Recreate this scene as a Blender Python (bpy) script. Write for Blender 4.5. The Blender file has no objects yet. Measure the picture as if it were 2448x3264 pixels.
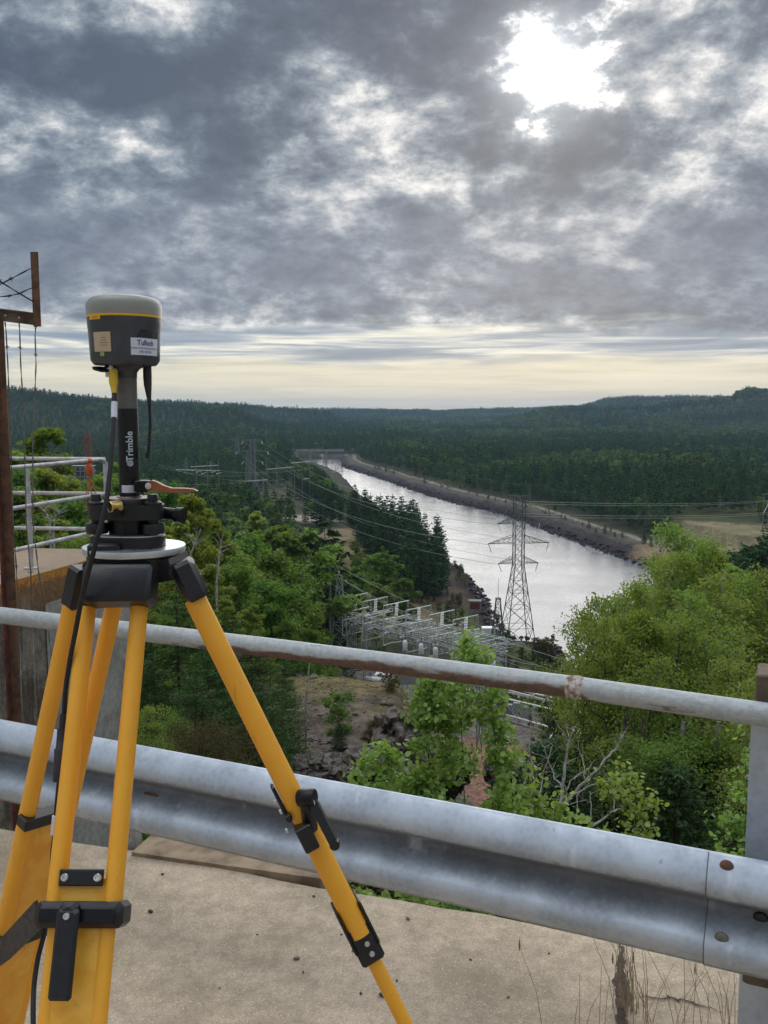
import bpy, math, random
import numpy as np
from mathutils import Vector, Matrix, Quaternion

random.seed(7); RNG = np.random.default_rng(7)
R = math.radians
scene = bpy.context.scene
col = scene.collection

# ------------------------------------------------------------ camera
EYE = 1.72
FPX = 2925.0                       # focal length in photograph pixels
PITCH = math.atan(327 / FPX)
cam_d = bpy.data.cameras.new('camera'); cam = bpy.data.objects.new('camera', cam_d); col.objects.link(cam)
cam.location = (0, 0, EYE); cam.rotation_euler = (math.pi / 2 - PITCH, 0, 0)
cam_d.sensor_fit = 'VERTICAL'; cam_d.sensor_height = 36; cam_d.lens = 36 * FPX / 3264
cam_d.clip_start = 0.05; cam_d.clip_end = 60000
scene.camera = cam

# ------------------------------------------------------------ light and exposure
SUN_EL, SUN_AZ = R(19.3), R(9.8)           # azimuth measured from +Y towards +X
SUN_DIR = Vector((math.sin(SUN_AZ) * math.cos(SUN_EL), math.cos(SUN_AZ) * math.cos(SUN_EL), math.sin(SUN_EL)))
sun_d = bpy.data.lights.new('sun', 'SUN'); sun = bpy.data.objects.new('sun', sun_d); col.objects.link(sun)
sun_d.energy = 1.1; sun_d.angle = R(52); sun_d.color = (1, .95, .88)
sun.rotation_euler = SUN_DIR.to_track_quat('Z', 'Y').to_euler()
scene.view_settings.view_transform = 'Standard'; scene.view_settings.look = 'None'
scene.view_settings.exposure = 0.08; scene.view_settings.gamma = 1.0
scene.view_settings.use_curve_mapping = False
scene.render.engine = 'CYCLES'
cy = scene.cycles
cy.use_denoising = True; cy.max_bounces = 6; cy.diffuse_bounces = 3; cy.glossy_bounces = 3
cy.transparent_max_bounces = 8; cy.volume_bounces = 1; cy.transmission_bounces = 3
cy.sample_clamp_indirect = 6; cy.caustics_reflective = False; cy.caustics_refractive = False


class NT:
    """small helper round a node tree"""
    def __init__(s, tree): s.t = tree; s.n = tree.nodes; s.l = tree.links
    def new(s, kind, **kw):
        n = s.n.new(kind)
        for k, v in kw.items():
            if k in n.inputs.keys() if isinstance(k, str) else False: n.inputs[k].default_value = v
            else: setattr(n, k, v)
        return n
    def link(s, a, b): s.l.new(a, b)
    def setin(s, n, i, v):
        if isinstance(v, bpy.types.NodeSocket): s.l.new(v, n.inputs[i])
        elif v is not None: n.inputs[i].default_value = v
    def math(s, op, a, b=None, c=None, clamp=False):
        n = s.n.new('ShaderNodeMath'); n.operation = op; n.use_clamp = clamp
        s.setin(n, 0, a); s.setin(n, 1, b); s.setin(n, 2, c)
        return n.outputs[0]
    def vmath(s, op, a, b=None):
        n = s.n.new('ShaderNodeVectorMath'); n.operation = op
        s.setin(n, 0, a); s.setin(n, 1, b)
        return n.outputs['Value'] if op in ('DOT_PRODUCT', 'LENGTH') else n.outputs[0]
    def mapr(s, v, a, b, c=0., d=1., smooth=True):
        n = s.n.new('ShaderNodeMapRange'); n.interpolation_type = 'SMOOTHSTEP' if smooth else 'LINEAR'
        s.setin(n, 0, v); s.setin(n, 1, a); s.setin(n, 2, b); s.setin(n, 3, c); s.setin(n, 4, d)
        return n.outputs[0]
    def mix(s, f, a, b, mode='MIX'):
        n = s.n.new('ShaderNodeMix'); n.data_type = 'RGBA'; n.blend_type = mode
        s.setin(n, 0, f)
        for i, v in ((6, a), (7, b)):
            if isinstance(v, bpy.types.NodeSocket): s.l.new(v, n.inputs[i])
            else: n.inputs[i].default_value = (*v[:3], 1)
        return n.outputs[2]
    def noise(s, vec, scale, detail=4, rough=.55, dist=0., dim='3D', w=None):
        n = s.n.new('ShaderNodeTexNoise'); n.noise_dimensions = dim
        if vec is not None: s.l.new(vec, n.inputs['Vector'])
        n.inputs['Scale'].default_value = scale; n.inputs['Detail'].default_value = detail
        n.inputs['Roughness'].default_value = rough; n.inputs['Distortion'].default_value = dist
        return n.outputs['Fac']
    def ramp(s, f, stops):
        n = s.n.new('ShaderNodeValToRGB'); s.l.new(f, n.inputs[0])
        e = n.color_ramp.elements
        while len(e) < len(stops): e.new(0.5)
        for k, (p, c) in enumerate(stops): e[k].position = p; e[k].color = (*c, 1)
        return n.outputs[0]
    def comb(s, x, y, z):
        n = s.n.new('ShaderNodeCombineXYZ'); s.setin(n, 0, x); s.setin(n, 1, y); s.setin(n, 2, z)
        return n.outputs[0]


SKY_OFF = (-33.1, 57.4, 0.0); SKY_TOP = 4.4
# ------------------------------------------------------------ sky: NISHITA daylight seen through a broken cloud deck
world = bpy.data.worlds.new('World'); scene.world = world; world.use_nodes = True
world.node_tree.nodes.clear()
w = NT(world.node_tree)
tc = w.new('ShaderNodeTexCoord'); sep = w.new('ShaderNodeSeparateXYZ')
w.link(tc.outputs['Generated'], sep.inputs[0])
X, Y, Z = sep.outputs
zp = w.math('MAXIMUM', Z, 0.0)
zz = w.math('ADD', zp, 0.42)
u = w.math('DIVIDE', X, zz); v = w.math('DIVIDE', Y, zz)
P = w.comb(u, v, 0.0)
w1 = w.new('ShaderNodeTexNoise'); w.link(P, w1.inputs['Vector']); w1.inputs['Scale'].default_value = 3.4; w1.inputs['Detail'].default_value = 5
off = w.vmath('SCALE', w.vmath('SUBTRACT', w1.outputs['Color'], (.5, .5, .5)), None); off.node.inputs[3].default_value = 0.06
P2 = w.vmath('ADD', w.vmath('ADD', P, off), SKY_OFF)
big = w.noise(P2, 2.5, 3, .5)
mid = w.noise(P2, 5.6, 9, .58)
fin = w.noise(P2, 15.0, 8, .66)
dens = w.math('ADD', w.math('ADD', w.math('MULTIPLY', big, .38), w.math('MULTIPLY', mid, .40)), w.math('MULTIPLY', fin, .22))
dens = w.math('MULTIPLY_ADD', w.math('SUBTRACT', dens, .5), 2.25, .520)
# the deck is thick and even in a belt above the horizon, thin streaks below it, a clear strip at the horizon
el = w.math('ARCSINE', Z)
eln = w.math('ADD', el, w.math('MULTIPLY', w.math('SUBTRACT', w.noise(w.comb(w.math('MULTIPLY', w.math('ARCTAN2', X, Y), 2.2), w.math('MULTIPLY', el, 14.), 4.), 1.6, 4, .6), .5), R(4.0)))
belt = w.math('MULTIPLY', w.mapr(eln, R(4.6), R(6.5)), w.mapr(eln, R(9.5), R(15.0), 1., 0.))
dens = w.math('ADD', dens, w.math('MULTIPLY', belt, .075))
vs = w.comb(w.math('MULTIPLY', w.math('ARCTAN2', X, Y), 5.0), w.math('MULTIPLY', el, 95.), 0.0)
st = w.noise(vs, 1.0, 6, .6, .5)
low = w.mapr(eln, R(4.3), R(5.6), 1., 0.)
sunv = w.vmath('DOT_PRODUCT', w.vmath('NORMALIZE', tc.outputs['Generated']), tuple(SUN_DIR))
ang = w.math('ARCCOSINE', w.math('MINIMUM', sunv, .99999))
near_sun = w.mapr(w.math('ADD', ang, w.math('ADD', w.math('MULTIPLY', w.math('SUBTRACT', mid, .5), R(10)), w.math('MULTIPLY', w.math('SUBTRACT', fin, .5), R(9)))), R(1.3), R(3.4), 1., 0.)
dens = w.math('SUBTRACT', dens, w.math('MULTIPLY', near_sun, .15))
dens = w.math('SUBTRACT', dens, w.mapr(ang, R(4), R(32), .025, 0.))
cloud = w.ramp(dens, [(0.34, (1.0, .99, .96)), (0.39, (.80, .80, .79)), (0.435, (.55, .565, .59)), (0.475, (.36, .40, .445)), (0.52, (.235, .28, .335)), (0.565, (.155, .192, .245)), (0.62, (.108, .138, .188)), (0.72, (.078, .102, .146))])
belt_c = w.mix(w.mapr(fin, .35, .7), (.30, .34, .42), (.17, .20, .275))
cloud = w.mix(w.math('MULTIPLY', belt, .55), cloud, belt_c)
streak = w.ramp(st, [(0.36, (.23, .29, .38)), (0.46, (.34, .40, .48)), (0.535, (.58, .61, .62)), (0.60, (.88, .86, .74)), (0.7, (1.0, .97, .84))])
clear = w.ramp(st, [(0.33, (.66, .62, .50)), (0.5, (.80, .74, .57)), (0.7, (.90, .84, .66))])
lowcol = w.mix(w.mapr(eln, R(2.2), R(3.4), 0., 1.), clear, streak)
clouds = w.mix(low, cloud, lowcol)
glow = w.mapr(ang, R(0.), R(10.), .95, 0.)
clouds = w.mix(w.math('POWER', glow, 5.0), clouds, (.75, .78, .80), 'ADD')
clouds = w.mix(1.0, clouds, w.comb(*(w.mapr(Z, .55, 1.0, 1., SKY_TOP),) * 3), 'MULTIPLY')  # overhead sky brightened beyond the view, an added boost lighting the foreground
nishita = w.new('ShaderNodeTexSky'); nishita.sky_type = 'NISHITA'; nishita.sun_disc = False
nishita.sun_elevation = SUN_EL; nishita.sun_rotation = SUN_AZ
bg1 = w.new('ShaderNodeBackground'); bg1.inputs[1].default_value = .08; w.link(nishita.outputs[0], bg1.inputs[0])
bg2 = w.new('ShaderNodeBackground'); bg2.inputs[1].default_value = 1.0; w.link(clouds, bg2.inputs[0])
mx = w.new('ShaderNodeMixShader'); mx.inputs[0].default_value = .94
w.link(bg1.outputs[0], mx.inputs[1]); w.link(bg2.outputs[0], mx.inputs[2])
out = w.new('ShaderNodeOutputWorld'); w.link(mx.outputs[0], out.inputs[0])
world.cycles.sampling_method = 'MANUAL'; world.cycles.sample_map_resolution = 1024

# ------------------------------------------------------------ geometry helpers
CP, SP = math.cos(PITCH), math.sin(PITCH)
def ray(px, py):
    cx = (px - 1224) / FPX; cv = (1632 - py) / FPX
    return Vector((cx, CP + cv * SP, -SP + cv * CP))
def at_y(px, py, yy): d = ray(px, py); return Vector((0, 0, EYE)) + d * (yy / d.y)
def at_z(px, py, z): d = ray(px, py); return Vector((0, 0, EYE)) + d * ((z - EYE) / d.z)
def at_d(px, py, dd): return Vector((0, 0, EYE)) + ray(px, py) * dd

def finish(me, mats, smooth=35):
    for m in (mats if isinstance(mats, (list, tuple)) else [mats]): me.materials.append(m)
    if smooth:
        me.shade_smooth()
        if smooth < 180: me.set_sharp_from_angle(angle=R(smooth))
    return me

def link(name, data, parent=None, loc=None):
    o = bpy.data.objects.new(name, data); col.objects.link(o)
    if parent is not None: o.parent = parent
    if loc is not None: o.location = loc
    return o

def empty(name, loc=(0, 0, 0), rz=0.):
    o = bpy.data.objects.new(name, None); col.objects.link(o); o.location = loc; o.rotation_euler = (0, 0, rz)
    o.empty_display_size = .2
    return o

def tag(o, label=None, cat=None, group=None, kind=None):
    if label: o['label'] = label
    if cat: o['category'] = cat
    if group: o['group'] = group
    if kind: o['kind'] = kind
    return o

def mesh_np(name, V, F, mats, smooth=0, matidx=None):
    """V (n,3) float, F (m,k) int: all faces with k corners"""
    me = bpy.data.meshes.new(name); V = np.asarray(V, np.float32); F = np.asarray(F, np.int32)
    m, k = F.shape
    me.vertices.add(len(V)); me.vertices.foreach_set('co', V.ravel())
    me.loops.add(m * k); me.loops.foreach_set('vertex_index', F.ravel())
    me.polygons.add(m); me.polygons.foreach_set('loop_start', np.arange(0, m * k, k, dtype=np.int32))
    try: me.polygons.foreach_set('loop_total', np.full(m, k, np.int32))
    except Exception: pass
    if matidx is not None: me.polygons.foreach_set('material_index', np.asarray(matidx, np.int32))
    me.update(calc_edges=True)
    return finish(me, mats, smooth)

class MB:
    """collects shapes, then links them as one mesh object"""
    def __init__(s): s.v = []; s.f = []; s.mi = []; s.m = 0
    def add(s, V, F):
        b = len(s.v); s.v += [tuple(p) for p in V]; s.f += [tuple(i + b for i in f) for f in F]; s.mi += [s.m] * len(F); return s
    def box(s, c, size, rot=None, bev=0.0):
        """box centred at c; rot a 3x3 Matrix or None; bev chamfers all vertical-ish edges"""
        hx, hy, hz = (q / 2 for q in size); M = rot or Matrix.Identity(3); c = Vector(c)
        if bev > 0:
            b = min(bev, hx * .9, hy * .9, hz * .9)
            V = []
            for z, ins in ((-hz, b), (-hz + b, 0), (hz - b, 0), (hz, b)):
                for sx, sy, cx, cyy in ((1, 1, 0, 1), (1, 1, 1, 0), (-1, 1, 1, 0), (-1, 1, 0, 1), (-1, -1, 0, 1), (-1, -1, 1, 0), (1, -1, 1, 0), (1, -1, 0, 1)):
                    V.append((sx * (hx - ins - (b * .0 if cx == 0 else b * .8)), sy * (hy - ins - (b * .8 if cx == 0 else 0)), z))
            # order corners counter clockwise: (x+,y+b),(x+b...)...
            V2 = []
            for k in range(4):
                z, ins = ((-hz, b), (-hz + b, 0), (hz - b, 0), (hz, b))[k]
                X0, Y0, bb = hx - ins, hy - ins, b * .8
                V2 += [(X0, Y0 - bb, z), (X0 - bb, Y0, z), (-X0 + bb, Y0, z), (-X0, Y0 - bb, z), (-X0, -Y0 + bb, z), (-X0 + bb, -Y0, z), (X0 - bb, -Y0, z), (X0, -Y0 + bb, z)]
            F = [tuple(range(7, -1, -1)), tuple(range(24, 32))]
            for k in range(3):
                for i in range(8):
                    j = (i + 1) % 8; F.append((k * 8 + i, k * 8 + j, k * 8 + 8 + j, k * 8 + 8 + i))
            return s.add([c + M @ Vector(p) for p in V2], F)
        V = [c + M @ Vector((x * hx, y * hy, z * hz)) for z in (-1, 1) for x, y in ((-1, -1), (1, -1), (1, 1), (-1, 1))]
        return s.add(V, [(3, 2, 1, 0), (4, 5, 6, 7), (0, 1, 5, 4), (1, 2, 6, 5), (2, 3, 7, 6), (3, 0, 4, 7)])
    def tube(s, pts, r, n=8, caps=True):
        pts = [Vector(p) for p in pts]
        k = len(pts); rr = r if isinstance(r, (list, tuple)) else [r] * k
        V = []; F = []
        t0 = (pts[1] - pts[0]).normalized()
        up = Vector((0, 0, 1)) if abs(t0.z) < .9 else Vector((1, 0, 0))
        a = t0.cross(up).normalized()
        for i, p in enumerate(pts):
            t = (pts[min(i + 1, k - 1)] - pts[max(i - 1, 0)]).normalized()
            a = (a - t * a.dot(t)).normalized(); b = t.cross(a)
            for j in range(n):
                q = 2 * math.pi * j / n
                V.append(p + (a * math.cos(q) + b * math.sin(q)) * rr[i])
        for i in range(k - 1):
            for j in range(n):
                j2 = (j + 1) % n; F.append((i * n + j, i * n + j2, (i + 1) * n + j2, (i + 1) * n + j))
        if caps and n > 2: F += [tuple(range(n - 1, -1, -1)), tuple((k - 1) * n + j for j in range(n))]
        return s.add(V, F)
    def bar(s, a, b, w_, h_=None, up=None):
        """rectangular bar from a to b"""
        a = Vector(a); b = Vector(b); t = b - a; L = t.length
        if L < 1e-6: return s
        t.normalize(); up = Vector(up) if up else (Vector((0, 0, 1)) if abs(t.z) < .95 else Vector((0, 1, 0)))
        x = t.cross(up).normalized(); y = x.cross(t)
        M = Matrix((x, t, y)).transposed()
        return s.box((a + b) / 2, (w_, L, h_ or w_), M)
    def lathe(s, prof, n=24, c=(0, 0, 0), rot=None, sx=1., sy=1.):
        """prof list of (r,z) bottom to top"""
        c = Vector(c); M = rot or Matrix.Identity(3); V = []; F = []; k = len(prof)
        for r_, z in prof:
            for j in range(n):
                q = 2 * math.pi * j / n
                V.append(c + M @ Vector((math.cos(q) * r_ * sx, math.sin(q) * r_ * sy, z)))
        for i in range(k - 1):
            for j in range(n):
                j2 = (j + 1) % n; F.append((i * n + j, i * n + j2, (i + 1) * n + j2, (i + 1) * n + j))
        F += [tuple(range(n - 1, -1, -1)), tuple((k - 1) * n + j for j in range(n))]
        return s.add(V, F)
    def prism(s, poly, z0, z1, M=None, c=(0, 0, 0)):
        """poly 2D list, extruded along local z"""
        c = Vector(c); M = M or Matrix.Identity(3); n = len(poly)
        V = [c + M @ Vector((x, y, z)) for z in (z0, z1) for x, y in poly]
        F = [tuple(range(n - 1, -1, -1)), tuple(range(n, 2 * n))] + [(i, (i + 1) % n, n + (i + 1) % n, n + i) for i in range(n)]
        return s.add(V, F)
    def mesh(s, name, mats, smooth=35):
        me = bpy.data.meshes.new(name); me.from_pydata(s.v, [], s.f)
        if max(s.mi, default=0): me.polygons.foreach_set('material_index', s.mi)
        me.update(); return finish(me, mats, smooth)
    def build(s, name, mats, parent=None, smooth=35, origin=None):
        if origin is not None:
            o = Vector(origin); s.v = [tuple(Vector(p) - o) for p in s.v]
        ob = link(name, s.mesh(name, mats, smooth), parent)
        if origin is not None: ob.location = origin
        return ob

def basis(xa, za):
    """3x3 with local z along za and local x near xa"""
    z = Vector(za).normalized(); x = Vector(xa); x = (x - z * x.dot(z)).normalized(); y = z.cross(x)
    return Matrix((x, y, z)).transposed()

# ------------------------------------------------------------ materials
def material(name):
    m = bpy.data.materials.new(name); m.use_nodes = True
    nt = NT(m.node_tree); b = m.node_tree.nodes['Principled BSDF']
    return m, nt, b

def bump(nt, b, h, strength=.3, dist=.01):
    n = nt.new('ShaderNodeBump'); n.inputs['Strength'].default_value = strength; n.inputs['Distance'].default_value = dist
    nt.link(h, n.inputs['Height']); nt.link(n.outputs[0], b.inputs['Normal']); return n

def plain(name, c, rough=.5, metal=0., var=.12, scale=30., bmp=0., spec=None, c2=None):
    """a plain material with a little procedural variation"""
    m, nt, b = material(name)
    co = nt.new('ShaderNodeTexCoord').outputs['Object']
    n1 = nt.noise(co, scale, 5, .6)
    base = nt.mix(nt.mapr(n1, .35, .68), c, c2 or tuple(q * (1 - var * 2) for q in c))
    nt.link(base, b.inputs['Base Color'])
    nt.link(nt.mapr(n1, .3, .7, max(rough - .08, .02), min(rough + .1, 1)), b.inputs['Roughness'])
    b.inputs['Metallic'].default_value = metal
    if spec is not None: b.inputs['Specular IOR Level'].default_value = spec
    if bmp: bump(nt, b, nt.noise(co, scale * 4, 3, .6), .4, bmp)
    return m

def leafmat(name, c1, c2, trans=.35, rough=.55, objvar=.25):
    """foliage: each leaf its own tone, each tree its own tone, some light passing through"""
    m, nt, b = material(name)
    geo = nt.new('ShaderNodeNewGeometry'); oi = nt.new('ShaderNodeObjectInfo')
    c = nt.mix(geo.outputs['Random Per Island'], c1, c2)
    k = nt.mapr(oi.outputs['Random'], 0, 1, 1 - objvar, 1 + objvar, False)
    c = nt.mix(1.0, c, nt.comb(k, k, k), 'MULTIPLY')
    hsv = nt.new('ShaderNodeHueSaturation'); nt.link(c, hsv.inputs['Color'])
    r2 = nt.math('FRACT', nt.math('MULTIPLY', oi.outputs['Random'], 17.3))
    nt.link(nt.mapr(r2, 0, 1, .475, .52, False), hsv.inputs['Hue'])
    c = hsv.outputs[0]
    nt.link(c, b.inputs['Base Color']); b.inputs['Roughness'].default_value = rough
    b.inputs['Specular IOR Level'].default_value = .12
    tr = nt.new('ShaderNodeBsdfTranslucent')
    nt.link(nt.mix(1.0, c, (1.25, 1.3, .6), 'MULTIPLY'), tr.inputs[0])
    ms = nt.new('ShaderNodeMixShader'); ms.inputs[0].default_value = trans
    nt.link(b.outputs[0], ms.inputs[1]); nt.link(tr.outputs[0], ms.inputs[2])
    nt.link(ms.outputs[0], nt.n['Material Output'].inputs[0])
    return m

# ============================================================ terrain
WZ = -64.0
def zp_(px, py, z=WZ): p = at_z(px, py, z); return (p.x, p.y)
right_bank = [zp_(*q) for q in ((1085, 1478), (1100, 1490), (1135, 1502), (1200, 1521), (1300, 1556), (1426, 1597), (1621, 1643), (1802, 1712), (2028, 1792), (2130, 1822), (2260, 1905), (2380, 2020), (2470, 2200))]
right_bank += [(100., 150.), (115., 95.), (130., 40.)]
left_bank = [zp_(*q) for q in ((945, 1468), (985, 1483), (1035, 1500), (1090, 1525))]
left_bank += [zp_(*q, -57.5) for q in ( (1150, 1565), (1230, 1625), (1330, 1680), (1382, 1722), (1412, 1752), (1452, 1782), (1480, 1800), (1512, 1830), (1530, 1868), (1548, 1895), (1566, 1925), (1580, 1965), (1592, 2000), (1640, 2024), (1700, 2027), (1760, 2032), (1800, 2042), (1818, 2056))]
left_bank += [zp_(*q) for q in ((1822, 2150), (1800, 2210), (1778, 2270), (1772, 2330), (1790, 2450))]
left_bank += [(38., 120.), (52., 80.), (60., 40.)]
upstream = [(-20., 1300.), (-60., 1420.), (-40., 1420.), (-150., 1900.)]
far_r = [(right_bank[0][0] - 4, 1212.), (right_bank[0][0] - 14, 1222.)]
far_l = [(left_bank[0][0] - 10, 1218.), (left_bank[0][0] - 2, 1226.)]
poly = np.array(far_l[::-1] + left_bank + right_bank[::-1] + far_r, float)
LB = np.array(far_l[::-1] + left_bank, float); RB = np.array(far_r[::-1] + right_bank, float)

def seg_dist(px, py, L):
    d = np.full(px.shape, 1e9)
    for (ax, ay), (bx, by) in zip(L[:-1], L[1:]):
        vx, vy = bx - ax, by - ay
        t = np.clip(((px - ax) * vx + (py - ay) * vy) / (vx * vx + vy * vy + 1e-9), 0, 1)
        d = np.minimum(d, np.hypot(px - ax - t * vx, py - ay - t * vy))
    return d
def in_poly(px, py, P):
    ins = np.zeros(px.shape, bool); n = len(P)
    for i in range(n):
        (ax, ay), (bx, by) = P[i], P[(i + 1) % n]
        c = ((ay > py) != (by > py)) & (px < (bx - ax) * (py - ay) / (by - ay + 1e-12) + ax)
        ins ^= c
    return ins
# value noise
_g = np.random.default_rng(3).random((256, 256))
def vnoise(x, y, s, seed=0):
    x = np.asarray(x, float) / s + seed * 17.31; y = np.asarray(y, float) / s + seed * 9.77
    xi = np.floor(x).astype(int); yi = np.floor(y).astype(int); fx = x - xi; fy = y - yi
    fx = fx * fx * (3 - 2 * fx); fy = fy * fy * (3 - 2 * fy)
    g = lambda a, b: _g[a & 255, b & 255]
    return (g(xi, yi) * (1 - fx) * (1 - fy) + g(xi + 1, yi) * fx * (1 - fy) + g(xi, yi + 1) * (1 - fx) * fy + g(xi + 1, yi + 1) * fx * fy) * 2 - 1
def fbm(x, y, s, o=4, seed=0):
    a = 0; k = 1.
    for i in range(o): a = a + k * vnoise(x, y, s / 2 ** i, seed + i); k *= .5
    return a
def sstep(x, a, b): t = np.clip((x - a) / (b - a), 0, 1); return t * t * (3 - 2 * t)
GLD = Vector((-.913, .408))          # direction of the dam crest in plan
def crest_dist(x, y):                # metres beyond the guardrail line, away from the camera
    return x * .408 + y * .913 - 2.35
YS = [-50, 3, 5, 8, 14, 22, 32, 46, 54, 66, 90, 118, 150, 200, 300, 500, 800, 1500, 60000]
ZC = [-0.9, -1.2, -2.2, -4.5, -8.0, -10.8, -11.8, -12.6, -18, -27, -40, -46.6, -47.2, -51, -52, -51, -52, -54, -54]   # knoll line
ZL = [-0.9, -1.2, -2.2, -4.5, -8.0, -11.0, -14.0, -18, -20, -24, -31, -37, -42, -48, -51, -51, -52, -54, -54]   # left slope
ZR = [-0.9, -1.2, -3.2, -6.5, -10.0, -14.0, -19.5, -27, -31, -37, -45, -47, -47.3, -50, -52, -52, -54, -56, -56]  # right slope
right_off = [(0, 0)]
def ridge(x, y, px, ev, R0, wd, trees=10.):
    """a ridge at distance R0 whose skyline follows pixel columns px at ev pixels above the eye's level"""
    r = np.hypot(x, y); pxx = 1224 + FPX * x / np.maximum(y, 1.)
    pxx = np.where(y > 0, pxx, 5000.)
    e = np.interp(pxx, px, ev)
    top = EYE + e * y / FPX * (R0 / np.maximum(r, 1.)) - trees
    k = np.exp(-((np.log(np.maximum(r, 1.) / R0)) / wd) ** 2)
    return top, k
def land(x, y):
    x = np.asarray(x, float); y = np.asarray(y, float)
    c = crest_dist(x, y)
    yy = np.where(y < 60, np.maximum(c * 1.0 + 2.6, -50), y)
    yy = yy * (1 - sstep(y, 25, 60)) + y * sstep(y, 25, 60)
    zc = np.interp(yy, YS, ZC); zl = np.interp(yy, YS, ZL); zr = np.interp(yy, YS, ZR)
    wl = sstep(x, -3.2 - .10 * y, -9 - .22 * y); wr = sstep(x, -.4 + .02 * y, 2.6 + .05 * y)
    z = zc * (1 - wl) * (1 - wr) + zl * wl * (1 - wr) + zr * wr
    r = np.hypot(x, y)
    z = z + fbm(x, y, 14, 4, 1) * .5 * sstep(r, 8, 30) * (1 - .8 * sstep(y, 110, 125) * (1 - sstep(y, 180, 210)) * sstep(x, -20, -8)) + fbm(x, y, 260, 3, 5) * 2.2 * sstep(r, 300, 800)
    z = z + fbm(x, y, 900, 3, 8) * 7 * sstep(r, 1300, 2600)
    # hills
    for px, ev, R0, wd, tr in HILLS:
        top, k = ridge(x, y, px, ev, R0, wd, tr)
        z = np.maximum(z, z + (top - z) * k) if False else np.where(top > z, z + (top - z) * k, z)
    return z
HILLS = [
    ([-4000, -600, -100, 60, 200, 350, 500, 650, 760, 830, 1000, 1300], [34, 52, 68, 60, 46, 28, 18, 10, -4, -40, -70, -70], 2000., .20, 9.),
    ([-4000, -500, 300, 480, 620, 740, 850, 1000, 1200, 1500], [30, 40, 34, 24, 20, 14, 6, -6, -60, -60], 3000., .15, 9.),
    ([300, 700, 800, 900, 1000, 1150, 1230, 1290, 1420, 1450, 1520, 1700, 1800, 1950, 2100], [2, 10, 10, 6, 4, 2, 3, -1, 0, 6, 7, 6, 5, 4, -5], 7000., .16, 9.),
    ([300, 800, 1100, 1400, 1600, 1800, 2400, 3000], [-8, -3, 0, -4, 2, 5, 14, 14], 4600., .13, 8.),
    ([1700, 1850, 1892, 1925, 2000, 2100, 2200, 2290, 2340, 2600, 3500], [-60, 10, 18, 31, 34, 36, 38, 38, 30, 30, 30], 4100., .13, 7.),
    ([1500, 1750, 1900, 2050, 2200, 2310, 2335, 2365, 2420, 2450, 2600, 3000, 6000], [-60, 1, 4, 12, 22, 30, 46, 58, 58, 52, 48, 40, 30], 2700., .15, 9.),
]
def height(x, y, full=False):
    x = np.asarray(x, float); y = np.asarray(y, float)
    z = land(x, y)
    ins = in_poly(x, y, poly)
    dl = seg_dist(x, y, LB); dr = seg_dist(x, y, RB)
    d = np.minimum(dl, dr); right = dr < dl
    wob = fbm(x, y, 9, 3, 11)
    # left bank: a short steep rock face; right bank: dark rock, then a gravel berm with a road
    tall = z - WZ
    crest_ = WZ + 6.3 + wob * .5; zl = np.interp(d + wob * .5, [0, 1.5, 3.0], [0, .6, 1.]) * (crest_ - WZ + .6) + WZ - .6
    zl = zl + (np.maximum(z, crest_) - crest_) * sstep(d, 3, 48); zl = np.where(d < 3, zl, np.minimum(zl, np.maximum(z, crest_)))
    zr = np.interp(d + wob * .5, [0, 1.0, 3.5, 5, 9, 20, 40], [WZ - .6, WZ + .4, WZ + 3.0, WZ + 3.2, WZ + 4.6, WZ + 5.6, WZ + 7])
    zr = np.where(d < 40, zr, np.maximum(z, WZ + 7))
    zr = zr * (1 - sstep(d, 38, 150)) + z * sstep(d, 38, 150)
    out = np.where(right, np.minimum(zr, z + 3) if False else zr, np.where(d < 48, zl, z))
    out = np.where(ins, WZ - 1.0 - np.minimum(d, 8) * .4, out)
    if full: return out, ins, d, right, dl, dr
    return out
def gz(x, y): return float(height(np.array([x]), np.array([y]))[0])

def in_deck(x, y): return crest_dist(x, y) < 1.05
# polar grid round the camera, fine where the picture looks
rs = np.concatenate([[0.5], np.geomspace(1.5, 30, 70), np.geomspace(30.3, 700, 260)[1:], np.geomspace(703, 6000, 150)[1:], np.geomspace(6200, 12500, 20)])
az = np.concatenate([np.radians(np.linspace(-180, -36, 60, endpoint=False)), np.radians(np.linspace(-36, 36, 430, endpoint=False)), np.radians(np.linspace(36, 180, 60, endpoint=False))])
RR, AA = np.meshgrid(rs, az, indexing='ij')
GX = RR * np.sin(AA); GY = RR * np.cos(AA)
GZ, INS, DB, RIGHT, DLB, DRB = height(GX, GY, True)
GZ = np.where(crest_dist(GX, GY) < 2.4, np.minimum(GZ, -1.6), GZ)      # stays under the deck of the dam
nr, na = RR.shape
idx = np.arange(nr * na).reshape(nr, na)
F = np.stack([idx[:-1], np.roll(idx, -1, 1)[:-1], np.roll(idx, -1, 1)[1:], idx[1:]], -1).reshape(-1, 4)[:, ::-1]
F = np.concatenate([F])
gc = np.zeros((nr, na, 3))
def put(mask, c):
    m = np.clip(mask, 0, 1)[..., None]; gc[:] = gc * (1 - m) + np.array(c) * m
gc[:] = (.040, .048, .022)
n1 = fbm(GX, GY, 35, 4, 21); n2 = fbm(GX, GY, 8, 3, 31)
put(sstep(n1, .1, .5) * .6, (.075, .085, .030))
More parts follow.
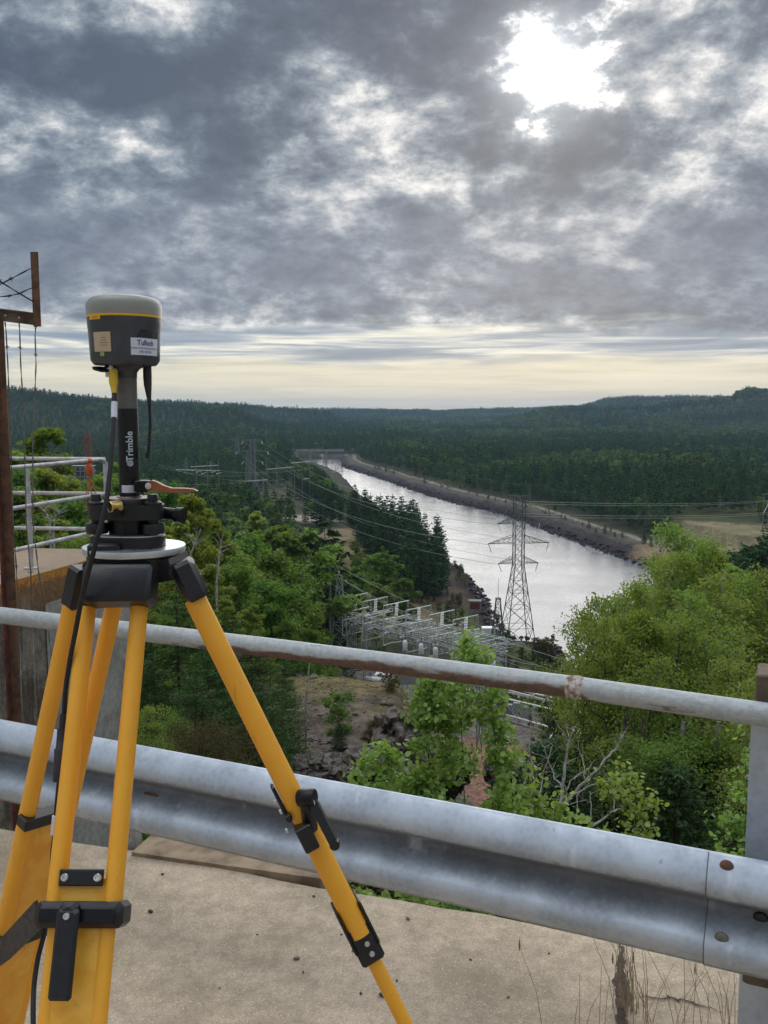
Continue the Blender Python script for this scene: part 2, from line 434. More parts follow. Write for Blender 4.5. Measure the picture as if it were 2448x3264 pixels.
# open dry grass on the plain, gravel tracks
def blob(px, py, w, z=-51.5, wx=1., noise_=.5):
    p = at_z(px, py, z); dd = np.hypot((GX - p.x) / wx, (GY - p.y) / (w * p.y / 40.)) if False else np.hypot((GX - p.x) / (w * wx), (GY - p.y) / w)
    return sstep(-dd + n2 * noise_ * .5, -1.1, -.6)
OPEN = []
def clearing(px, py, w, c, wx=1., z=-51.5):
    p = at_z(px, py, z); OPEN.append((p.x, p.y, w * wx, w)); put(blob(px, py, w, z, wx), c)
clearing(880, 1575, 50, (.13, .105, .06), .42)
clearing(850, 1572, 18, (.26, .085, .05), .7)
clearing(905, 1612, 40, (.15, .13, .065), .40)
clearing(780, 1572, 36, (.18, .145, .09), .5)
clearing(940, 1640, 26, (.20, .17, .12), .6)
clearing(1000, 1655, 16, (.34, .29, .22), 1.)
clearing(1075, 1700, 26, (.26, .20, .13), .42)
clearing(1088, 1755, 24, (.24, .20, .13), .42)
# right bank: gravel shoulder, road, bare hill
onr = RIGHT & (~INS)
put(onr * sstep(DRB, 30, 23), (.055, .055, .032))
put(onr * sstep(DRB, 17, 14), (.085, .08, .066))
put(onr * sstep(np.abs(DRB - 17.5 + n1 * 1.2), 2.0, 1.0), (.25, .215, .165))
put(onr * sstep(DRB + n2, 8.2, 6.6), (.034, .029, .031))
put(onr * sstep(np.abs(DRB - 4.6), 1.2, .6) * .5, (.075, .062, .06))
clearing(2290, 1722, 36, (.27, .21, .13), .95, -56)
clearing(2180, 1745, 30, (.24, .17, .10), .7, -56)
clearing(2330, 1800, 60, (.14, .12, .065), .45, -56)
clearing(2400, 1722, 26, (.21, .18, .10), 1.5, -56)
# left bank: rock, then dry grass slope behind it
onl = (~RIGHT) & (~INS)
put(onl * sstep(DLB, 70, 30) * sstep(GY, 420, 360) * sstep(GY, 205, 225), (.16, .125, .055))
put(onl * sstep(DLB, 60, 30) * sstep(GY, 420, 360) * sstep(GY, 205, 225) * sstep(n2 + n1, .2, .8), (.20, .155, .10))
put(onl * sstep(DLB + n2 * 4, 24, 12) * sstep(GY, 520, 400), (.085, .062, .045))
put(onl * sstep(DLB + n2 * 2, 10, 5), (.036, .026, .026))
put(INS * 1.0, (.03, .03, .03))
pu = (~RIGHT) & (~INS) & (GY > 430) & (GY < 1250) & (DLB < 130); put(pu * .85, (.040, .050, .024))
clearing(1000, 1655, 16, (.34, .29, .22), 1.)
put(onl * sstep(GY, 275, 255) * sstep(GY, 186, 196) * sstep(GX, 12, 18) * .9, (.075, .095, .034))
put(onl * sstep(DLB, 7, 4), (.036, .026, .026))
# switchyard pad and the knoll
pad = sstep(GX, -24, -18) * sstep(GX, 42, 36) * sstep(GY, 116, 120) * sstep(GY, 190, 184)
put(pad * .85, (.17, .15, .13))
pk = at_z(1660, 2340, -47)
put(sstep(np.hypot((GX - pk.x) / 10, (GY - pk.y) / 22), 1.15, .95), (.29, .16, .115))
kn = sstep(np.hypot((GX + 2.2) / 6.5, (GY - 38) / 13) + n2 * .25, 1.15, .8)
put(kn, (.115, .09, .068)); put(kn * sstep(n2, .15, .5), (.135, .115, .05)); put(kn * sstep(n1 + n2, .2, .9) * .8, (.09, .052, .045))
put(sstep(np.hypot((GX + 1) / 14, (GY - 56) / 12) + n2 * .2, 1.2, .8), (.15, .12, .05))
far = sstep(RR, 900, 2500)
put(far * .7, (.028, .042, .024))
V = np.stack([GX, GY, GZ], -1).reshape(-1, 3)
m_ground, nt, b = material('ground_cover')
at = nt.new('ShaderNodeAttribute'); at.attribute_name = 'ground_colour'
co = nt.new('ShaderNodeTexCoord').outputs['Object']
na_ = nt.noise(co, 1.3, 6, .65); nb = nt.noise(co, .11, 6, .6); nc = nt.noise(co, 9., 4, .6)
k = nt.math('MULTIPLY', nt.math('MULTIPLY', nt.mapr(na_, .3, .7, .55, 1.5), nt.mapr(nb, .3, .7, .75, 1.25)), nt.mapr(nc, .3, .7, .75, 1.3))
nt.link(nt.mix(1.0, at.outputs['Color'], nt.comb(k, k, k), 'MULTIPLY'), b.inputs['Base Color'])
b.inputs['Roughness'].default_value = .95; b.inputs['Specular IOR Level'].default_value = .15
bump(nt, b, nt.math('ADD', na_, nt.math('MULTIPLY', nc, .3)), .8, .35)
me = mesh_np('terrain', V, F, m_ground, 180)
ca = me.color_attributes.new('ground_colour', 'FLOAT_COLOR', 'POINT')
ca.data.foreach_set('color', np.concatenate([gc.reshape(-1, 3), np.ones((nr * na, 1))], 1).astype(np.float32).ravel())
tag(link('ground', me), 'wooded valley floor and hills', kind='structure')

# ------------------------------------------------------------ water
m_water, nt, b = material('river_water')
b.inputs['Base Color'].default_value = (.11, .125, .15, 1); b.inputs['Roughness'].default_value = .13
b.inputs['IOR'].default_value = 1.44
co = nt.new('ShaderNodeTexCoord').outputs['Object']
mp = nt.new('ShaderNodeMapping'); mp.inputs['Scale'].default_value = (1, 1, 1); nt.link(co, mp.inputs['Vector'])
r1 = nt.noise(mp.outputs[0], .9, 5, .6, .3); r2 = nt.noise(mp.outputs[0], .05, 3, .5)
amp = nt.mapr(r2, .35, .65, .65, 1.0)
bn = nt.new('ShaderNodeBump'); bn.inputs['Strength'].default_value = .5; bn.inputs['Distance'].default_value = .22
nt.link(nt.math('MULTIPLY', r1, amp), bn.inputs['Height']); nt.link(bn.outputs[0], b.inputs['Normal'])
nt.link(nt.mapr(r2, .35, .65, .13, .18), b.inputs['Roughness'])
wm = MB()
P_ = [(p[0], p[1]) for p in poly]
wx0, wx1, wy0, wy1 = -260, 260, 30, 1620
wm.add([(wx0, wy0, WZ), (wx1, wy0, WZ), (wx1, wy1, WZ), (wx0, wy1, WZ)], [(0, 1, 2, 3)])
o = wm.build('river', m_water, smooth=0); tag(o, 'wide grey river reflecting the clouds', kind='structure')

# ------------------------------------------------------------ haze
HAZE = 7.0e-5
m_h = bpy.data.materials.new('air_haze'); m_h.use_nodes = True; m_h.node_tree.nodes.clear(); nt = NT(m_h.node_tree)
pv = nt.new('ShaderNodeVolumePrincipled'); pv.inputs['Color'].default_value = (.50, .72, 1.0, 1); pv.inputs['Density'].default_value = HAZE
pv.inputs['Anisotropy'].default_value = .2
oo = nt.new('ShaderNodeOutputMaterial'); nt.link(pv.outputs[0], oo.inputs['Volume'])
hb = MB(); hb.box((0, 0, 30), (26400, 26400, 210)); o = hb.build('haze', m_h, smooth=0); tag(o, kind='stuff')
m_h.cycles.homogeneous_volume = True if hasattr(m_h.cycles, 'homogeneous_volume') else None

# ============================================================ vegetation
LM = {
    'pine':   leafmat('pine_needles', (.034, .085, .026), (.080, .160, .044), .22, .75),
    'dark':   leafmat('spruce_needles', (.022, .054, .021), (.048, .094, .032), .14, .8),
    'green':  leafmat('broad_leaves', (.095, .180, .036), (.175, .285, .062), .42, .5),
    'lime':   leafmat('aspen_leaves', (.195, .280, .065), (.330, .430, .125), .5, .45, .12),
    'yellow': leafmat('birch_leaves_turning', (.150, .225, .040), (.29, .33, .060), .45, .5, .12),
    'olive':  leafmat('maple_leaves', (.175, .240, .052), (.310, .360, .095), .45, .5, .12),
    'brown':  leafmat('scrub_leaves', (.075, .070, .025), (.14, .105, .038), .3, .6),
}
def barkmat(name, c, c2):
    m, nt, b = material(name); co = nt.new('ShaderNodeTexCoord').outputs['Object']
    n = nt.noise(co, 5, 6, .7); nt.link(nt.mix(nt.mapr(n, .38, .62), c, c2), b.inputs['Base Color'])
    b.inputs['Roughness'].default_value = .9; bump(nt, b, nt.noise(co, 22, 4, .7), .6, .02); return m
m_bark = barkmat('grey_brown_bark', (.13, .11, .09), (.05, .04, .032))
m_pale = barkmat('pale_birch_bark', (.52, .50, .45), (.22, .20, .17))
m_redbark = barkmat('pine_bark', (.12, .075, .05), (.05, .035, .028))

def quads_at(C, size, rng, up=.35, aspect=.75, dirs=None, ngon=4):
    """one leaf face per centre C (n,3); dirs optionally sets the long axis"""
    n = len(C)
    nrm = rng.normal(size=(n, 3)); nrm[:, 2] = np.abs(nrm[:, 2]) * 1.0 + up; nrm /= np.linalg.norm(nrm, axis=1)[:, None]
    t = rng.normal(size=(n, 3)) if dirs is None else dirs + rng.normal(size=(n, 3)) * .25
    t = t - nrm * (t * nrm).sum(1)[:, None]; t /= np.linalg.norm(t, axis=1)[:, None] + 1e-9
    b_ = np.cross(nrm, t)
    s = (size * rng.uniform(.65, 1.3, n))[:, None]
    if ngon == 4:   # a folded kite
        P = [(-.5, 0, 0), (.05, .5 * aspect, .06), (.55, 0, -.08), (.05, -.5 * aspect, .06)]
    else:           # a round leaf
        P = [(-.5, 0, 0), (-.22, .42, .05), (.2, .42, .04), (.56, 0, -.07), (.2, -.42, .04), (-.22, -.42, .05)]
    V = np.stack([C + (t * p[0] + b_ * p[1] + nrm * p[2]) * s for p in P], 1).reshape(-1, 3)
    F = np.arange(n * len(P)).reshape(n, len(P))
    return V, F

def trunk_mesh(H, r, rng, limbs, mat, name='trunk', wob=.02, top=.97, n=6):
    mb = MB(); pts = []; ph = rng.uniform(0, 6, 4)
    K = 9
    for i in range(K):
        t = i / (K - 1) * top
        pts.append(Vector((math.sin(t * 4 + ph[0]) * wob * H * t, math.sin(t * 3.1 + ph[1]) * wob * H * t, t * H - .02 * H * (i == 0))))
    mb.tube(pts, [r * (1 - .88 * (i / (K - 1))) for i in range(K)], n)
    for L in limbs: mb.tube(L[0], L[1], 4, False)
    return mb.mesh(name, mat, 60), pts

def tp(pts, H, z, top=.97):
    t = min(max(z / H / top, 0), .999) * (len(pts) - 1); i = int(t); f = t - i
    return pts[i] * (1 - f) + pts[i + 1] * f

def broad_tree(seed, H=12., nleaf=5000, leaf=.28, width=.30, base=.22, mat='green', bark=None, r=.13, nl=16, up=1.0, ngon=4, spread=.13, shape='oval', name='crown', stems=1):
    rng = np.random.default_rng(seed)
    ph = rng.uniform(0, 6, 4)
    limbs = []; C = []
    K = 9; tr = [Vector((math.sin(i / 8 * 4 + ph[0]) * .02 * H * i / 8, math.sin(i / 8 * 3.1 + ph[1]) * .02 * H * i / 8, i / 8 * H * .97)) for i in range(K)]
    for k in range(nl):
        t = base + (.97 - base) * ((k + rng.uniform(0, 1)) / nl) ** .9
        q = (t - base) / (1 - base)
        wr = {'oval': math.sin(math.pi * min(1, (q * .82 + .14))) ** .8, 'cone': (1 - q) ** .7 * .95 + .08, 'up': math.sin(math.pi * min(1, q * .8 + .2)) ** .6}[shape]
        L = H * width * wr * rng.uniform(.65, 1.2)
        a = k * 2.4 + rng.uniform(-.5, .5); el_ = R(rng.uniform(15, 50)) * up + R(10) * q
        p0 = tp(tr, H, t * H); d = Vector((math.cos(a) * math.cos(el_), math.sin(a) * math.cos(el_), math.sin(el_)))
        p1 = p0 + d * L * .55 + Vector((0, 0, -.02 * H)); p2 = p1 + (d + Vector((0, 0, .45))).normalized() * L * .5
        limbs.append(([p0, p1, p2], [r * .36 * (1 - .6 * q), r * .2 * (1 - .5 * q), r * .06]))
        for j in range(4):
            f = .45 + .2 * j + rng.uniform(-.1, .1)
            pm = p0.lerp(p1, min(f * 1.4, 1)) if f < .7 else p1.lerp(p2, min((f - .6) * 2.2, 1))
            sd = Vector(rng.normal(size=3)); sd.z = abs(sd.z) * .4; sd.normalize()
            e = pm + sd * L * .30
            limbs.append(([pm, pm.lerp(e, .5) + Vector((0, 0, .01 * H)), e], [r * .09, r * .06, r * .02]))
            C.append((e, H * spread * rng.uniform(.4, .95) * (.55 + .5 * wr)))
        C.append((p2, H * spread * .6))
    C.append((tr[-1], H * spread * .45))
    cc = np.array([tuple(c[0]) for c in C]); cr = np.array([c[1] for c in C]); pr = cr ** 2; pr /= pr.sum()
    which = rng.choice(len(C), nleaf, p=pr)
    g = rng.normal(size=(nleaf, 3)); g /= np.linalg.norm(g, axis=1)[:, None]; g *= (rng.uniform(0, 1, nleaf) ** .5)[:, None]
    pos = cc[which] + g * cr[which][:, None] * np.array([1, 1, .72])
    V, F = quads_at(pos, leaf, rng, .4, .8, None, ngon)
    crown = mesh_np(name, V, F, LM[mat], 0)
    tm, _ = trunk_mesh(H, r, np.random.default_rng(seed + 5), [], bark or m_bark)
    mb = MB(); mb.tube([p for p in tr], [r * (1 - .88 * i / 8) for i in range(K)], 7)
    for L in limbs: mb.tube(L[0], L[1], 4, False)
    tm = mb.mesh('trunk', bark or m_bark, 60)
    return crown, tm, H

def conifer(seed, H=14., n_whorl=22, per=6, width=.2, leaf=.3, fine=10, mat='pine', base=.12, droop=.1, irregular=.3, plates=False, r=.16):
    """whorls of boughs; each bough a flat spray of narrow faces"""
    rng = np.random.default_rng(seed); P = []; D = []; limbs = []
    for k in range(n_whorl):
        q = (k + rng.uniform(-.3, .3)) / n_whorl; q = min(max(q, 0), 1); t = base + (1 - base) * q
        L0 = H * width * (1 - q) ** (.75 if not plates else .55) * (min(1, .55 + 2.2 * q)) + .02 * H
        if plates: L0 *= rng.uniform(.65, 1.15)
        m = max(3, int(per * (1 - .4 * q)))
        for j in range(m):
            a = rng.uniform(0, 2 * math.pi) if plates else 2 * math.pi * (j + rng.uniform(-.3, .3)) / m + k * .7
            L = L0 * rng.uniform(1 - irregular, 1 + irregular * .5)
            dv = np.array([math.cos(a), math.sin(a), 0.]); sv = np.array([-math.sin(a), math.cos(a), 0.])
            nn = max(3, int(fine * (L / (H * width)) ** 1.0 + 2))
            s = rng.uniform(.12, 1.0, nn) ** .8
            wdt = .30 * L * np.sin(np.pi * np.clip(s * .85 + .1, 0, 1)) * rng.uniform(-1, 1, nn)
            zz_ = t * H - droop * L * s * 1.6 + (droop * 1.6 + .12) * L * s ** 2.2 + rng.normal(0, .012 * H * .5, nn)
            pos = dv[None] * (s * L)[:, None] + sv[None] * wdt[:, None]; pos[:, 2] = zz_
            dd = dv[None] + sv[None] * (np.sign(wdt) * .6)[:, None]; dd = dd + np.array([0, 0, .1 if not plates else .25])
            P.append(pos); D.append(dd)
            if plates and L > .3: limbs.append(([Vector((0, 0, t * H)), Vector((dv[0] * L * .6, dv[1] * L * .6, t * H - droop * L * .5)), Vector((dv[0] * L, dv[1] * L, t * H + .1 * L))], [.03 * r * 6, .02 * r * 5, .01]))
    P = np.concatenate(P); D = np.concatenate(D)
    top = np.array([[0, 0, H * f] for f in (.94, .97, 1.0)]); P = np.concatenate([P, top]); D = np.concatenate([D, np.tile([0, 0, 1.], (3, 1))])
    V, F = quads_at(P, leaf, rng, .7, .42, D)
    crown = mesh_np('crown', V, F, LM[mat], 0)
    mb = MB(); mb.tube([(0, 0, -.3), (0, 0, H * .5), (0, 0, H * .98)], [r, r * .6, .01], 6)
    for L in limbs: mb.tube(L[0], L[1], 4, False)
    return crown, mb.mesh('trunk', m_redbark, 60), H

PROTO = {}
def proto(kind, lod):
    """lod 0: within about 40 m; 1: 40 to 130 m; 2: 130 to 500 m"""
    key = (kind, lod)
    if key in PROTO: return PROTO[key]
    L = []
    for s in range({0: 2 if kind in ('lime', 'olive') else 1, 1: 3, 2: 4}[lod]):
        sd = hash_(kind) + s * 31 + lod * 7
        if kind in ('pine', 'dark'):
            f = {0: (38, 12, 75, .20), 1: (30, 9, 40, .33), 2: (19, 7, 13, .72)}[lod]
            L.append(conifer(sd, 14., f[0], f[1], {'pine': .24, 'dark': .19}[kind], f[3], f[2], kind, .10, .12, .35, kind == 'pine' and lod < 2))
        else:
            f = {0: (13500 if kind in ('lime', 'olive') else 34000, .078 if kind in ('lime', 'olive') else .08), 1: (19000, .145), 2: (3600, .37)}[lod]
            pale = kind in ('yellow', 'lime')
            L.append(broad_tree(sd, 12., f[0], f[1], {'green': .20, 'lime': .135, 'yellow': .17, 'olive': .175, 'brown': .32}[kind], {'green': .12, 'lime': .18, 'yellow': .18, 'olive': .15, 'brown': .05}[kind], kind, m_pale if pale else m_bark, .11, {0: 44, 1: 26, 2: 16}[lod], 1.15 if pale else .9, shape='up' if pale else 'oval', spread=.047 if kind in ('lime', 'yellow') else .057 if kind == 'olive' else .078 if kind != 'brown' else .13))
    PROTO[key] = L; return L
def hash_(k): return sum(ord(c) * (i + 3) for i, c in enumerate(k))

NAMES = {'pine': ('pine_tree', 'pine'), 'dark': ('spruce_tree', 'spruce'), 'green': ('broadleaf_tree', 'tree'), 'lime': ('aspen_tree', 'aspen'), 'yellow': ('birch_tree', 'birch'), 'olive': ('maple_tree', 'tree'), 'brown': ('shrub', 'shrub')}
TRC = [0]
def put_tree(kind, x, y, z, H, wf=1.0, label=None, group=None, lod=None, variant=None, parts=True, bare=False):
    d = math.hypot(x, y); lod = (0 if d < 34 else 1 if d < 135 else 2) if lod is None else lod
    L = proto(kind, lod); TRC[0] += 1; crown, trunk, H0 = L[(TRC[0] if variant is None else variant) % len(L)]
    s = H / H0; rz = (TRC[0] * 2.39996) % 6.283
    nm, cat = NAMES[kind]
    if parts:
        e = empty(nm, (x, y, z), rz)
        c = link('crown', crown, e); t = link('trunk', trunk, e)
        for q in (c, t): q.scale = (s * wf, s * wf, s)
    else:
        e = link(nm, crown); e.location = (x, y, z); e.rotation_euler = (0, 0, rz); e.scale = (s * wf, s * wf, s)
    tag(e, label, cat, group); return e
def tree_at(kind, px, py, yy, label, wf=1.0, group=None, **kw):
    """a tree whose top stands at a place seen at (px,py) and lies yy metres ahead; its height follows from the ground there"""
    p = at_y(px, py, yy); g = gz(p.x, p.y) - .2
    return put_tree(kind, p.x, p.y, g, max(p.z - g, 1.), wf, label, group, **kw)

# ---- heroes of the left slope (kind, px, top py, metres ahead, width, label)
LEFT = [
 ('yellow', 612, 1588, 78, .85, 'tall yellow-green birch behind the tripod head, its top left of the substation poles'),
 ('yellow', 700, 1650, 84, .9, 'birch with orange-yellow patches right of the tallest birch behind the tripod'),
 ('lime', 560, 1640, 66, 1.0, 'pale green birch directly behind the orange clamp lever'),
 ('green', 520, 1560, 120, 1.2, 'rounded dark green tree just above the tip of the orange lever'),
 ('green', 440, 1530, 140, 1.2, 'dark green tree right of the black pole below the antenna'),
 ('olive', 655, 1800, 60, 1.0, 'green tree right of the round tripod head with bare twigs before it'),
 ('green', 760, 1790, 70, 1.1, 'broad green tree with reddish patch above the right tripod leg'),
 ('green', 850, 1850, 66, 1.05, 'green tree left of the wooden pole with the crossarm'),
 ('olive', 800, 1930, 52, 1.0, 'mid green tree over the handrail between tripod leg and wooden pole'),
 ('green', 915, 1985, 55, .75, 'bright green bushy tree left of the switchyard frames'),
 ('green', 985, 2005, 56, .75, 'yellow-green tree whose crown meets the first white switchyard frame'),
 ('olive', 720, 1900, 48, 1.0, 'tree seen just right of the upper tripod leg'),
 ('green', 560, 1900, 50, 1.1, 'dense green tree seen between the two tripod legs'),
 ('green', 640, 1990, 42, 1.0, 'leafy tree filling the gap between tripod legs above the handrail'),
 ('green', 880, 1760, 100, 1.1, 'small green tree behind the wires left of the wooden pole'),
 ('green', 960, 1700, 150, 1.2, 'rounded pale green tree at the foot of the small gravel clearing'),
 ('green', 880, 1680, 150, 1.2, 'grey-green tree among the crowns left of the gravel clearing'),
 ('lime', 820, 1620, 190, 1.2, 'light green tree on the near edge of the red earth clearing'),
 ('dark', 1035, 1650, 175, 1.2, 'dark spruce standing left of the gravel clearing above the green crowns'),
 ('dark', 1062, 1672, 165, 1.2, 'dark spruce at the left edge of the pale gravel patch'),
 ('dark', 1005, 1668, 160, 1.1, 'dark spruce hiding part of the crown row left of the gravel patch'),
 ('green', 1190, 1765, 225, 1.2, 'pale green tree right of the sandy track below the dark pines'),
 ('green', 1240, 1770, 225, 1.2, 'broad light green tree between sandy track and dry grass bank'),
 ('green', 1120, 1815, 195, 1.1, 'green tree just right of the top of the wooden pole'),
 ('green', 1290, 1845, 205, 1.1, 'light green tree at the left edge of the dry grass bank'),
 ('olive', 1200, 1855, 190, 1.0, 'olive green tree above the switchyard insulators'),
 ('pine', 560, 1800, 34, 1.1, 'tall dark white pine seen between the tripod legs'),
 ('pine', 800, 2010, 30, 1.25, 'white pine with level boughs below the handrail right of the tripod leg'),
 ('pine', 660, 2050, 26, 1.1, 'white pine with level boughs behind the right tripod leg'),
 ('pine', 490, 2080, 27, 1.0, 'white pine close behind the concrete pier corner'),
 ('pine', 900, 2100, 33, 1.0, 'white pine spreading over the left edge of the rock knoll'),
 ('olive', 470, 2240, 17, .9, 'low leafy tree growing just beyond the guardrail between the tripod legs'),
 ('brown', 620, 2330, 16, 1.2, 'brownish shrub behind the right tripod leg above the guardrail'),
 ('green', 560, 2290, 19, 1.0, 'dull green shrub beyond the guardrail between the tripod legs'),
 ('yellow', 120, 1362, 105, 1.3, 'yellow-green tree rising above the white railing behind the barbed wire'),
 ('lime', 60, 1420, 90, 1.2, 'pale tree left of the railing post behind the rusty post'),
 ('olive', 170, 1480, 80, 1.2, 'green tree seen through the white railing'),
 ('green', 30, 1560, 60, 1.2, 'dark green tree behind the rusty post at the left edge'),
 ('lime', 190, 1640, 50, 1.1, 'light green tree behind the lower rails of the white railing'),
 ('lime', 60, 1660, 46, 1.1, 'leafy green tree low behind the white railing post'),
 ('green', 290, 1560, 85, 1.1, 'dark green tree behind the orange streamer'),
 ('green', 400, 1640, 70, 1.1, 'green tree behind the black instrument base'),
 ('green', 350, 1500, 150, 1.2, 'dark tree left of the black pole near the distant scaffold'),
 ('olive', 540, 1740, 58, 1.0, 'tree with pale dead twigs right of the round tripod head'),
 ('green', 700, 1760, 90, 1.2, 'green crown between the tall birch and the dark spruces'),
 ('green', 780, 1720, 110, 1.2, 'green crown right of the orange-patched birch'),
 ('green', 640, 1700, 100, 1.1, 'green crown between the two yellow birches'),
 ('green', 860, 1880, 80, .9, 'green crown low left of the wooden pole'),
 ('green', 930, 1860, 100, .9, 'green crown beside the base of the wooden pole'),
 ('green', 690, 2010, 44, 1.1, 'green crown behind the right tripod leg at the handrail'),
 ('olive', 860, 2040, 44, 1.1, 'green crown just above the handrail left of the switchyard'),
 ('pine', 430, 1980, 34, 1.1, 'dark white pine beside the front tripod leg'),
 ('pine', 740, 1960, 36, 1.1, 'white pine right of the upper tripod leg over the handrail'),
 ('pine', 620, 2150, 22, 1.2, 'nearest white pine in the gap between the tripod legs'),
 ('pine', 820, 2200, 26, 1.2, 'white pine spreading right of the tripod leg below the handrail'),
 ('green', 20, 1500, 75, 1.2, 'green crown at the left edge behind the railing'),
 ('green', 240, 1600, 70, 1.1, 'green crown behind the middle rails of the white railing'),
 ('olive', 110, 1560, 62, 1.1, 'olive crown behind the white railing post'),
 ('green', 320, 1700, 40, 1.1, 'bushy green tree just past the pier corner'),
 ('olive', 985, 2120, 60, .8, 'low tree under the handrail left of the transformer'),
]
for k, px, py, yy, wf, lab in LEFT: tree_at(k, px, py, yy, lab, wf)
# ---- small growth on the knoll
for k, px, py, yy, wf, lab in [
 ('dark', 1180, 2185, 52, .9, 'little dark spruce beyond the rock knoll below the handrail'),
 ('dark', 1110, 2105, 70, .9, 'small dark spruce beside the white transformer'),
 ('brown', 1110, 2160, 50, 1.3, 'brown-green shrub in front of the white transformer'),
 ('green', 990, 2190, 48, .9, 'bush at the upper left edge of the rock knoll'),
 ('dark', 1080, 2300, 34, 1.3, 'small bushy fir growing out of the rock knoll'),
 ('brown', 1190, 2300, 36, 1.2, 'low olive bush on the rock knoll above the dark boulder'),
 ('dark', 1650, 2420, 15, 1.4, 'cedar bush behind the left bare twigs beyond the guardrail'),
 ('dark', 1740, 2340, 17, 1.3, 'dark cedar top in front of the reddish gravel pad'),
 ('dark', 1778, 2215, 30, .8, 'narrow dark spruce spire just below the handrail weld'),
 ('dark', 1830, 2440, 17, 1.4, 'dark cedar behind the largest bare bush'),
 ('dark', 1930, 2420, 19, 1.4, 'dark cedar between the bare bush and the poplar trunks'),
 ('dark', 2020, 2380, 22, 1.2, 'dark fir under the poplars right of the bare bush')]:
    tree_at(k, px, py, yy, lab, wf)
# ---- right side poplars
for k, px, py, yy, wf, lab in [
 ('lime', 2195, 1650, 30, .95, 'tallest poplar, its top rising over the river bank road on the right'),
 ('lime', 2270, 1720, 33, .9, 'poplar crown right behind the tallest one'),
 ('lime', 2110, 1770, 31, 1.0, 'broad poplar crown left of the tallest one, against the water'),
 ('lime', 2320, 1800, 27, 1.05, 'light green poplar near the right edge above the brown post cap'),
 ('olive', 1868, 1885, 25, .6, 'thin poplar at the left of the grove, leaves outlined on the water'),
 ('olive', 1965, 1880, 27, .85, 'yellowish poplar crown above the handrail weld'),
 ('yellow', 2040, 1935, 24, .85, 'small yellow-topped tree in the middle of the poplar grove'),
 ('olive', 2190, 1945, 23, .9, 'tree with orange-yellow tip in front of the tallest poplar'),
 ('green', 2230, 1960, 34, .75, 'deep green tree filling the back of the poplar grove'),
 ('olive', 2475, 1790, 30, 1.0, 'yellow-green tree cut by the right edge of the picture'),
 ('dark', 2420, 1712, 110, 1.25, 'dark pine beyond the poplars below the bare hill'),
 ('dark', 2460, 1690, 120, 1.25, 'dark pine at the right edge in front of the bare hill'),
 ('olive', 2060, 2075, 21, .9, 'low tree crown right above the handrail'),
 ('lime', 2160, 1730, 36, 1.0, 'poplar crown half hidden behind the tallest one on its left'),
 ('lime', 2240, 1690, 31, .9, 'poplar top just right of the tallest one'),
 ('lime', 2390, 1900, 33, 1.1, 'poplar behind the light green one near the right edge'),
 ('lime', 2300, 2010, 24, 1.0, 'poplar low in the grove left of the right post'),
 ('olive', 2100, 1990, 25, 1.0, 'tree in the middle of the grove below the broad poplar crown'),
 ('olive', 1935, 1960, 23, .8, 'tree at the front left of the grove over the handrail weld'),
 ('lime', 2000, 1870, 30, .9, 'pale poplar behind the yellow-topped tree'),
 ('green', 2150, 2080, 30, .75, 'deep green tree low in the grove behind the handrail'),
 ('olive', 2350, 2080, 21, 1.0, 'tree in front of the grove near the right post'),
 ('green', 1990, 2120, 26, .75, 'deep green tree just over the handrail in the grove'),
 ('lime', 2420, 2100, 18, .9, 'leafy poplar beside the brown post cap'),
 ('dark', 2365, 1735, 125, 1.25, 'dark pine at the foot of the bare hill beside the right-edge pine'),
 ('dark', 2390, 1770, 100, 1.25, 'dark pine in front of the others below the bare hill'),
 ('dark', 2440, 1725, 112, 1.3, 'dark pine second from the right edge below the bare hill'),
 ('dark', 2380, 1745, 118, 1.3, 'dark pine between two others left of the right-edge pine'),
 ('dark', 2410, 1790, 96, 1.3, 'nearest dark pine below the bare hill'),
 ('dark', 2450, 1780, 98, 1.3, 'near dark pine partly cut by the right edge'),
 ('lime', 2130, 1735, 29, .9, 'upright poplar spire left of the tallest poplar'),
 ('lime', 2335, 1775, 34, .95, 'upright poplar behind, right of the tallest poplar'),
 ('lime', 2060, 1830, 28, .95, 'upright poplar with leaves against the water, middle of the grove'),
 ('lime', 1985, 1925, 25, .9, 'short pale poplar in the grove centre left'),
 ('lime', 1905, 1945, 29, .8, 'pale poplar behind the thin one at the left of the grove'),
 ('lime', 2230, 1850, 25, .9, 'pale poplar in front of the tallest one'),
 ('lime', 2390, 1830, 31, .9, 'pale poplar left of the tree cut by the right edge'),
 ('green', 2200, 2330, 20, 1.2, 'shaded tree below the handrail among the poplar trunks'),
 ('green', 2080, 2360, 18, 1.1, 'shaded tree below the handrail right of the bare bush'),
 ('dark', 2280, 2380, 20, 1.5, 'dark fir below the handrail left of the right post'),
 ('dark', 2160, 2420, 17, 1.5, 'dark fir among the poplar trunks above the barrier'),
 ('dark', 1880, 2330, 24, 1.2, 'dark cedar top below the weld in front of the bright water')]:
    tree_at(k, px, py, yy, lab, wf, lod=0 if (k == 'dark' and yy > 90) else None)

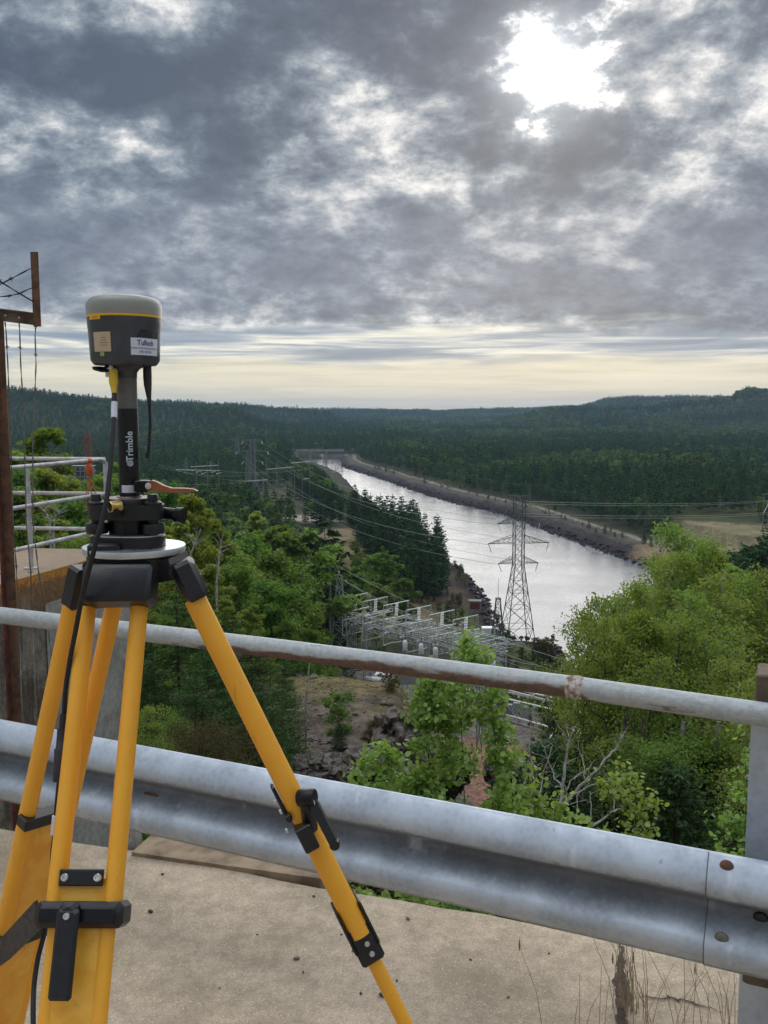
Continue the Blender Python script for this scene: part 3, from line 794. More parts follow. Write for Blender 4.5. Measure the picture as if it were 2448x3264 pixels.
# ---- trees of the plain and the slopes between: placed by a jittered grid, kept out of clearings and yards
def scatter(x0, x1, y0, y1, step, rng, xfun=None):
    xs = np.arange(x0, x1, step); ys = np.arange(y0, y1, step); A, B = np.meshgrid(xs, ys)
    A = A.ravel() + rng.uniform(-.42, .42, A.size) * step; B = B.ravel() + rng.uniform(-.42, .42, B.size) * step
    return A, B
def keep_mask(x, y):
    h, ins, d, right, dl, dr = height(x, y, True)
    ok = ~ins
    ok &= ~(right & (dr < 24)); ok &= ~((~right) & (dl < 7))
    for (cx_, cy_, a, b_) in OPEN: ok &= ((x - cx_) / (a * .95)) ** 2 + ((y - cy_) / (b_ * .95)) ** 2 > 1
    ok &= ~((x > -26) & (x < 44) & (y > 112) & (y < 192))
    ok &= ~((np.abs(x - 30) < 16) & (y > 190) & (y < 245))
    ok &= ~((~right) & (dl < 55) & (y > 200) & (y < 262) & (x > -8))
    return ok, h, right, dl, dr
rg = np.random.default_rng(11)
# belt 1: left plain, 90 to 300 m, mixed wood
x, y = scatter(-170, 40, 88, 300, 9.0, rg)
ok, h, *_ = keep_mask(x, y); ok &= np.abs(x) < .52 * y + 8; ok &= x < np.interp(y, [90, 150, 190, 200, 300], [-22, -21, -14, 0, 16])
x, y, h = x[ok], y[ok], h[ok]
nlab = {'green': 'green broadleaf tree in the mixed wood left of the switchyard', 'dark': 'dark spruce in the mixed wood left of the switchyard', 'olive': 'olive green tree in the mixed wood left of the switchyard', 'lime': 'pale green tree in the mixed wood left of the switchyard'}
for a, b_, c_ in zip(x, y, h):
    k = rg.choice(['green', 'dark', 'olive', 'lime'], p=[.62, .12, .16, .10])
    H_ = rg.uniform(8, 13.5); sz_ = 'low' if H_ < 9.8 else 'tall' if H_ > 11.8 else 'middling'
    wh_ = ('front' if b_ < 150 else 'middle' if b_ < 220 else 'back') + ' rows, ' + ('far left' if 1224 + FPX * a / b_ < 450 else 'left of the tall birch' if 1224 + FPX * a / b_ < 700 else 'right of the tall birch')
    put_tree(k, a, b_, c_ - .2, H_ * (1.15 if k == 'dark' else 1), rg.uniform(.9, 1.25), sz_ + ' ' + nlab[k].replace('tree in the mixed wood left of the switchyard', 'tree').replace('spruce in the mixed wood left of the switchyard', 'spruce') + ' of the mixed wood, ' + wh_, 'mixed wood left of the switchyard', lod=2)
n_ind1 = len(x)
# belt 2: the dark pine wood on the left bank
BANK = at_z(1250, 1700, -52)
x, y = scatter(-90, 60, 262, 640, 7.4, rg)
ok, h, right, dl, dr = keep_mask(x, y); pxx = 1224 + FPX * x / y
ok &= (~right) & (dl < 110) & (dl > 5) & (pxx > np.interp(y, [262, 300, 340, 380, 430, 640], [1255, 1200, 1150, 1130, 950, 930])) & (pxx < 1425)
ok &= ~((dl < 7) & (y < 300)); ok &= ~((y > 425) & (pxx > np.interp(y, [425, 520, 640], [1110, 1050, 990])))
x, y, h = x[ok], y[ok], h[ok]
for a, b_, c_ in zip(x, y, h):
    H_ = rg.uniform(15, 21) if b_ < 420 else rg.uniform(11, 16); q_ = 'tall' if H_ > 18 else 'short' if H_ < 13.5 else 'middling'
    end_ = 'near end' if b_ < 315 else 'middle' if b_ < 400 else 'far end'
    put_tree('dark', a, b_, c_ - .2, H_, rg.uniform(1.0, 1.35), q_ + ' dark pine in the ' + end_ + ' of the dense wood on the river bank', 'dark pines on the near river bank', lod=2, parts=True)
n_ind2 = len(x)
# lower trees at the upstream end, short enough to leave the water in view
x, y = scatter(-140, -8, 425, 1120, 9.5, rg); ok, h, right, dl, dr = keep_mask(x, y); pxx = 1224 + FPX * x / y
ok &= (~right) & (dl > 4) & (pxx > 925) & (pxx < 1135); x, y, h, pxx = x[ok], y[ok], h[ok], pxx[ok]
for a, b_, c_, p_ in zip(x, y, h, pxx):
    zt_ = at_y(p_, np.interp(p_, [925, 960, 1000, 1035, 1080, 1120, 1150], [1440, 1462, 1478, 1496, 1550, 1570, 1530]), b_).z; H_ = min(zt_ - c_, 14.) * rg.uniform(.7, 1.)
    if H_ < 1.3: continue
    put_tree(str(rg.choice(['dark', 'green'], p=[.7, .3])), a, b_, c_ - .2, H_, 1.5, ('tall' if H_ > 10 else 'middling' if H_ > 6 else 'low') + (' tree of the thin wood just before the bridge' if b_ > 850 else ' tree of the thin wood short of the bridge' if b_ > 650 else ' tree on the upper bank behind the twin poles' if b_ > 520 else ' tree between gravel clearing and river'), 'trees along the upper near bank', lod=2, parts=False)
# shrubs and small pines on the gravel shoulder of the far bank
sx, sy = [], []
for i in range(400):
    t = rg.uniform(0, 1); k = int(rg.integers(2, 9)); a, b_ = right_bank[k], right_bank[k + 1]
    px_, py_ = a[0] + (b_[0] - a[0]) * t, a[1] + (b_[1] - a[1]) * t
    nx_, ny_ = (b_[1] - a[1]), -(b_[0] - a[0]); L = math.hypot(nx_, ny_); s_ = 1 if nx_ < 0 else 1
    d_ = rg.uniform(9, 24); X_, Y_ = px_ - nx_ / L * d_, py_ - ny_ / L * d_
    sx.append(X_); sy.append(Y_)
sx, sy = np.array(sx), np.array(sy)
h, ins, d, right, dl, dr = height(sx, sy, True)
ok = right & ~ins & (dr > 8.5) & (dr < 25) & (np.abs(dr - 17.5) > 2.6)
sel = np.where(ok)[0][:95]
for i in sel:
    k = rg.choice(['dark', 'green', 'olive']); nm = {'dark': 'small dark pine', 'green': 'low green bush', 'olive': 'yellowish bush'}[k]
    put_tree(k, sx[i], sy[i], h[i] - .1, rg.uniform(1.5, 5.0) * (1.2 if k == 'dark' else .8), 1.5, nm + ' on the gravel shoulder of the far river bank', 'bushes along the far bank', lod=2, parts=False)
# left bank slope and the spit under the pylon: brushes
for i in range(130):
    if i < 50: px_, py_ = rg.uniform(1270, 1490), rg.uniform(1780, 1980)
    else: px_, py_ = rg.uniform(1590, 1815), rg.uniform(2035, 2230)
    p = at_z(px_, py_, -54); g = gz(p.x, p.y)
    if g < WZ + 1: continue
    k = rg.choice(['green', 'olive', 'brown', 'dark'])
    put_tree(k, p.x, p.y, g - .1, rg.uniform(2.2, 5), 1.3, {'green': 'green', 'olive': 'yellowish', 'brown': 'brownish', 'dark': 'dark fir'}[k] + (' bush on the dry grass bank left of the water' if i < 50 else ' bush on the spit under the steel pylon'), 'bank bushes' if i < 50 else 'bushes under the pylon', lod=2, parts=False)

# belt 3: the far forest. The nearest row is built tree by tree, everything beyond is one mass
def pine_far(seed, H=16.):     # cheap shapes
    return conifer(seed, H, 8, 5, .17, 1.9, 2, 'dark', .16, .1, .3)
farm = {}
LM['fdark'] = leafmat('forest_needles', (.026, .068, .022), (.055, .118, .034), .12, .8, .45)
LM['fgreen'] = leafmat('forest_leaves', (.075, .130, .038), (.125, .190, .055), .3, .7, .4)
bpy_far = []
def far_src(name, me):
    o = bpy.data.objects.new(name, me); return o
mats_keep = dict(LM)
far_meshes = []
for s in range(4):
    LM['dark'] = LM['fdark']; c_, t_, H_ = conifer(900 + s, 16., 11, 6, .185, 1.5, 3, 'dark', .22, .1, .35); far_meshes.append(c_)
    LM['dark'] = mats_keep['dark']
for s in range(3):
    LM['green'] = LM['fgreen']; c_, t_, H_ = broad_tree(950 + s, 13., 230, 1.5, .30, .15, 'green', None, .1, 10); far_meshes.append(c_)
    LM['green'] = mats_keep['green']
x, y, h, rr = [], [], [], []
for (a0, a1, st) in ((240, 700, 6.2), (700, 1300, 7.6), (1300, 2300, 10.5), (2300, 4600, 16.5)):
    X_, Y_ = scatter(-.62 * a1, .62 * a1, a0, a1, st, rg); m = (np.abs(X_) < .60 * Y_) ; X_, Y_ = X_[m], Y_[m]
    ok, H_, right, dl, dr = keep_mask(X_, Y_)
    PXX = 1224 + FPX * X_ / Y_
    ok &= right | (Y_ > 300) ; ok &= ~((~right) & (Y_ < 640) & (dl < 118) & (PXX > 935))
    ok &= ~((~right) & (Y_ < 1250) & (Y_ > 560) & (PXX > 925) & (PXX < 1135)); ok &= ~((Y_ > 1110) & (Y_ < 1185) & (PXX > 930) & (PXX < 1100))
    ok &= ~((Y_ > 380) & (Y_ < 470) & (X_ > 120) & (right) & (X_ < 200) & (np.abs(1224 + FPX * X_ / Y_ - 2300) < 130))
    clump = fbm(X_, Y_, 60, 2, 44); ok &= rg.uniform(0, 1, len(X_)) < np.where((~right) & (Y_ < 900), .80, .95)
    x.append(X_[ok]); y.append(Y_[ok]); h.append(H_[ok]); rr.append(np.full(ok.sum(), st / 6.2))
x, y, h, rr = map(np.concatenate, (x, y, h, rr))
ht = rg.uniform(.60, 1.18, len(x)) * (1 + .28 * fbm(x, y, 90, 2, 55)) * (.92 + .10 * (rr - 1)); wd = rr ** .75
kind = rg.integers(0, 4, len(x)); br = (fbm(x, y, 150, 3, 66) + rg.normal(0, .30, len(x))) > np.where((x > 0) & (np.hypot(x, y) > 1700), .05, .52); kind = np.where(br, 4 + rg.integers(0, 3, len(x)), kind)
dist = np.hypot(x, y)
# individuals: the largest-looking ones (nearest), up to the limit of 300 of a kind
RB_ = height(x, y, True)[3]
near = np.argsort(dist)
ind = [i for i in near if kind[i] < 4][:150]; inb = [i for i in near if kind[i] >= 4][:60]
used = np.zeros(len(x), bool)
for i in ind + inb:
    used[i] = True; dark = kind[i] < 4
    o = link('pine_tree' if dark else 'broadleaf_tree', far_meshes[kind[i]]); o.location = (x[i], y[i], h[i] - .3); o.rotation_euler = (0, 0, float(rg.uniform(0, 6.28)))
    o.scale = (ht[i] * wd[i],) * 2 + (ht[i],)
    side = 'beyond the river' if RB_[i] else 'on the left plain'
    side2 = side + (', near end' if y[i] < 420 else ', middle' if y[i] < 560 else ', far end'); sz_ = 'tall ' if ht[i] > 1.05 else 'short ' if ht[i] < .8 else 'middling '
    tag(o, sz_ + ('dark pine' if dark else 'lighter green tree') + ' at the near forest edge ' + side2, 'pine' if dark else 'tree', 'forest edge ' + side)
rest = ~used
# the rest: points with a geometry-nodes instance of one of the small trees
def gn_forest(name, sel, meshes, base_kind):
    N = int(sel.sum())
    me = bpy.data.meshes.new(name); me.vertices.add(N)
    me.vertices.foreach_set('co', np.stack([x[sel], y[sel], h[sel] - .3], 1).astype(np.float32).ravel())
    for nm, arr in (('sc', None),):
        at = me.attributes.new('sc', 'FLOAT_VECTOR', 'POINT'); at.data.foreach_set('vector', np.stack([ht[sel] * wd[sel], ht[sel] * wd[sel], ht[sel]], 1).astype(np.float32).ravel())
    at = me.attributes.new('rot', 'FLOAT', 'POINT'); at.data.foreach_set('value', rg.uniform(0, 6.28, N).astype(np.float32))
    at = me.attributes.new('kd', 'INT', 'POINT'); at.data.foreach_set('value', (kind[sel] - base_kind).astype(np.int32))
    o = link(name, me)
    g = bpy.data.node_groups.new(name, 'GeometryNodeTree')
    g.interface.new_socket('Geometry', in_out='INPUT', socket_type='NodeSocketGeometry'); g.interface.new_socket('Geometry', in_out='OUTPUT', socket_type='NodeSocketGeometry')
    n = NT(g); gi = n.new('NodeGroupInput'); go = n.new('NodeGroupOutput')
    iop = n.new('GeometryNodeInstanceOnPoints'); ci = n.new('GeometryNodeGeometryToInstance')
    # the sources live in a collection of their own that is not linked to the scene
    sc = bpy.data.collections.new(name + '_sources')
    for k_, m_ in enumerate(meshes): so = bpy.data.objects.new('%s_source_%d' % (name, k_), m_); sc.objects.link(so)
    cin = n.new('GeometryNodeCollectionInfo'); cin.inputs['Collection'].default_value = sc; cin.inputs['Separate Children'].default_value = True; cin.inputs['Reset Children'].default_value = True
    n.link(gi.outputs[0], iop.inputs['Points']); n.link(cin.outputs[0], iop.inputs['Instance']); iop.inputs['Pick Instance'].default_value = True
    def attr(nm, t):
        a = n.new('GeometryNodeInputNamedAttribute'); a.data_type = t; a.inputs['Name'].default_value = nm; return a.outputs['Attribute']
    n.link(attr('kd', 'INT'), iop.inputs['Instance Index'])
    n.link(attr('sc', 'FLOAT_VECTOR'), iop.inputs['Scale'])
    cx_ = n.new('ShaderNodeCombineXYZ'); n.link(attr('rot', 'FLOAT'), cx_.inputs[2]); n.link(cx_.outputs[0], iop.inputs['Rotation'])
    n.link(iop.outputs[0], go.inputs[0])
    md = o.modifiers.new('forest', 'NODES'); md.node_group = g
    return o
tag(gn_forest('conifer_forest', rest & (kind < 4), far_meshes[:4], 0), 'dark conifer forest covering the plain and the hills', kind='stuff')
tag(gn_forest('mixed_forest', rest & (kind >= 4), far_meshes[4:], 4), 'lighter broadleaf trees scattered through the far forest', kind='stuff')
print('forest points', len(x), 'belt1', n_ind1, 'belt2', n_ind2, 'trees', TRC[0])

# ---- undergrowth: bushes, ferns and saplings covering the slopes below the crest
ux, uy = scatter(-40, 34, 3.4, 112, 1.35, rg)
cd_ = crest_dist(ux, uy)
keep = (cd_ > 2.6) & (np.abs(ux) < .55 * uy + 5)
kn_ = ((ux + 1.6) / 5.0) ** 2 + ((uy - 39) / 11.5) ** 2 < 1
keep &= ~(kn_ & (rg.uniform(0, 1, len(ux)) > .10)) & (fbm(ux, uy, 9, 3, 77) > -.45)
keep &= ~((np.hypot(ux - 17, uy - 136) < 26)) & ~((ux > -3.2) & (ux < .2) & (uy > 22) & (uy < 52) & (rg.uniform(0, 1, len(ux)) > .15))
ux, uy = ux[keep], uy[keep]; uh = height(ux, uy)
src = []
for s_, k_ in ((0, 'green'), (1, 'olive'), (2, 'brown'), (3, 'dark')):
    if k_ == 'dark': c_, t_, H_ = conifer(700, 2.2, 9, 6, .3, .22, 10, 'dark', .05, .1, .3)
    else: c_, t_, H_ = broad_tree(710 + s_, 1.7, 1500, .085, .42, .05, k_, None, .02, 12, spread=.17)
    src.append(c_)
x, y, h = ux, uy, uh; wd = rg.uniform(.8, 1.5, len(x)); ht = rg.uniform(.5, 1.35, len(x)); kind = rg.choice(4, len(x), p=[.42, .28, .18, .12])
rg_keep = np.ones(len(x), bool)
tag(gn_forest('undergrowth', rg_keep, src, 0), 'green and brownish bushes covering the slopes below the crest', kind='stuff')
print('undergrowth', len(x))

# ============================================================ the dam crest and what stands on it
# ---- materials
def mat_concrete(name, c, c2, stain=None, scale=2.2, rough=.92, bmp=.012, edge=None):
    m, nt, b = material(name)
    co = nt.new('ShaderNodeTexCoord').outputs['Object']
    a = nt.noise(co, scale, 8, .68, .4); f = nt.noise(co, scale * 70, 4, .8); g = nt.noise(co, scale * .5, 3, .5); m_ = nt.noise(co, scale * 7, 6, .7)
    col_ = nt.mix(nt.mapr(a, .36, .66), c, c2)
    k = nt.math('MULTIPLY', nt.mapr(f, .30, .70, .82, 1.14), nt.mapr(m_, .32, .68, .82, 1.14)); col_ = nt.mix(1.0, col_, nt.comb(k, k, k), 'MULTIPLY')
    if stain:
        col_ = nt.mix(nt.math('MULTIPLY', nt.mapr(g, .52, .68), .7), col_, stain)
    vo = nt.new('ShaderNodeTexVoronoi'); vo.inputs['Scale'].default_value = scale * 60; nt.link(co, vo.inputs['Vector'])
    col_ = nt.mix(nt.math('MULTIPLY', nt.mapr(vo.outputs['Distance'], .22, .08), nt.mapr(m_, .50, .58)), col_, tuple(q * .45 for q in c2))
    v2 = nt.new('ShaderNodeTexVoronoi'); v2.inputs['Scale'].default_value = scale * 95; nt.link(co, v2.inputs['Vector'])
    sv = nt.new('ShaderNodeSeparateColor'); nt.link(v2.outputs['Color'], sv.inputs[0])
    k2 = nt.mapr(sv.outputs[0], 0, 1, .86, 1.12, False); col_ = nt.mix(1.0, col_, nt.comb(k2, k2, k2), 'MULTIPLY')
    col_ = nt.mix(nt.math('MULTIPLY', nt.math('GREATER_THAN', sv.outputs[1], .93), nt.mapr(v2.outputs['Distance'], .45, .3)), col_, tuple(min(q * 1.5, .8) for q in c))
    nt.link(col_, b.inputs['Base Color']); b.inputs['Roughness'].default_value = rough; b.inputs['Specular IOR Level'].default_value = .25
    bump(nt, b, nt.math('ADD', nt.math('MULTIPLY', m_, .5), nt.math('MULTIPLY', f, .22)), .8, bmp)
    return m
m_deck = mat_concrete('sandy_concrete', (.49, .395, .29), (.37, .30, .215), (.28, .22, .155), bmp=.004)
m_palecon = mat_concrete('pale_concrete', (.44, .42, .38), (.30, .28, .25))
# pier: weathered, dark, rust and orange lichen along the upper edge
m_pier, nt, b = material('stained_pier_concrete')
co = nt.new('ShaderNodeTexCoord').outputs['Object']; sp = nt.new('ShaderNodeSeparateXYZ'); nt.link(co, sp.inputs[0])
a = nt.noise(co, 2.6, 8, .7, .5); f = nt.noise(co, 26, 5, .7)
st = nt.new('ShaderNodeMapping'); st.inputs['Scale'].default_value = (7, 7, .7); nt.link(co, st.inputs['Vector']); strk = nt.noise(st.outputs[0], 1.5, 6, .65)
c_ = nt.mix(nt.mapr(a, .38, .62), (.30, .255, .19), (.12, .095, .07))
c_ = nt.mix(nt.mapr(strk, .46, .62, 0., .75), c_, (.065, .042, .028))
e1 = nt.math('ADD', sp.outputs[2], nt.math('MULTIPLY', nt.math('SUBTRACT', a, .5), .55))
c_ = nt.mix(nt.mapr(e1, -.12, .26, 0., .82), c_, (.30, .14, .045))
e2 = nt.math('ADD', sp.outputs[2], nt.math('MULTIPLY', nt.math('SUBTRACT', f, .5), .16))
c_ = nt.mix(nt.mapr(e2, .215, .28, 0., .95), c_, (.60, .25, .045))
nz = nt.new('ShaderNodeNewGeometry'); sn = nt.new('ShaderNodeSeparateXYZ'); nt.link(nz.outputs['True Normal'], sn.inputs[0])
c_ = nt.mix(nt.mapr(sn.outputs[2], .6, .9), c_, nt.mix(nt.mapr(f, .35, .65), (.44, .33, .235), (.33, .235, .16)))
k = nt.mapr(f, .3, .7, .75, 1.2); c_ = nt.mix(1.0, c_, nt.comb(k, k, k), 'MULTIPLY')
nt.link(c_, b.inputs['Base Color']); b.inputs['Roughness'].default_value = .93; bump(nt, b, nt.math('ADD', a, nt.math('MULTIPLY', f, .5)), .8, .03)

# galvanised rail with dirt and the upper fold's shade painted into the trough
def mat_galv(name, dirt_shade=True):
    m, nt, b = material(name)
    co = nt.new('ShaderNodeTexCoord').outputs['Object']; sp = nt.new('ShaderNodeSeparateXYZ'); nt.link(co, sp.inputs[0])
    vo = nt.new('ShaderNodeTexVoronoi'); vo.inputs['Scale'].default_value = 60; nt.link(co, vo.inputs['Vector'])
    a = nt.noise(co, 6, 6, .6); f = nt.noise(co, 70, 4, .7)
    c_ = nt.mix(nt.mapr(a, .35, .65), (.52, .58, .66), (.38, .43, .50))
    c_ = nt.mix(nt.math('MULTIPLY', nt.mapr(vo.outputs['Distance'], .2, .7), .25), c_, (.62, .68, .75))
    rough = nt.mapr(a, .3, .7, .42, .62)
    if dirt_shade:
        mp = nt.new('ShaderNodeMapping'); mp.inputs['Scale'].default_value = (1, 1, 1); nt.link(co, mp.inputs['Vector'])
        s1 = nt.noise(co, 3.0, 5, .6)
        z = nt.math('ADD', sp.outputs[2], nt.math('MULTIPLY', nt.math('SUBTRACT', s1, .5), .05))
        z = nt.math('ADD', z, nt.math('MULTIPLY', nt.math('SUBTRACT', f, .5), .035))
        band = nt.math('MULTIPLY', nt.mapr(z, -.212, -.140), nt.mapr(z, -.103, -.076, 1., 0.))
        c_ = nt.mix(nt.math('MULTIPLY', band, .66), c_, (.10, .095, .095))
        low = nt.mapr(z, -.263, -.276)
        c_ = nt.mix(nt.math('MULTIPLY', low, .6), c_, (.10, .09, .085))
        # pale runs
        ms = nt.new('ShaderNodeMapping'); ms.inputs['Scale'].default_value = (9, 9, .8); nt.link(co, ms.inputs['Vector'])
        c_ = nt.mix(nt.mapr(nt.noise(ms.outputs[0], 1.5, 4, .6), .60, .74, 0., .5), c_, (.74, .78, .82))
        rough = nt.math('ADD', rough, nt.math('MULTIPLY', band, .3))
    nt.link(c_, b.inputs['Base Color']); nt.link(rough, b.inputs['Roughness']); b.inputs['Metallic'].default_value = .35
    ms2 = nt.new('ShaderNodeMapping'); ms2.inputs['Scale'].default_value = (30, 30, 1.2); ms2.inputs['Rotation'].default_value = (0, .5, 0); nt.link(co, ms2.inputs['Vector'])
    scr = nt.mapr(nt.noise(ms2.outputs[0], 2.0, 2, .5), .74, .78, 0., .4)
    c_ = nt.mix(scr, c_, (.22, .23, .25)); nt.link(c_, b.inputs['Base Color'])
    bump(nt, b, nt.math('ADD', a, nt.math('MULTIPLY', f, .2)), .35, .005)
    return m
m_galv = mat_galv('galvanised_rail'); m_galvp = mat_galv('galvanised_post', False)
# old handrail pipe: grey paint above, rust below and towards the middle
m_pipe, nt, b = material('rusting_painted_pipe')
co = nt.new('ShaderNodeTexCoord').outputs['Object']
mp = nt.new('ShaderNodeMapping'); mp.inputs['Scale'].default_value = (2.2, 9, 9); nt.link(co, mp.inputs['Vector'])
a = nt.noise(mp.outputs[0], 1.6, 8, .7); f = nt.noise(co, 60, 5, .7)
geo = nt.new('ShaderNodeNewGeometry')
spx = nt.new('ShaderNodeSeparateXYZ'); nt.link(co, spx.inputs[0])
c_ = nt.mix(nt.mapr(f, .35, .65), (.47, .50, .50), (.36, .385, .385))
c_ = nt.mix(nt.mapr(nt.noise(mp.outputs[0], 5, 4, .6), .55, .68, 0., .6), c_, (.56, .52, .46))
wx = nt.math('MULTIPLY', nt.mapr(spx.outputs[0], .55, 1.25), nt.mapr(spx.outputs[0], 2.03, 2.12, 1., -.25))
rz = nt.mapr(spx.outputs[2], -.020, .016, 1., 0.)
rr_ = nt.math('ADD', nt.math('MULTIPLY', a, 1.1), nt.math('ADD', nt.math('MULTIPLY', rz, .30), nt.math('MULTIPLY', wx, .30)))
rust = nt.mapr(rr_, .86, 1.02)
c_ = nt.mix(nt.math('MULTIPLY', rust, .93), c_, nt.mix(nt.mapr(f, .35, .65), (.19, .085, .045), (.10, .065, .045)))
nt.link(c_, b.inputs['Base Color']); nt.link(nt.mapr(rust, 0, 1, .5, .9), b.inputs['Roughness']); b.inputs['Metallic'].default_value = .1
bump(nt, b, nt.math('ADD', f, a), .5, .004)
m_rust = plain('brown_rust', (.20, .10, .055), .85, .1, .2, 18., .003, c2=(.085, .055, .04))
m_rustred = plain('red_rust', (.17, .055, .040), .85, .1, .2, 22., .003, c2=(.075, .028, .024))
m_wire = plain('weathered_wire', (.24, .22, .19), .6, .5, .2, 40.)
m_white = plain('white_rail_paint', (.62, .60, .60), .5, 0, .1, 12., .002, c2=(.42, .40, .40))
m_yel = plain('yellow_fibreglass', (.97, .45, .035), .36, 0, .03, 14., .0006, c2=(.93, .42, .03))
m_yel2 = plain('yellow_fibreglass_core', (.97, .52, .07), .45, 0, .03, 20., c2=(.86, .38, .03))
m_blk = plain('black_cast_plastic', (.014, .014, .017), .42, 0, .1, 90., .0008)
m_blkm = plain('black_anodised', (.010, .010, .012), .33, .3, .1, 60.)
m_carbon = plain('black_pole_tube', (.006, .006, .008), .30, 0, .1, 60.)
m_alu = plain('brushed_aluminium', (.72, .74, .76), .32, .85, .06, 30.)
m_steel = plain('bright_steel_bolt', (.75, .75, .73), .25, .9, .06, 60.)
m_greybody = plain('grey_receiver_plastic', (.060, .066, .078), .5, 0, .06, 60., .0004)
m_cap = plain('light_grey_radome', (.33, .33, .29), .55, 0, .05, 25.)
m_yline = plain('yellow_trim', (.85, .46, .02), .4, 0, .04)
m_sticker = plain('cream_sticker', (.60, .46, .30), .5, 0, .03)
m_stickw = plain('white_sticker', (.74, .75, .84), .45, 0, .02)
m_lime = plain('lime_sticker', (.36, .42, .10), .5, 0, .03)
m_blue = plain('blue_print', (.03, .04, .25), .5, 0, .02)
m_grey = plain('grey_print', (.22, .17, .13), .6, 0, .02)
m_whitep = plain('white_print', (.62, .66, .74), .5, 0, .02)
m_tape = plain('worn_grey_collar', (.105, .105, .10), .55, .1, .3, 22., .0006, c2=(.16, .155, .15))
m_orange = plain('orange_lever', (.33, .10, .035), .38, 0, .1, 40.)
m_brass = plain('brass_knob', (.55, .38, .12), .3, .8, .1, 80.)
m_lemo = plain('yellow_boot', (.80, .52, .03), .45, 0, .05)
m_cable = plain('black_cable', (.012, .011, .012), .5, 0, .1, 90.)
m_sleeve = plain('brown_black_sleeve', (.030, .022, .026), .55, 0, .1, 90.)
m_brown = plain('brown_timber', (.16, .115, .08), .8, 0, .15, 20., .002)
m_streamer = plain('orange_streamer', (.75, .13, .045), .6, 0, .08)

def scuffed(m, dark, scale=(40, 40, 6)):
    nt = NT(m.node_tree); b = m.node_tree.nodes['Principled BSDF']; src_ = b.inputs['Base Color'].links[0].from_socket
    co = nt.new('ShaderNodeTexCoord').outputs['Object']; mp = nt.new('ShaderNodeMapping'); mp.inputs['Scale'].default_value = scale; nt.link(co, mp.inputs['Vector'])
    s1 = nt.noise(mp.outputs[0], 1.6, 5, .7); s2 = nt.noise(co, 9, 4, .6); s3 = nt.noise(co, 130, 3, .7)
    f_ = nt.math('MULTIPLY', nt.mapr(s1, .60, .68), nt.mapr(s2, .46, .62)); f_ = nt.math('MAXIMUM', f_, nt.math('MULTIPLY', nt.mapr(s3, .66, .72), nt.mapr(s2, .40, .55)))
    nt.link(nt.mix(nt.math('MULTIPLY', f_, .45), src_, dark), b.inputs['Base Color'])
    nt.link(nt.mapr(f_, 0, 1, .38, .7), b.inputs['Roughness'])
scuffed(m_yel, (.42, .22, .05)); scuffed(m_yel2, (.45, .26, .07)); scuffed(m_blk, (.07, .066, .06)); scuffed(m_cap, (.22, .21, .18)); scuffed(m_greybody, (.10, .10, .10))
# ---- guardrail
ZT = .66
GA = at_z(0, 2297, ZT); GB = at_z(2448, 2752, ZT)
gd = (GB - GA); gd.z = 0; gd.normalize(); gn = Vector((gd.y, -gd.x, 0))       # gn: towards the traffic side, the camera
if gn.y > 0: gn = -gn
def gpt(t, out_=0., z=0.): return Vector((GA.x, GA.y, 0)) + gd * t + gn * out_ + Vector((0, 0, z))
def t_of(px, py, off=0., z=None):
    """place along the guardrail line of the point seen at (px,py) on the vertical plane off metres towards us"""
    d = ray(px, py); n = gn; o = gpt(0, off); k = (o - Vector((0, 0, EYE))).dot(n) / d.dot(n); p = Vector((0, 0, EYE)) + d * k
    return (p - Vector((GA.x, GA.y, 0))).dot(gd), p
PROF = [(.030, -.004), (.036, 0), (.048, -.006), (.066, -.026), (.083, -.052), (.087, -.072), (.083, -.092), (.060, -.112), (.020, -.136), (.005, -.150), (.005, -.164), (.020, -.178), (.060, -.202), (.083, -.222), (.087, -.242), (.083, -.262), (.066, -.288), (.048, -.306), (.036, -.312), (.030, -.308)]
# smooth the section
def chaikin(P, n=1):
    for _ in range(n):
        Q = [P[0]]
        for a_, b_ in zip(P[:-1], P[1:]): Q += [(a_[0] * .75 + b_[0] * .25, a_[1] * .75 + b_[1] * .25), (a_[0] * .25 + b_[0] * .75, a_[1] * .25 + b_[1] * .75)]
        P = Q + [P[-1]]
    return P
PROF = chaikin([(a_, z_ * .93) for a_, z_ in PROF], 1)
M_g = Matrix((gd, gn, (0, 0, 1))).transposed()         # object axes: x along, y towards us, z up
def wbeam(name, t0, t1, off, parent, step=.5):
    mb = MB(); ts = np.linspace(t0, t1, max(2, int(abs(t1 - t0) / step) + 1)); n = len(PROF); V = []; F = []
    for th in (0, -.0035):
        for t in ts:
            wv = .0015 * math.sin(t * 3.1) + .0012 * math.sin(t * 7.7)
            for (a_, z_) in PROF: V.append((t, a_ - .045 + off + th + wv, z_ + ZT))
    k = len(ts)
    for s_ in range(2):
        b0 = s_ * k * n
        for i in range(k - 1):
            for j in range(n - 1):
                q = (b0 + i * n + j, b0 + i * n + j + 1, b0 + (i + 1) * n + j + 1, b0 + (i + 1) * n + j); F.append(q if s_ == 0 else q[::-1])
    for i in range(k - 1):
        for j in (0, n - 1):
            q = (i * n + j, (i + 1) * n + j, k * n + (i + 1) * n + j, k * n + i * n + j); F.append(q)
    for i in (0, k - 1):
        for j in range(n - 1): F.append((i * n + j, i * n + j + 1, k * n + i * n + j + 1, k * n + i * n + j))
    me = MB(); me.add([(x_, y_, z_ - ZT) for x_, y_, z_ in V], F)
    o = me.build(name, m_galv, parent, 50); return o
def on_rail(o): pass
rail = empty('guardrail'); rail.matrix_world = Matrix.Translation(Vector((GA.x, GA.y, ZT))) @ M_g.to_4x4()
tag(rail, 'grey galvanised corrugated crash barrier running across the picture behind the tripod', 'guardrail')
TS = t_of(2250, 2900, .04)[0]
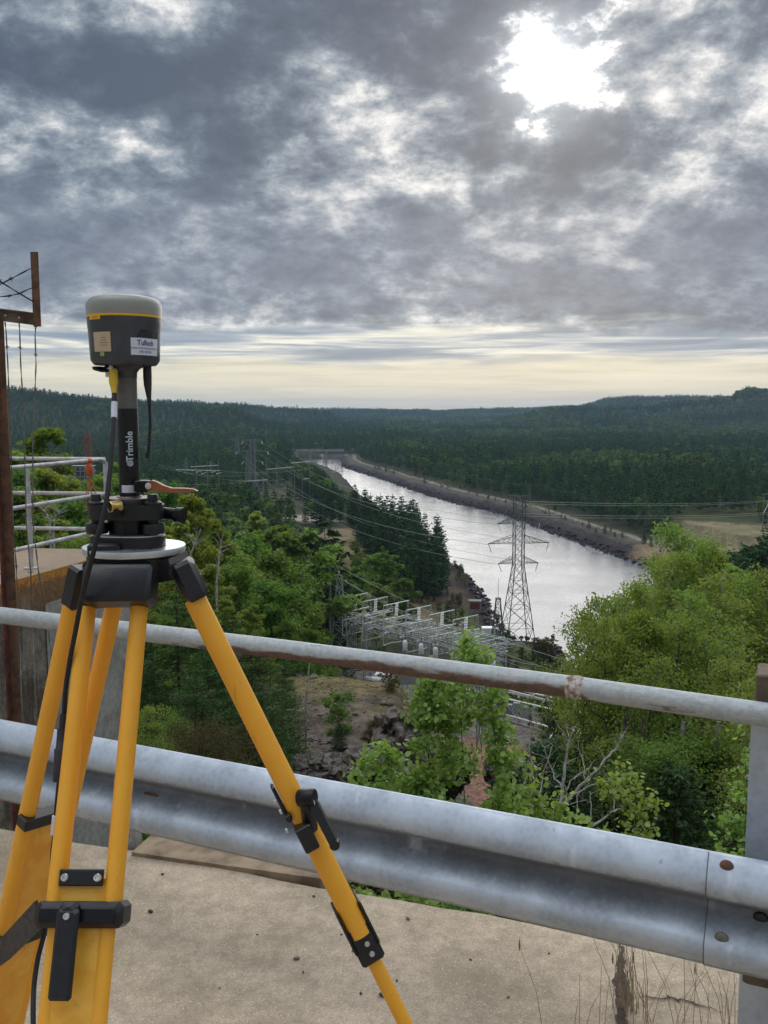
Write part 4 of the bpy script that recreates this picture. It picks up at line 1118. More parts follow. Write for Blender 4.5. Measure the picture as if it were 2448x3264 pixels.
wbeam('rail_panel', -9.0, TS + .30, 0, rail); p2 = wbeam('rail_panel', TS, TS + 5.5, .0065, rail)
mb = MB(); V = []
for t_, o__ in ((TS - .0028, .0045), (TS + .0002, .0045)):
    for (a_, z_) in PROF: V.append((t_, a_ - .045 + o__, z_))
n_ = len(PROF); mb.add(V, [(j, j + 1, n_ + j + 1, n_ + j) for j in range(n_ - 1)]); mb.build('lap_dirt_shade_line', plain('lap_grime_shade', (.17, .175, .185), .9), rail, 50)  # seam strip: the lap's dirt and its shadow painted as one dark tone
def yprof(z):   # y of the front face at height z below the top edge
    best = min(zip(PROF[:-1], PROF[1:]), key=lambda s: 0 if (s[0][1] - z) * (s[1][1] - z) <= 0 else 9)
    (a0, z0), (a1, z1) = best; return a0 + (a1 - a0) * ((z - z0) / (z1 - z0 if z1 != z0 else 1e-6)) - .045
def rail_pt(px, py):
    off = .03
    for _ in range(6):
        t, p = t_of(px, py, off); off = yprof(max(min(p.z - ZT, -.01), -.28)) + .0045
    return t, off, p.z - ZT
def head_bolt(px, py, r, mat, label=None):
    t, y_, z_ = rail_pt(px, py); mb = MB()
    mb.lathe([(r, 0), (r, .002), (r * .85, .0055), (r * .5, .008), (.0008, .009)], 18, (t, y_ - .001, z_), basis((1, 0, 0), (0, 1, 0)))
    o = mb.build('bolt', mat, rail, 40)
    if label: o['label'] = label
head_bolt(2316, 2762, .0165, m_rust, 'rusty upper splice bolt'); head_bolt(2300, 2991, .0165, plain('dull_bolt', (.20, .19, .16), .6, .4), 'dull lower splice bolt')
head_bolt(2425, 2929, .018, m_blk, 'dark bolt in the trough')
def slot(px, py, w_, h_):
    t, y_, z_ = rail_pt(px, py); mb = MB(); N = 16
    pl = [((w_ - h_) / 2 * (1 if math.cos(q) > 0 else -1) + math.cos(q) * h_ / 2, math.sin(q) * h_ / 2) for q in (2 * math.pi * (i + .5) / N for i in range(N))]
    mb.prism(pl, -.0015, .0012, basis((1, 0, 0), (0, 1, -.35)), (t, y_ + .0005, z_)); mb.m = 1
    mb.build('slot_hole', [m_rust, m_blk], rail, 30)
slot(483, 2532, .052, .016)
# post behind the splice on the right, with the block between
tp_, pp = t_of(2385, 2500, -.16)
post = empty('guardrail_post'); post.matrix_world = Matrix.Translation(Vector((0, 0, 0)) + gpt(tp_, -.16, 0)) @ M_g.to_4x4()
tag(post, 'wide grey steel post at the right edge carrying pipe and crash barrier', 'post')
PTZ = .945
mb = MB(); mb.box((.085, 0, PTZ / 2 - .5), (.17, .010, PTZ + 1.0)); mb.box((.085, -.075, PTZ / 2 - .5), (.010, .14, PTZ + 1.0)); mb.box((.085, -.150, PTZ / 2 - .5), (.17, .010, PTZ + 1.0)); mb.build('steel_section', m_galvp, post, 30)
mb = MB(); mb.box((.085, .055, .42), (.15, .095, .22), None, .006); mb.build('spacer_block', m_brown, post, 30)
tb_, pb_ = t_of(2410, 2160, -.13)
mb = MB(); mb.box((tb_ - tp_ + .075, -.06, (PTZ + .002 + pb_.z) / 2), (.15, .12, pb_.z - PTZ - .002), None, .004); mb.box((tb_ - tp_ + .075, .0008, pb_.z - .026), (.146, .002, .005))
mb.build('timber_cap', m_brown, post, 30)
# second post, half hidden beside the tripod
for tt in (t_of(-300, 2500, -.16)[0],):
    p2_ = empty('guardrail_post'); p2_.matrix_world = Matrix.Translation(gpt(tt, -.16, 0)) @ M_g.to_4x4(); tag(p2_, 'grey steel guardrail post outside the left edge', 'post')
    mb = MB(); mb.box((.085, 0, .1), (.17, .010, 1.2)); mb.box((.085, -.075, .1), (.010, .14, 1.2)); mb.box((.085, -.150, .1), (.17, .010, 1.2)); mb.build('steel_section', m_galvp, p2_, 30)

# ---- handrail pipe
pts = []
for px, py in ((-900, 1853), (0, 1961), (450, 2015), (900, 2069), (1380, 2131), (1835, 2191), (2448, 2279), (3000, 2358)):
    t, p = t_of(px, py, -.12); pts.append(p)
ob = MB(); O0 = pts[0].copy()
mid = pts[4]
dense = []
for a_, b_ in zip(pts[:-1], pts[1:]):
    for i in range(6): dense.append(a_.lerp(b_, i / 6))
dense.append(pts[-1]); e_ = (pts[-1] - pts[-2]).normalized(); dense += [pts[-1] + e_ * .8 * q for q in (1, 2, 3, 4)]
inv = M_g.transposed()
c0 = pts[1]
slope = (pts[5].z - pts[1].z) / ((pts[5] - pts[1]).dot(gd))
loc = [inv @ (p - c0) for p in dense]
ob.tube(loc, .0295, 22)
wj = inv @ (pts[5] - c0)
pipe = ob.build('handrail_pipe', m_pipe, None, 60); pipe.matrix_world = Matrix.Translation(c0) @ M_g.to_4x4()
tag(pipe, 'round grey handrail pipe with rust patches running above the crash barrier', 'handrail')
wmb = MB(); d_ = (loc[31] - loc[29]).normalized()
rg2 = np.random.default_rng(5)
Vr = [(.0295 + .0035 * math.exp(-((i - 5) / 2.2) ** 2) + .0006 * math.sin(i * 2.4), (i - 5) * .0045) for i in range(11)]
wmb.lathe(Vr, 22, wj, basis((0, 1, 0), d_)); wmb.build('weld_bead', plain('flaking_white_weld', (.62, .60, .55), .8, 0, .2, 60, .003, c2=(.20, .09, .05)), pipe, 50)
print('pipe', pts[1].z, pts[5].z, wj.x)

# ---- deck
E1 = at_z(300, 2690, 0); E2 = at_z(1380, 2886, 0); ed = (E2 - E1).normalized(); en = Vector((-ed.y, ed.x, 0)); en = en if en.y > 0 else -en
rg3 = np.random.default_rng(9); N = 120; V = []; F = []
ts = np.linspace(-9, 9, N)
for i, t in enumerate(ts):
    j1 = rg3.normal(0, .006) + .012 * math.sin(t * 5)
    e = E1 + ed * t + en * j1
    V += [e + en * .0 + Vector((0, 0, -.6)), e + Vector((0, 0, -.015 + rg3.normal(0, .002))), e - en * .012, e - en * .5, e - en * 2.5, e - en * 9]
for i in range(N - 1):
    for j in range(5): F.append((i * 6 + j, i * 6 + 6 + j, i * 6 + 7 + j, i * 6 + 1 + j))
mb = MB(); mb.add(V, [f[::-1] for f in F]); o = mb.build('road_deck', m_deck, None, 60)
# make sure the top faces up
me_ = o.data
if me_.polygons[3].normal.z < 0 if abs(me_.polygons[3].normal.z) > .5 else False: me_.flip_normals()
tag(o, 'weathered sandy concrete of the dam crest', kind='structure')
# pebbles and chips lying on the concrete
for i, (px, py, s, dk) in enumerate([(1218, 2385 + 790, 22, 1), (945, 3058, 20, 0), (1128, 3032, 16, 0), (966, 3100, 9, 1), (1300, 2930, 16, 0), (1205, 3018, 9, 1), (1265, 3127, 10, 1), (518, 2788, 10, 1), (480, 2908, 18, 1), (1088, 2980, 8, 1), (2130, 3178, 11, 1), (1000, 2858, 10, 1), (1150, 3168, 12, 1), (700, 3150, 8, 0), (1500, 3060, 9, 1), (1620, 3180, 12, 0), (820, 2980, 7, 1), (1750, 3040, 8, 1)]):
    p = at_z(px, py, 0); r_ = s / 2 * p.y / FPX; mb = MB(); q = rg3.uniform(0, 3)
    V = []; 
    mb.lathe([(r_ * .6, 0), (r_ * 1.0, r_ * .35), (r_ * .75, r_ * .8), (r_ * .2, r_ * 1.0)], 7, (0, 0, 0), Matrix.Rotation(q, 3, 'Z'), 1.25, .8)
    o = mb.build('pebble', plain('dark_chip' if dk else 'brown_pebble', (.055, .05, .048) if dk else (.20, .15, .12), .8), None, 25); o.location = p
    o.rotation_euler = (0, 0, q)
    tag(o, ('dark stone chip' if dk else 'brownish pebble') + ' on the concrete, ' + ['below the black bracket of the right tripod leg', 'left of the right tripod leg foot', 'right beside the tripod leg below its bracket', 'tiny, left of the right tripod leg', 'right of the upper black bracket', 'small, beside the leg bracket', 'small, right of the lowest leg section', 'small, near the front tripod leg top', 'elongated, right of the front leg clamp', 'tiny, left of the leg bracket bolts', 'small, beside the dry weeds', 'under the crash barrier left of the tripod leg', 'small, left of the lowest leg section', 'tiny, low between the tripod legs', 'small, right of the lowest leg section under the barrier', 'low in the picture between leg and weeds', 'tiny, mid way between the tripod legs', 'tiny, under the crash barrier near the weeds'][i], 'stone')
# lichen-brown timber lying along the edge
pa = at_z(425, 2712, .01) ; pb2 = at_z(1010, 2812, .01); pa += en * .06; pb2 += en * .10
mb = MB(); mb.bar(pa + Vector((0, 0, -.03)), pb2 + Vector((0, 0, -.03)), .16, .07); o = mb.build('timber_plank', plain('weathered_plank', (.34, .25, .16), .9, 0, .2, 9, .004, c2=(.17, .12, .08)), None, 30)
tag(o, 'weathered brown plank lying behind the concrete edge under the barrier', 'plank')

# ---- concrete pier
ZP = .32
C2 = at_z(402, 1752, ZP); C2.y = C2.y; pdir = Vector((.30, .954, 0)).normalized()
Pn = at_z(38, 1852, ZP); pdir = (C2 - Pn); pdir.z = 0; pdir.normalize()
back = Vector((-.985, .10, 0)).normalized()
front0 = C2 - pdir * 4.6
poly_ = [(C2.x, C2.y), (C2.x + back.x * 5, C2.y + back.y * 5), (front0.x + back.x * 5, front0.y + back.y * 5), (front0.x, front0.y)]
mb = MB(); zz_ = [-11, -2, 0, ZP - .03, ZP]
n_ = 26; V = []; F = []
# right face subdivided so its edge can be chipped
mb.prism(poly_, -11, ZP); pier = mb.build('concrete_pier', m_pier, None, 20)
tag(pier, 'old concrete pier with rust stains and orange lichen along its top edge', 'concrete pier')
# pale pilaster on the pier's far corner
mb = MB(); q0 = C2 + pdir * .004 - Vector((0, 0, 0)); 
mb.prism([(C2.x + .012, C2.y + .02), (C2.x - .3, C2.y + .26), (C2.x - .34, C2.y - .0), (C2.x - pdir.x * 1.35 + .012, C2.y - pdir.y * 1.35)], -11, ZP - .28); mb.build('pale_buttress', m_palecon, pier, 20)
mb = MB(); cb = at_z(400, 2700, 0); mb.box((cb.x, cb.y + .06, .02), (.075, .1, .16), None, .006); o = mb.build('concrete_stub', m_palecon, None, 20); tag(o, 'small pale concrete stub behind the front tripod leg', 'concrete block')

# ---- white pipe railing on the pier
rl = empty('pipe_railing', (0, 0, 0)); tag(rl, 'white three-rail pipe railing on top of the concrete pier', 'railing')
RCb = C2 - pdir * .15 + back * .10
zr3 = (1.237, .897, .545)
def on_ray_vertical(px, py, y_): return at_y(px, py, y_)
for i, z_ in enumerate(zr3):
    c_ = Vector((RCb.x, RCb.y, z_)); n_ = c_ - pdir * 4.4; f_ = c_ + back * 4.8
    mb = MB(); k_ = .05 if i == 0 else .0
    if i == 0:
        mb.tube([n_, c_ - pdir * .09, c_ - pdir * .03 + Vector((0, 0, -.012)), c_ + Vector((0, 0, -.05))], .019, 12)
    else: mb.tube([n_, c_], .019, 12)
    mb.build('rail', m_white, rl, 50)
    mb = MB(); mb.tube([c_ + back * (.0), f_], .019, 12); mb.build('rail', m_white, rl, 50)
mb = MB(); mb.tube([(RCb.x, RCb.y, ZP), (RCb.x, RCb.y, zr3[0] - .03)], .024, 12); mb.build('post', m_white, rl, 50)
pb_ = at_z(100, 1812, ZP); pq = RCb + (-pdir) * ((RCb - pb_).dot(pdir)); 
for q_ in (Vector((pb_.x, pb_.y, 0)), RCb - pdir * 3.6, RCb + back * 2.4):
    mb = MB(); mb.tube([(q_.x, q_.y, ZP + .004), (q_.x, q_.y, zr3[0] - .0)], .0215, 12); mb.lathe([(.06, ZP + .002), (.06, ZP + .010), (.03, ZP + .012)], 16, (q_.x, q_.y, 0)); mb.build('post', m_white, rl, 50)
# orange streamer
st_ = empty('plastic_streamer', RCb - pdir * .28 + Vector((0, 0, zr3[0])) - Vector((0, 0, RCb.z))); tag(st_, 'orange flagging tape tied to the corner of the white railing', 'streamer')
mb = MB(); mb.lathe([(.022, -.03), (.0245, -.02), (.0245, .02), (.022, .03)], 12, (0, 0, 0), basis((0, 0, 1), pdir)); mb.lathe([(.010, -.14), (.034, -.10), (.030, -.05), (.012, -.015)], 9, (0, 0, 0)); mb.build('knot', m_streamer, st_, 40)
for i in range(4):
    mb = MB(); x0 = (-.03, -.008, .016, .035)[i]; L = (.37, .30, .33, .27)[i]
    for k_ in range(6):
        a_ = Vector((x0 + .012 * math.sin(k_ + i), 0, -.11 - L * k_ / 6)); b2 = Vector((x0 + .008 * i * (k_ + 1) / 6 + .012 * math.sin(k_ + 1 + i), .0, -.11 - L * (k_ + 1) / 6)); mb.bar(a_, b2, .010, .0012, (0, 1, 0))
    mb.build('tape_tail', plain('faded_orange_tape', (.55, .22, .10), .6), st_, 0)

# ---- rusty security fence at the left edge
FD = 3.72
fp = empty('fence_post', at_d(20, 1600, FD)); o0 = fp.location.copy(); tag(fp, 'rusty angle-iron fence post with a bent arm for barbed wire at the left edge', 'fence post')
def L_(p): return Vector(p) - o0
base = at_d(49, 2303, FD); top_ = at_d(-12, 1030, FD); x_ = (base.x + top_.x) / 2 + .003; y_ = at_d(20, 1600, FD).y
mb = MB(); z0, z1 = .0, at_y(0, 1000, y_).z
for (a_, c__) in (((x_, y_), (.042, .005)), ):
    mb.box(L_((x_, y_, (z0 + z1) / 2 - .1)), (.042, .005, z1 - z0 + .2))
mb.build('upright', m_rust, fp, 20); mb = MB(); mb.box(L_((x_ - .0185, y_ - .0215, (z0 + z1) / 2 - .1)), (.005, .038, z1 - z0 + .2)); mb.build('upright_flange', m_rustred, fp, 20)
h0 = at_y(-160, 984, y_ - .01); h1 = at_y(112, 1018, y_ - .01)
mb = MB(); mb.bar(L_(h0), L_(h1), .005, .046, (0, 0, 1)); mb.bar(L_(h0 + Vector((0, -.02, .022))), L_(h1 + Vector((0, -.02, .022))), .035, .004); mb.build('cross_arm', plain('grey_brown_steel', (.22, .19, .145), .8, .2, .2, 14, .003, c2=(.12, .07, .045)), fp, 20)
u0 = at_y(119, 1041, y_ - .02); u1 = at_y(109, 803, y_ - .02)
mb = MB(); mb.bar(L_(u0), L_(u1), .030, .004, (0, 1, 0)); mb.bar(L_(u0 + Vector((-.013, .014, 0))), L_(u1 + Vector((-.013, .014, -.012))), .004, .030, (0, 1, 0)); mb.build('upright_arm', m_rust, fp, 20)
for px, py in ((17, 1005), (61, 1012), (108, 915), (103, 958)):
    mb = MB(); c__ = at_y(px, py, y_ - .024); mb.lathe([(.0045, -.002), (.0045, .002), (.002, .004)], 10, L_(c__), basis((1, 0, 0), (0, -1, 0))); mb.build('hole_rivet', m_whitep if px < 80 else m_rustred, fp, 30)
def barbed(path, label, r=.0016, barbs=True, closed_=False, dd=None, seed=1):
    rg_ = np.random.default_rng(seed)
    P = [at_d(px, py, d_) for px, py, d_ in path]; out = []
    for a_, b_ in zip(P[:-1], P[1:]):
        n_ = max(2, int((b_ - a_).length / .03))
        for i in range(n_): out.append(a_.lerp(b_, i / n_))
    out.append(P[-1]); mb = MB()
    for ph in (0, math.pi):
        q_ = []
        for i, p in enumerate(out):
            a__ = i * 1.1 + ph; q_.append(p + Vector((math.cos(a__), math.sin(a__) * .5, math.sin(a__))) * r * 1.1)
        mb.tube(q_, r, 5)
    L_tot = 0
    if barbs:
        for i in range(4, len(out) - 2, 7):
            p = out[i]; t = (out[i + 1] - out[i - 1]).normalized()
            for s_ in range(3):
                v_ = Vector(rg_.normal(size=3)); v_ = (v_ - t * v_.dot(t)).normalized(); mb.tube([p - v_ * .012, p + t * .003, p + v_ * .014], .0011, 4)
            mb.tube([p - t * .007, p + t * .007], r * 2.4, 6)
    o = mb.build('barbed_wire', m_wire if label.find('dark') < 0 else m_blkm, None, 60); tag(o, label, 'barbed wire')
d0 = FD - .01
barbed([(97, 856, d0), (70, 870, d0), (0, 907, d0 - .1), (-120, 975, d0 - .2)], 'dark barbed wire strand rising to the upper part of the bent post arm', .0017)
barbed([(100, 918, d0), (60, 936, d0), (30, 943, d0), (0, 946, d0), (-120, 940, d0 - .2)], 'dark barbed wire strand sagging to the middle of the bent arm', .0017, seed=2)
barbed([(100, 958, d0 - .02), (0, 897, d0 - .1), (-120, 820, d0 - .2)], 'dark wire falling from the upper left to the foot of the arm, crossing the others', .0017, seed=3)
barbed([(16, 1026, d0), (19, 1050, d0), (25, 1160, d0), (30, 1286, d0), (34, 1413, d0), (42, 1666, d0), (52, 1804, d0 + .1), (63, 2034, d0 + .1), (69, 2226, d0), (75, 2310, d0)], 'loose barbed wire hanging nearest the rusty fence post', .0016, seed=4)
barbed([(61, 1030, d0), (63, 1055, d0), (66, 1160, d0), (74, 1286, d0), (78, 1413, d0), (84, 1666, d0), (98, 1823, d0), (104, 1996, d0 + .1), (111, 2188, d0), (119, 2315, d0)], 'loose barbed wire hanging from the middle of the cross arm', .0016, seed=5)
barbed([(114, 1040, d0), (112, 1070, d0), (115, 1160, d0), (110, 1286, d0), (105, 1413, d0), (105, 1666, d0), (123, 1823, d0), (152, 1996, d0 + .1), (165, 2092, d0 + .1), (176, 2170, d0 + .12)], 'loose barbed wire hanging from the outer end of the cross arm', .0016, seed=6)
# chain link beyond the post
cl = MB(); zA, zB = .42, 1.55; s_ = .055; x1 = x_ - .012
for i in range(14):
    for dirn in (1, -1):
        q_ = []; xx = x1 - i * s_
        for k_ in range(int((zB - zA) / s_)):
            q_.append(Vector((xx + dirn * (s_ / 2) * (1 if k_ % 2 else -1) - s_ / 2, y_ + .004 * dirn * (1 if k_ % 2 else -1), zA + k_ * s_)))
        cl.tube(q_, .0016, 4, False)
o = cl.build('chain_link_mesh', m_wire, None, 60); tag(o, 'patch of grey chain-link mesh left of the rusty post', 'chain-link fence')

# ============================================================ surveying tripod
AX = at_y(417, 1735, 1.46); YA = AX.y
def zt(py): return at_y(417, py, YA).z
HZ = zt(1738)                                  # height of the tripod head
hx, hy = at_y(428, 1738, YA).x, YA
px2m = YA / FPX
tri = empty('surveying_tripod', (hx, hy, 0)); T0 = Vector((hx, hy, 0)); tag(tri, 'yellow fibreglass surveying tripod with black hinges and clamps', 'tripod')
def TL(p): return Vector(p) - T0
def tb(name, mb, mat, parent=tri, smooth=38): return mb.build(name, mat, parent, smooth)
# head
mb = MB(); mb.lathe([(.076, -.012), (.080, -.010), (.081, -.001), (.0805, .000), (.052, .001), (.030, .001)], 48, TL((hx, hy, HZ))); tb('head_plate', mb, m_alu)
mb = MB(); mb.lathe([(.050, -.050), (.066, -.046), (.072, -.034), (.075, -.014), (.074, -.0125)], 40, TL((hx, hy, HZ))); mb.lathe([(.020, -.085), (.030, -.08), (.030, -.045)], 24, TL((hx, hy, HZ))); tb('head_casting', mb, m_blk)
def on(q, f, s=0., n=0.): return q['A'] + q['t'] * q['L'] * f + q['side'] * s + q['n'] * n
def frac(q, py):   # fraction along the leg where it passes picture row py
    lo, hi = 0., 1.
    for _ in range(40):
        m = (lo + hi) / 2; p = on(q, m); v = p - Vector((0, 0, EYE)); d = v.y * CP - v.z * SP; yy_ = 1632 - FPX * (v.y * SP + v.z * CP) / d
        if yy_ < py: lo = m
        else: hi = m
    return lo
def etube(a, b, side, n, rs, rn, k=20):
    a = Vector(a); b = Vector(b); t = (b - a).normalized(); s_ = (side - t * side.dot(t)).normalized(); m_ = t.cross(s_)
    mb = MB(); V = [p + s_ * math.cos(q) * rs + m_ * math.sin(q) * rn for p in (a, b) for q in (2 * math.pi * i / k for i in range(k))]
    mb.add(V, [tuple(range(k - 1, -1, -1)), tuple(range(k, 2 * k))] + [(i, (i + 1) % k, k + (i + 1) % k, k + i) for i in range(k)]); return mb
def leg(A, B, side, sp, label, rt=.0168, clamp_at=2900, bolts=True, top_len=.060, name='leg'):
    """A: hinge end, B: a point low on the leg; side: unit vector across the pair of tubes; sp: half their spacing; runs on to the ground"""
    A = Vector(A); B = Vector(B); t = (B - A).normalized(); k = (0 - A.z) / t.z; G = A + t * k; L = (G - A).length
    side = (side - t * side.dot(t)).normalized(); n = t.cross(side).normalized()
    if n.y > 0: n = -n
    M = Matrix((side, t, n)).transposed()
    Q_ = dict(A=A, t=t, L=L, side=side, n=n); up_end = A + t * (L * frac(Q_, clamp_at))
    lg = None
    out = {}
    s0 = A + t * top_len * .4
    mb = etube(TL(s0 + side * sp), TL(up_end + side * sp), side, n, .0128, .0172); lg = mb.build(name, m_yel, tri, 60)
    if label: lg['label'] = label
    mb = etube(TL(s0 - side * sp), TL(up_end - side * sp), side, n, .0128, .0172); mb.build('tube', m_yel, lg, 60)
    return dict(A=A, t=t, G=G, L=L, side=side, n=n, M=M, obj=lg, sp=sp, up=up_end, rt=rt)
def lowleg(q, f0, w_, th, ridge=True):
    """the sliding lower section, from fraction f0 of the length to the ground, with its shoe"""
    a_ = q['A'] + q['t'] * q['L'] * f0; g_ = q['G'] - q['t'] * .07
    mb = MB(); mb.bar(TL(a_), TL(g_), w_, th, q['n']); mb.build('lower_section', m_yel2, q['obj'], 30)
    if ridge:
        mb = MB()
        for s_ in (-1, 1): mb.tube([TL(a_ + q['side'] * s_ * w_ * .5), TL(g_ + q['side'] * s_ * w_ * .5)], th * .62, 12)
        mb.build('edge_tube', m_yel, q['obj'], 60)
    mb = MB(); mb.tube([TL(g_), TL(g_ + q['t'] * .05), TL(q['G'])], [.02, .012, .002], 12); mb.build('pointed_shoe', m_blkm, q['obj'], 40)

# front leg
qf = leg(at_d(366, 1890, 1.425), at_d(231, 3264, 1.235), Vector((1, -.04, 0)), .0405, 'leg nearest the camera, with clamp lever', clamp_at=2935)
lowleg(qf, frac(qf, 2800), .070, .020)
def blockon(q, f, s, n, size, mat, name, bev=.003, rot=0.):
    M = q['M'] @ Matrix.Rotation(rot, 3, 'Z'); mb = MB(); mb.box(TL(on(q, f, s, n)), size, M, bev); return mb.build(name, mat, q['obj'], 30)
def bolton(q, f, s, n, r=.0055, mat=None, axis=None):
    ax = axis or q['n']; mb = MB(); mb.lathe([(r, 0), (r, r * .5), (r * .8, r * .8), (r * .45, r * .82), (r * .4, r * .4)], 12, TL(on(q, f, s, n)), basis(q['side'] if axis is None else q['t'], ax)); return mb.build('bolt', mat or m_steel, q['obj'], 35)
f = frac(qf, 2795); blockon(qf, f, -.002, .016, (.062, .022, .006), m_blk, 'stop_plate', .0015)
bolton(qf, f, -.024, .0192, .0058); bolton(qf, f, .022, .0192, .0058)
fc = frac(qf, 2912)
blockon(qf, fc, 0, 0, (.124, .034, .050), m_blk, 'leg_clamp', .008); blockon(qf, fc, .0, .026, (.108, .022, .006), m_blkm, 'clamp_face', .004)
fl = frac(qf, 3030)
blockon(qf, fl, -.008, .037, (.031, .112, .010), m_blk, 'clamp_lever', .004); blockon(qf, frac(qf, 2905), -.008, .032, (.026, .030, .018), m_blk, 'lever_hub', .006)
bolton(qf, frac(qf, 2912), -.008, .0415, .005)
# hinge block of the front leg
mb = MB(); c_ = at_d(384, 1868, 1.405); tt = qf['t']
mb.box(TL(c_), (.106, .058, .052), qf['M'], .006); mb.box(TL(c_ + Vector((-.030, .03, .048))), (.05, .03, .03), None, .004); tb('hinge', mb, m_blk)
mb = MB(); mb.bar(TL(Vector((hx - .022, hy - .03, HZ - .045))), TL(c_ + Vector((-.02, .0, .02))), .060, .03); mb.bar(TL(Vector((hx, hy - .045, HZ - .03))), TL(c_ + Vector((.0, .01, .022))), .085, .026); tb('hinge_arm', mb, m_blkm)
# rear left leg
sL = Vector((.62, .78, 0)).normalized()
qb = leg(at_d(308, 1880, 1.56), at_d(84, 2910, 1.68), sL, .043, 'leg pointing away to the left', clamp_at=2985)
lowleg(qb, frac(qb, 2600), .070, .020)
f = frac(qb, 2585); blockon(qb, f, -.026, .012, (.07, .022, .03), m_blk, 'stop_plate', .003); bolton(qb, frac(qb, 2515), -.0, .024, .005)
f = frac(qb, 2965); blockon(qb, f, 0, 0, (.128, .036, .05), m_blk, 'leg_clamp', .008)
mb = MB(); c_ = at_d(307, 1868, 1.555); mb.box(TL(c_), (.106, .072, .038), qb['M'], .006); tb('hinge', mb, m_blk)
mb = MB(); mb.bar(TL(Vector((hx - .05, hy + .02, HZ - .030))), TL(c_ + Vector((.0, 0, .02))), .05, .028); tb('hinge_arm', mb, m_blkm)
# right leg
sR = ray(850, 2350).normalized()
qr = leg(at_d(600, 1866, 1.475), at_d(1292, 3264, 1.50), sR, .040, 'leg spread to the right', clamp_at=2950)
fr = frac(qr, 2960)
# adjust tube ends: lower tube section beyond the bracket
lowleg(qr, frac(qr, 2640), .056, .019)
f0 = frac(qr, 2525)
def rside(f, w_, n, size, mat, name, bev=.002): # w_ across the leg as seen from the camera
    return blockon(qr, f, n, w_, size, mat, name, bev)
vis = qr['n']
for (py, w_, sz, nm) in ((2520, -.0215, (.030, .055, .006), 'guide_plate'), (2560, -.020, (.070, .012, .010), 'guide_plate'), (2625, -.008, (.105, .040, .024), 'leg_clamp'), (2590, .019, (.030, .065, .010), 'clamp_jaw')):
    # local x = side (depth), y = along, z = normal (right in the picture)
    sgn = 1 if (qr['n'].x > 0) else -1
    blockon(qr, frac(qr, py), -.026, sgn * w_, (sz[0], sz[1], sz[2]), m_blk, nm, .002)
for py, w_ in ((2513, -.0265), (2545, -.0255), (2600, -.030)): bolton(qr, frac(qr, py), -.030, sgn * w_, .0045, axis=qr['n'] * (-sgn))
# the clamp lever with its round hub, hanging to the right of the leg
lh = at_d(990, 2550, 1.42); le = at_d(1067, 2690, 1.40)
mb = MB(); mb.lathe([(.012, -.014), (.0135, -.012), (.0135, .012), (.012, .014)], 18, TL(lh + Vector((-.006, 0, .004))), basis((0, 0, 1), (1, -.3, .2))); mb.build('lever_hub', m_blkm, qr['obj'], 40)
mb = MB(); mb.bar(TL(lh + Vector((.004, -.002, -.002))), TL(le), .0135, .011, (0, 1, 0)); mb.tube([TL(le + Vector((0, -.006, 0))), TL(le + Vector((0, .006, 0)))], .008, 14); mb.tube([TL(lh + Vector((-.002, .02, -.055))), TL(lh + Vector((-.008, .0, 0)))], [.012, .009], 10); mb.build('clamp_lever', m_blk, qr['obj'], 40)
mb = MB(); mb.lathe([(.004, 0), (.004, .002)], 10, TL(lh + Vector((.004, -.010, 0))), basis((1, 0, 0), (.2, -1, 0))); mb.build('bolt', m_steel, qr['obj'], 40)
# foot bracket of the upper section
blockon(qr, frac(qr, 2975), -.043, 0, (.010, .066, .040), m_blk, 'end_bracket', .004)
blockon(qr, frac(qr, 2925), -.02, sgn * -.0195, (.060, .075, .005), m_blk, 'end_bracket', .002); blockon(qr, frac(qr, 2925), -.02, sgn * .0195, (.060, .075, .005), m_blk, 'end_bracket', .002)
for py in (2972, 3003): bolton(qr, frac(qr, py), -.049, sgn * .002, .0048, axis=-qr['side'] if qr['side'].y > 0 else qr['side'])
mb = MB(); pR = on(qr, frac(qr, 3040)); mb.tube([TL(pR), TL(pR + qr['t'] * .004)], .0205, 18); mb.build('collar', m_yel, qr['obj'], 40)
# elbow casting carrying the right leg
e0 = Vector((hx + .03, hy - .01, HZ - .040)); e1 = at_d(575, 1802, 1.46); e2 = at_d(604, 1880, 1.47)
mb = MB(); mb.bar(TL(e0), TL(e1), .075, .034); mb.build('hinge_arm', m_blk, tri, 30)
Mr = qr['M']
mb = MB(); c_ = (e1 + e2) / 2 + Vector((.004, 0, .004)); tl = (e2 - e1).normalized(); sd_ = sR; mb.box(TL(c_ + tl * .010), (.112, .064, .038), Matrix((sd_, tl, tl.cross(sd_) * -1)).transposed() if False else qr['M'], .008); mb.tube([TL(e1 + Vector((.003, -.038, -.004))), TL(e1 + Vector((.003, .038, -.004)))], .013, 16); mb.box(TL(at_d(630, 1845, 1.46)), (.05, .020, .016), qr['M'], .004); mb.build('hinge', m_blk, tri, 35)
# strap from the rear clamp to the front clamp
sa = on(qb, frac(qb, 2965), -.066, .02); sb_ = on(qf, fc, -.062, .0)
mb = MB(); pp_ = [sa + Vector((-.09, -.06, -.03)), sa + Vector((-.02, -.05, -.012)), sa.lerp(sb_, .5) + Vector((0, -.03, -.004)), sb_]
for a_, b_ in zip(pp_[:-1], pp_[1:]): mb.bar(TL(a_), TL(b_), .004, .036, (0, 0, 1))
mb.build('strap', m_sleeve, tri, 30)

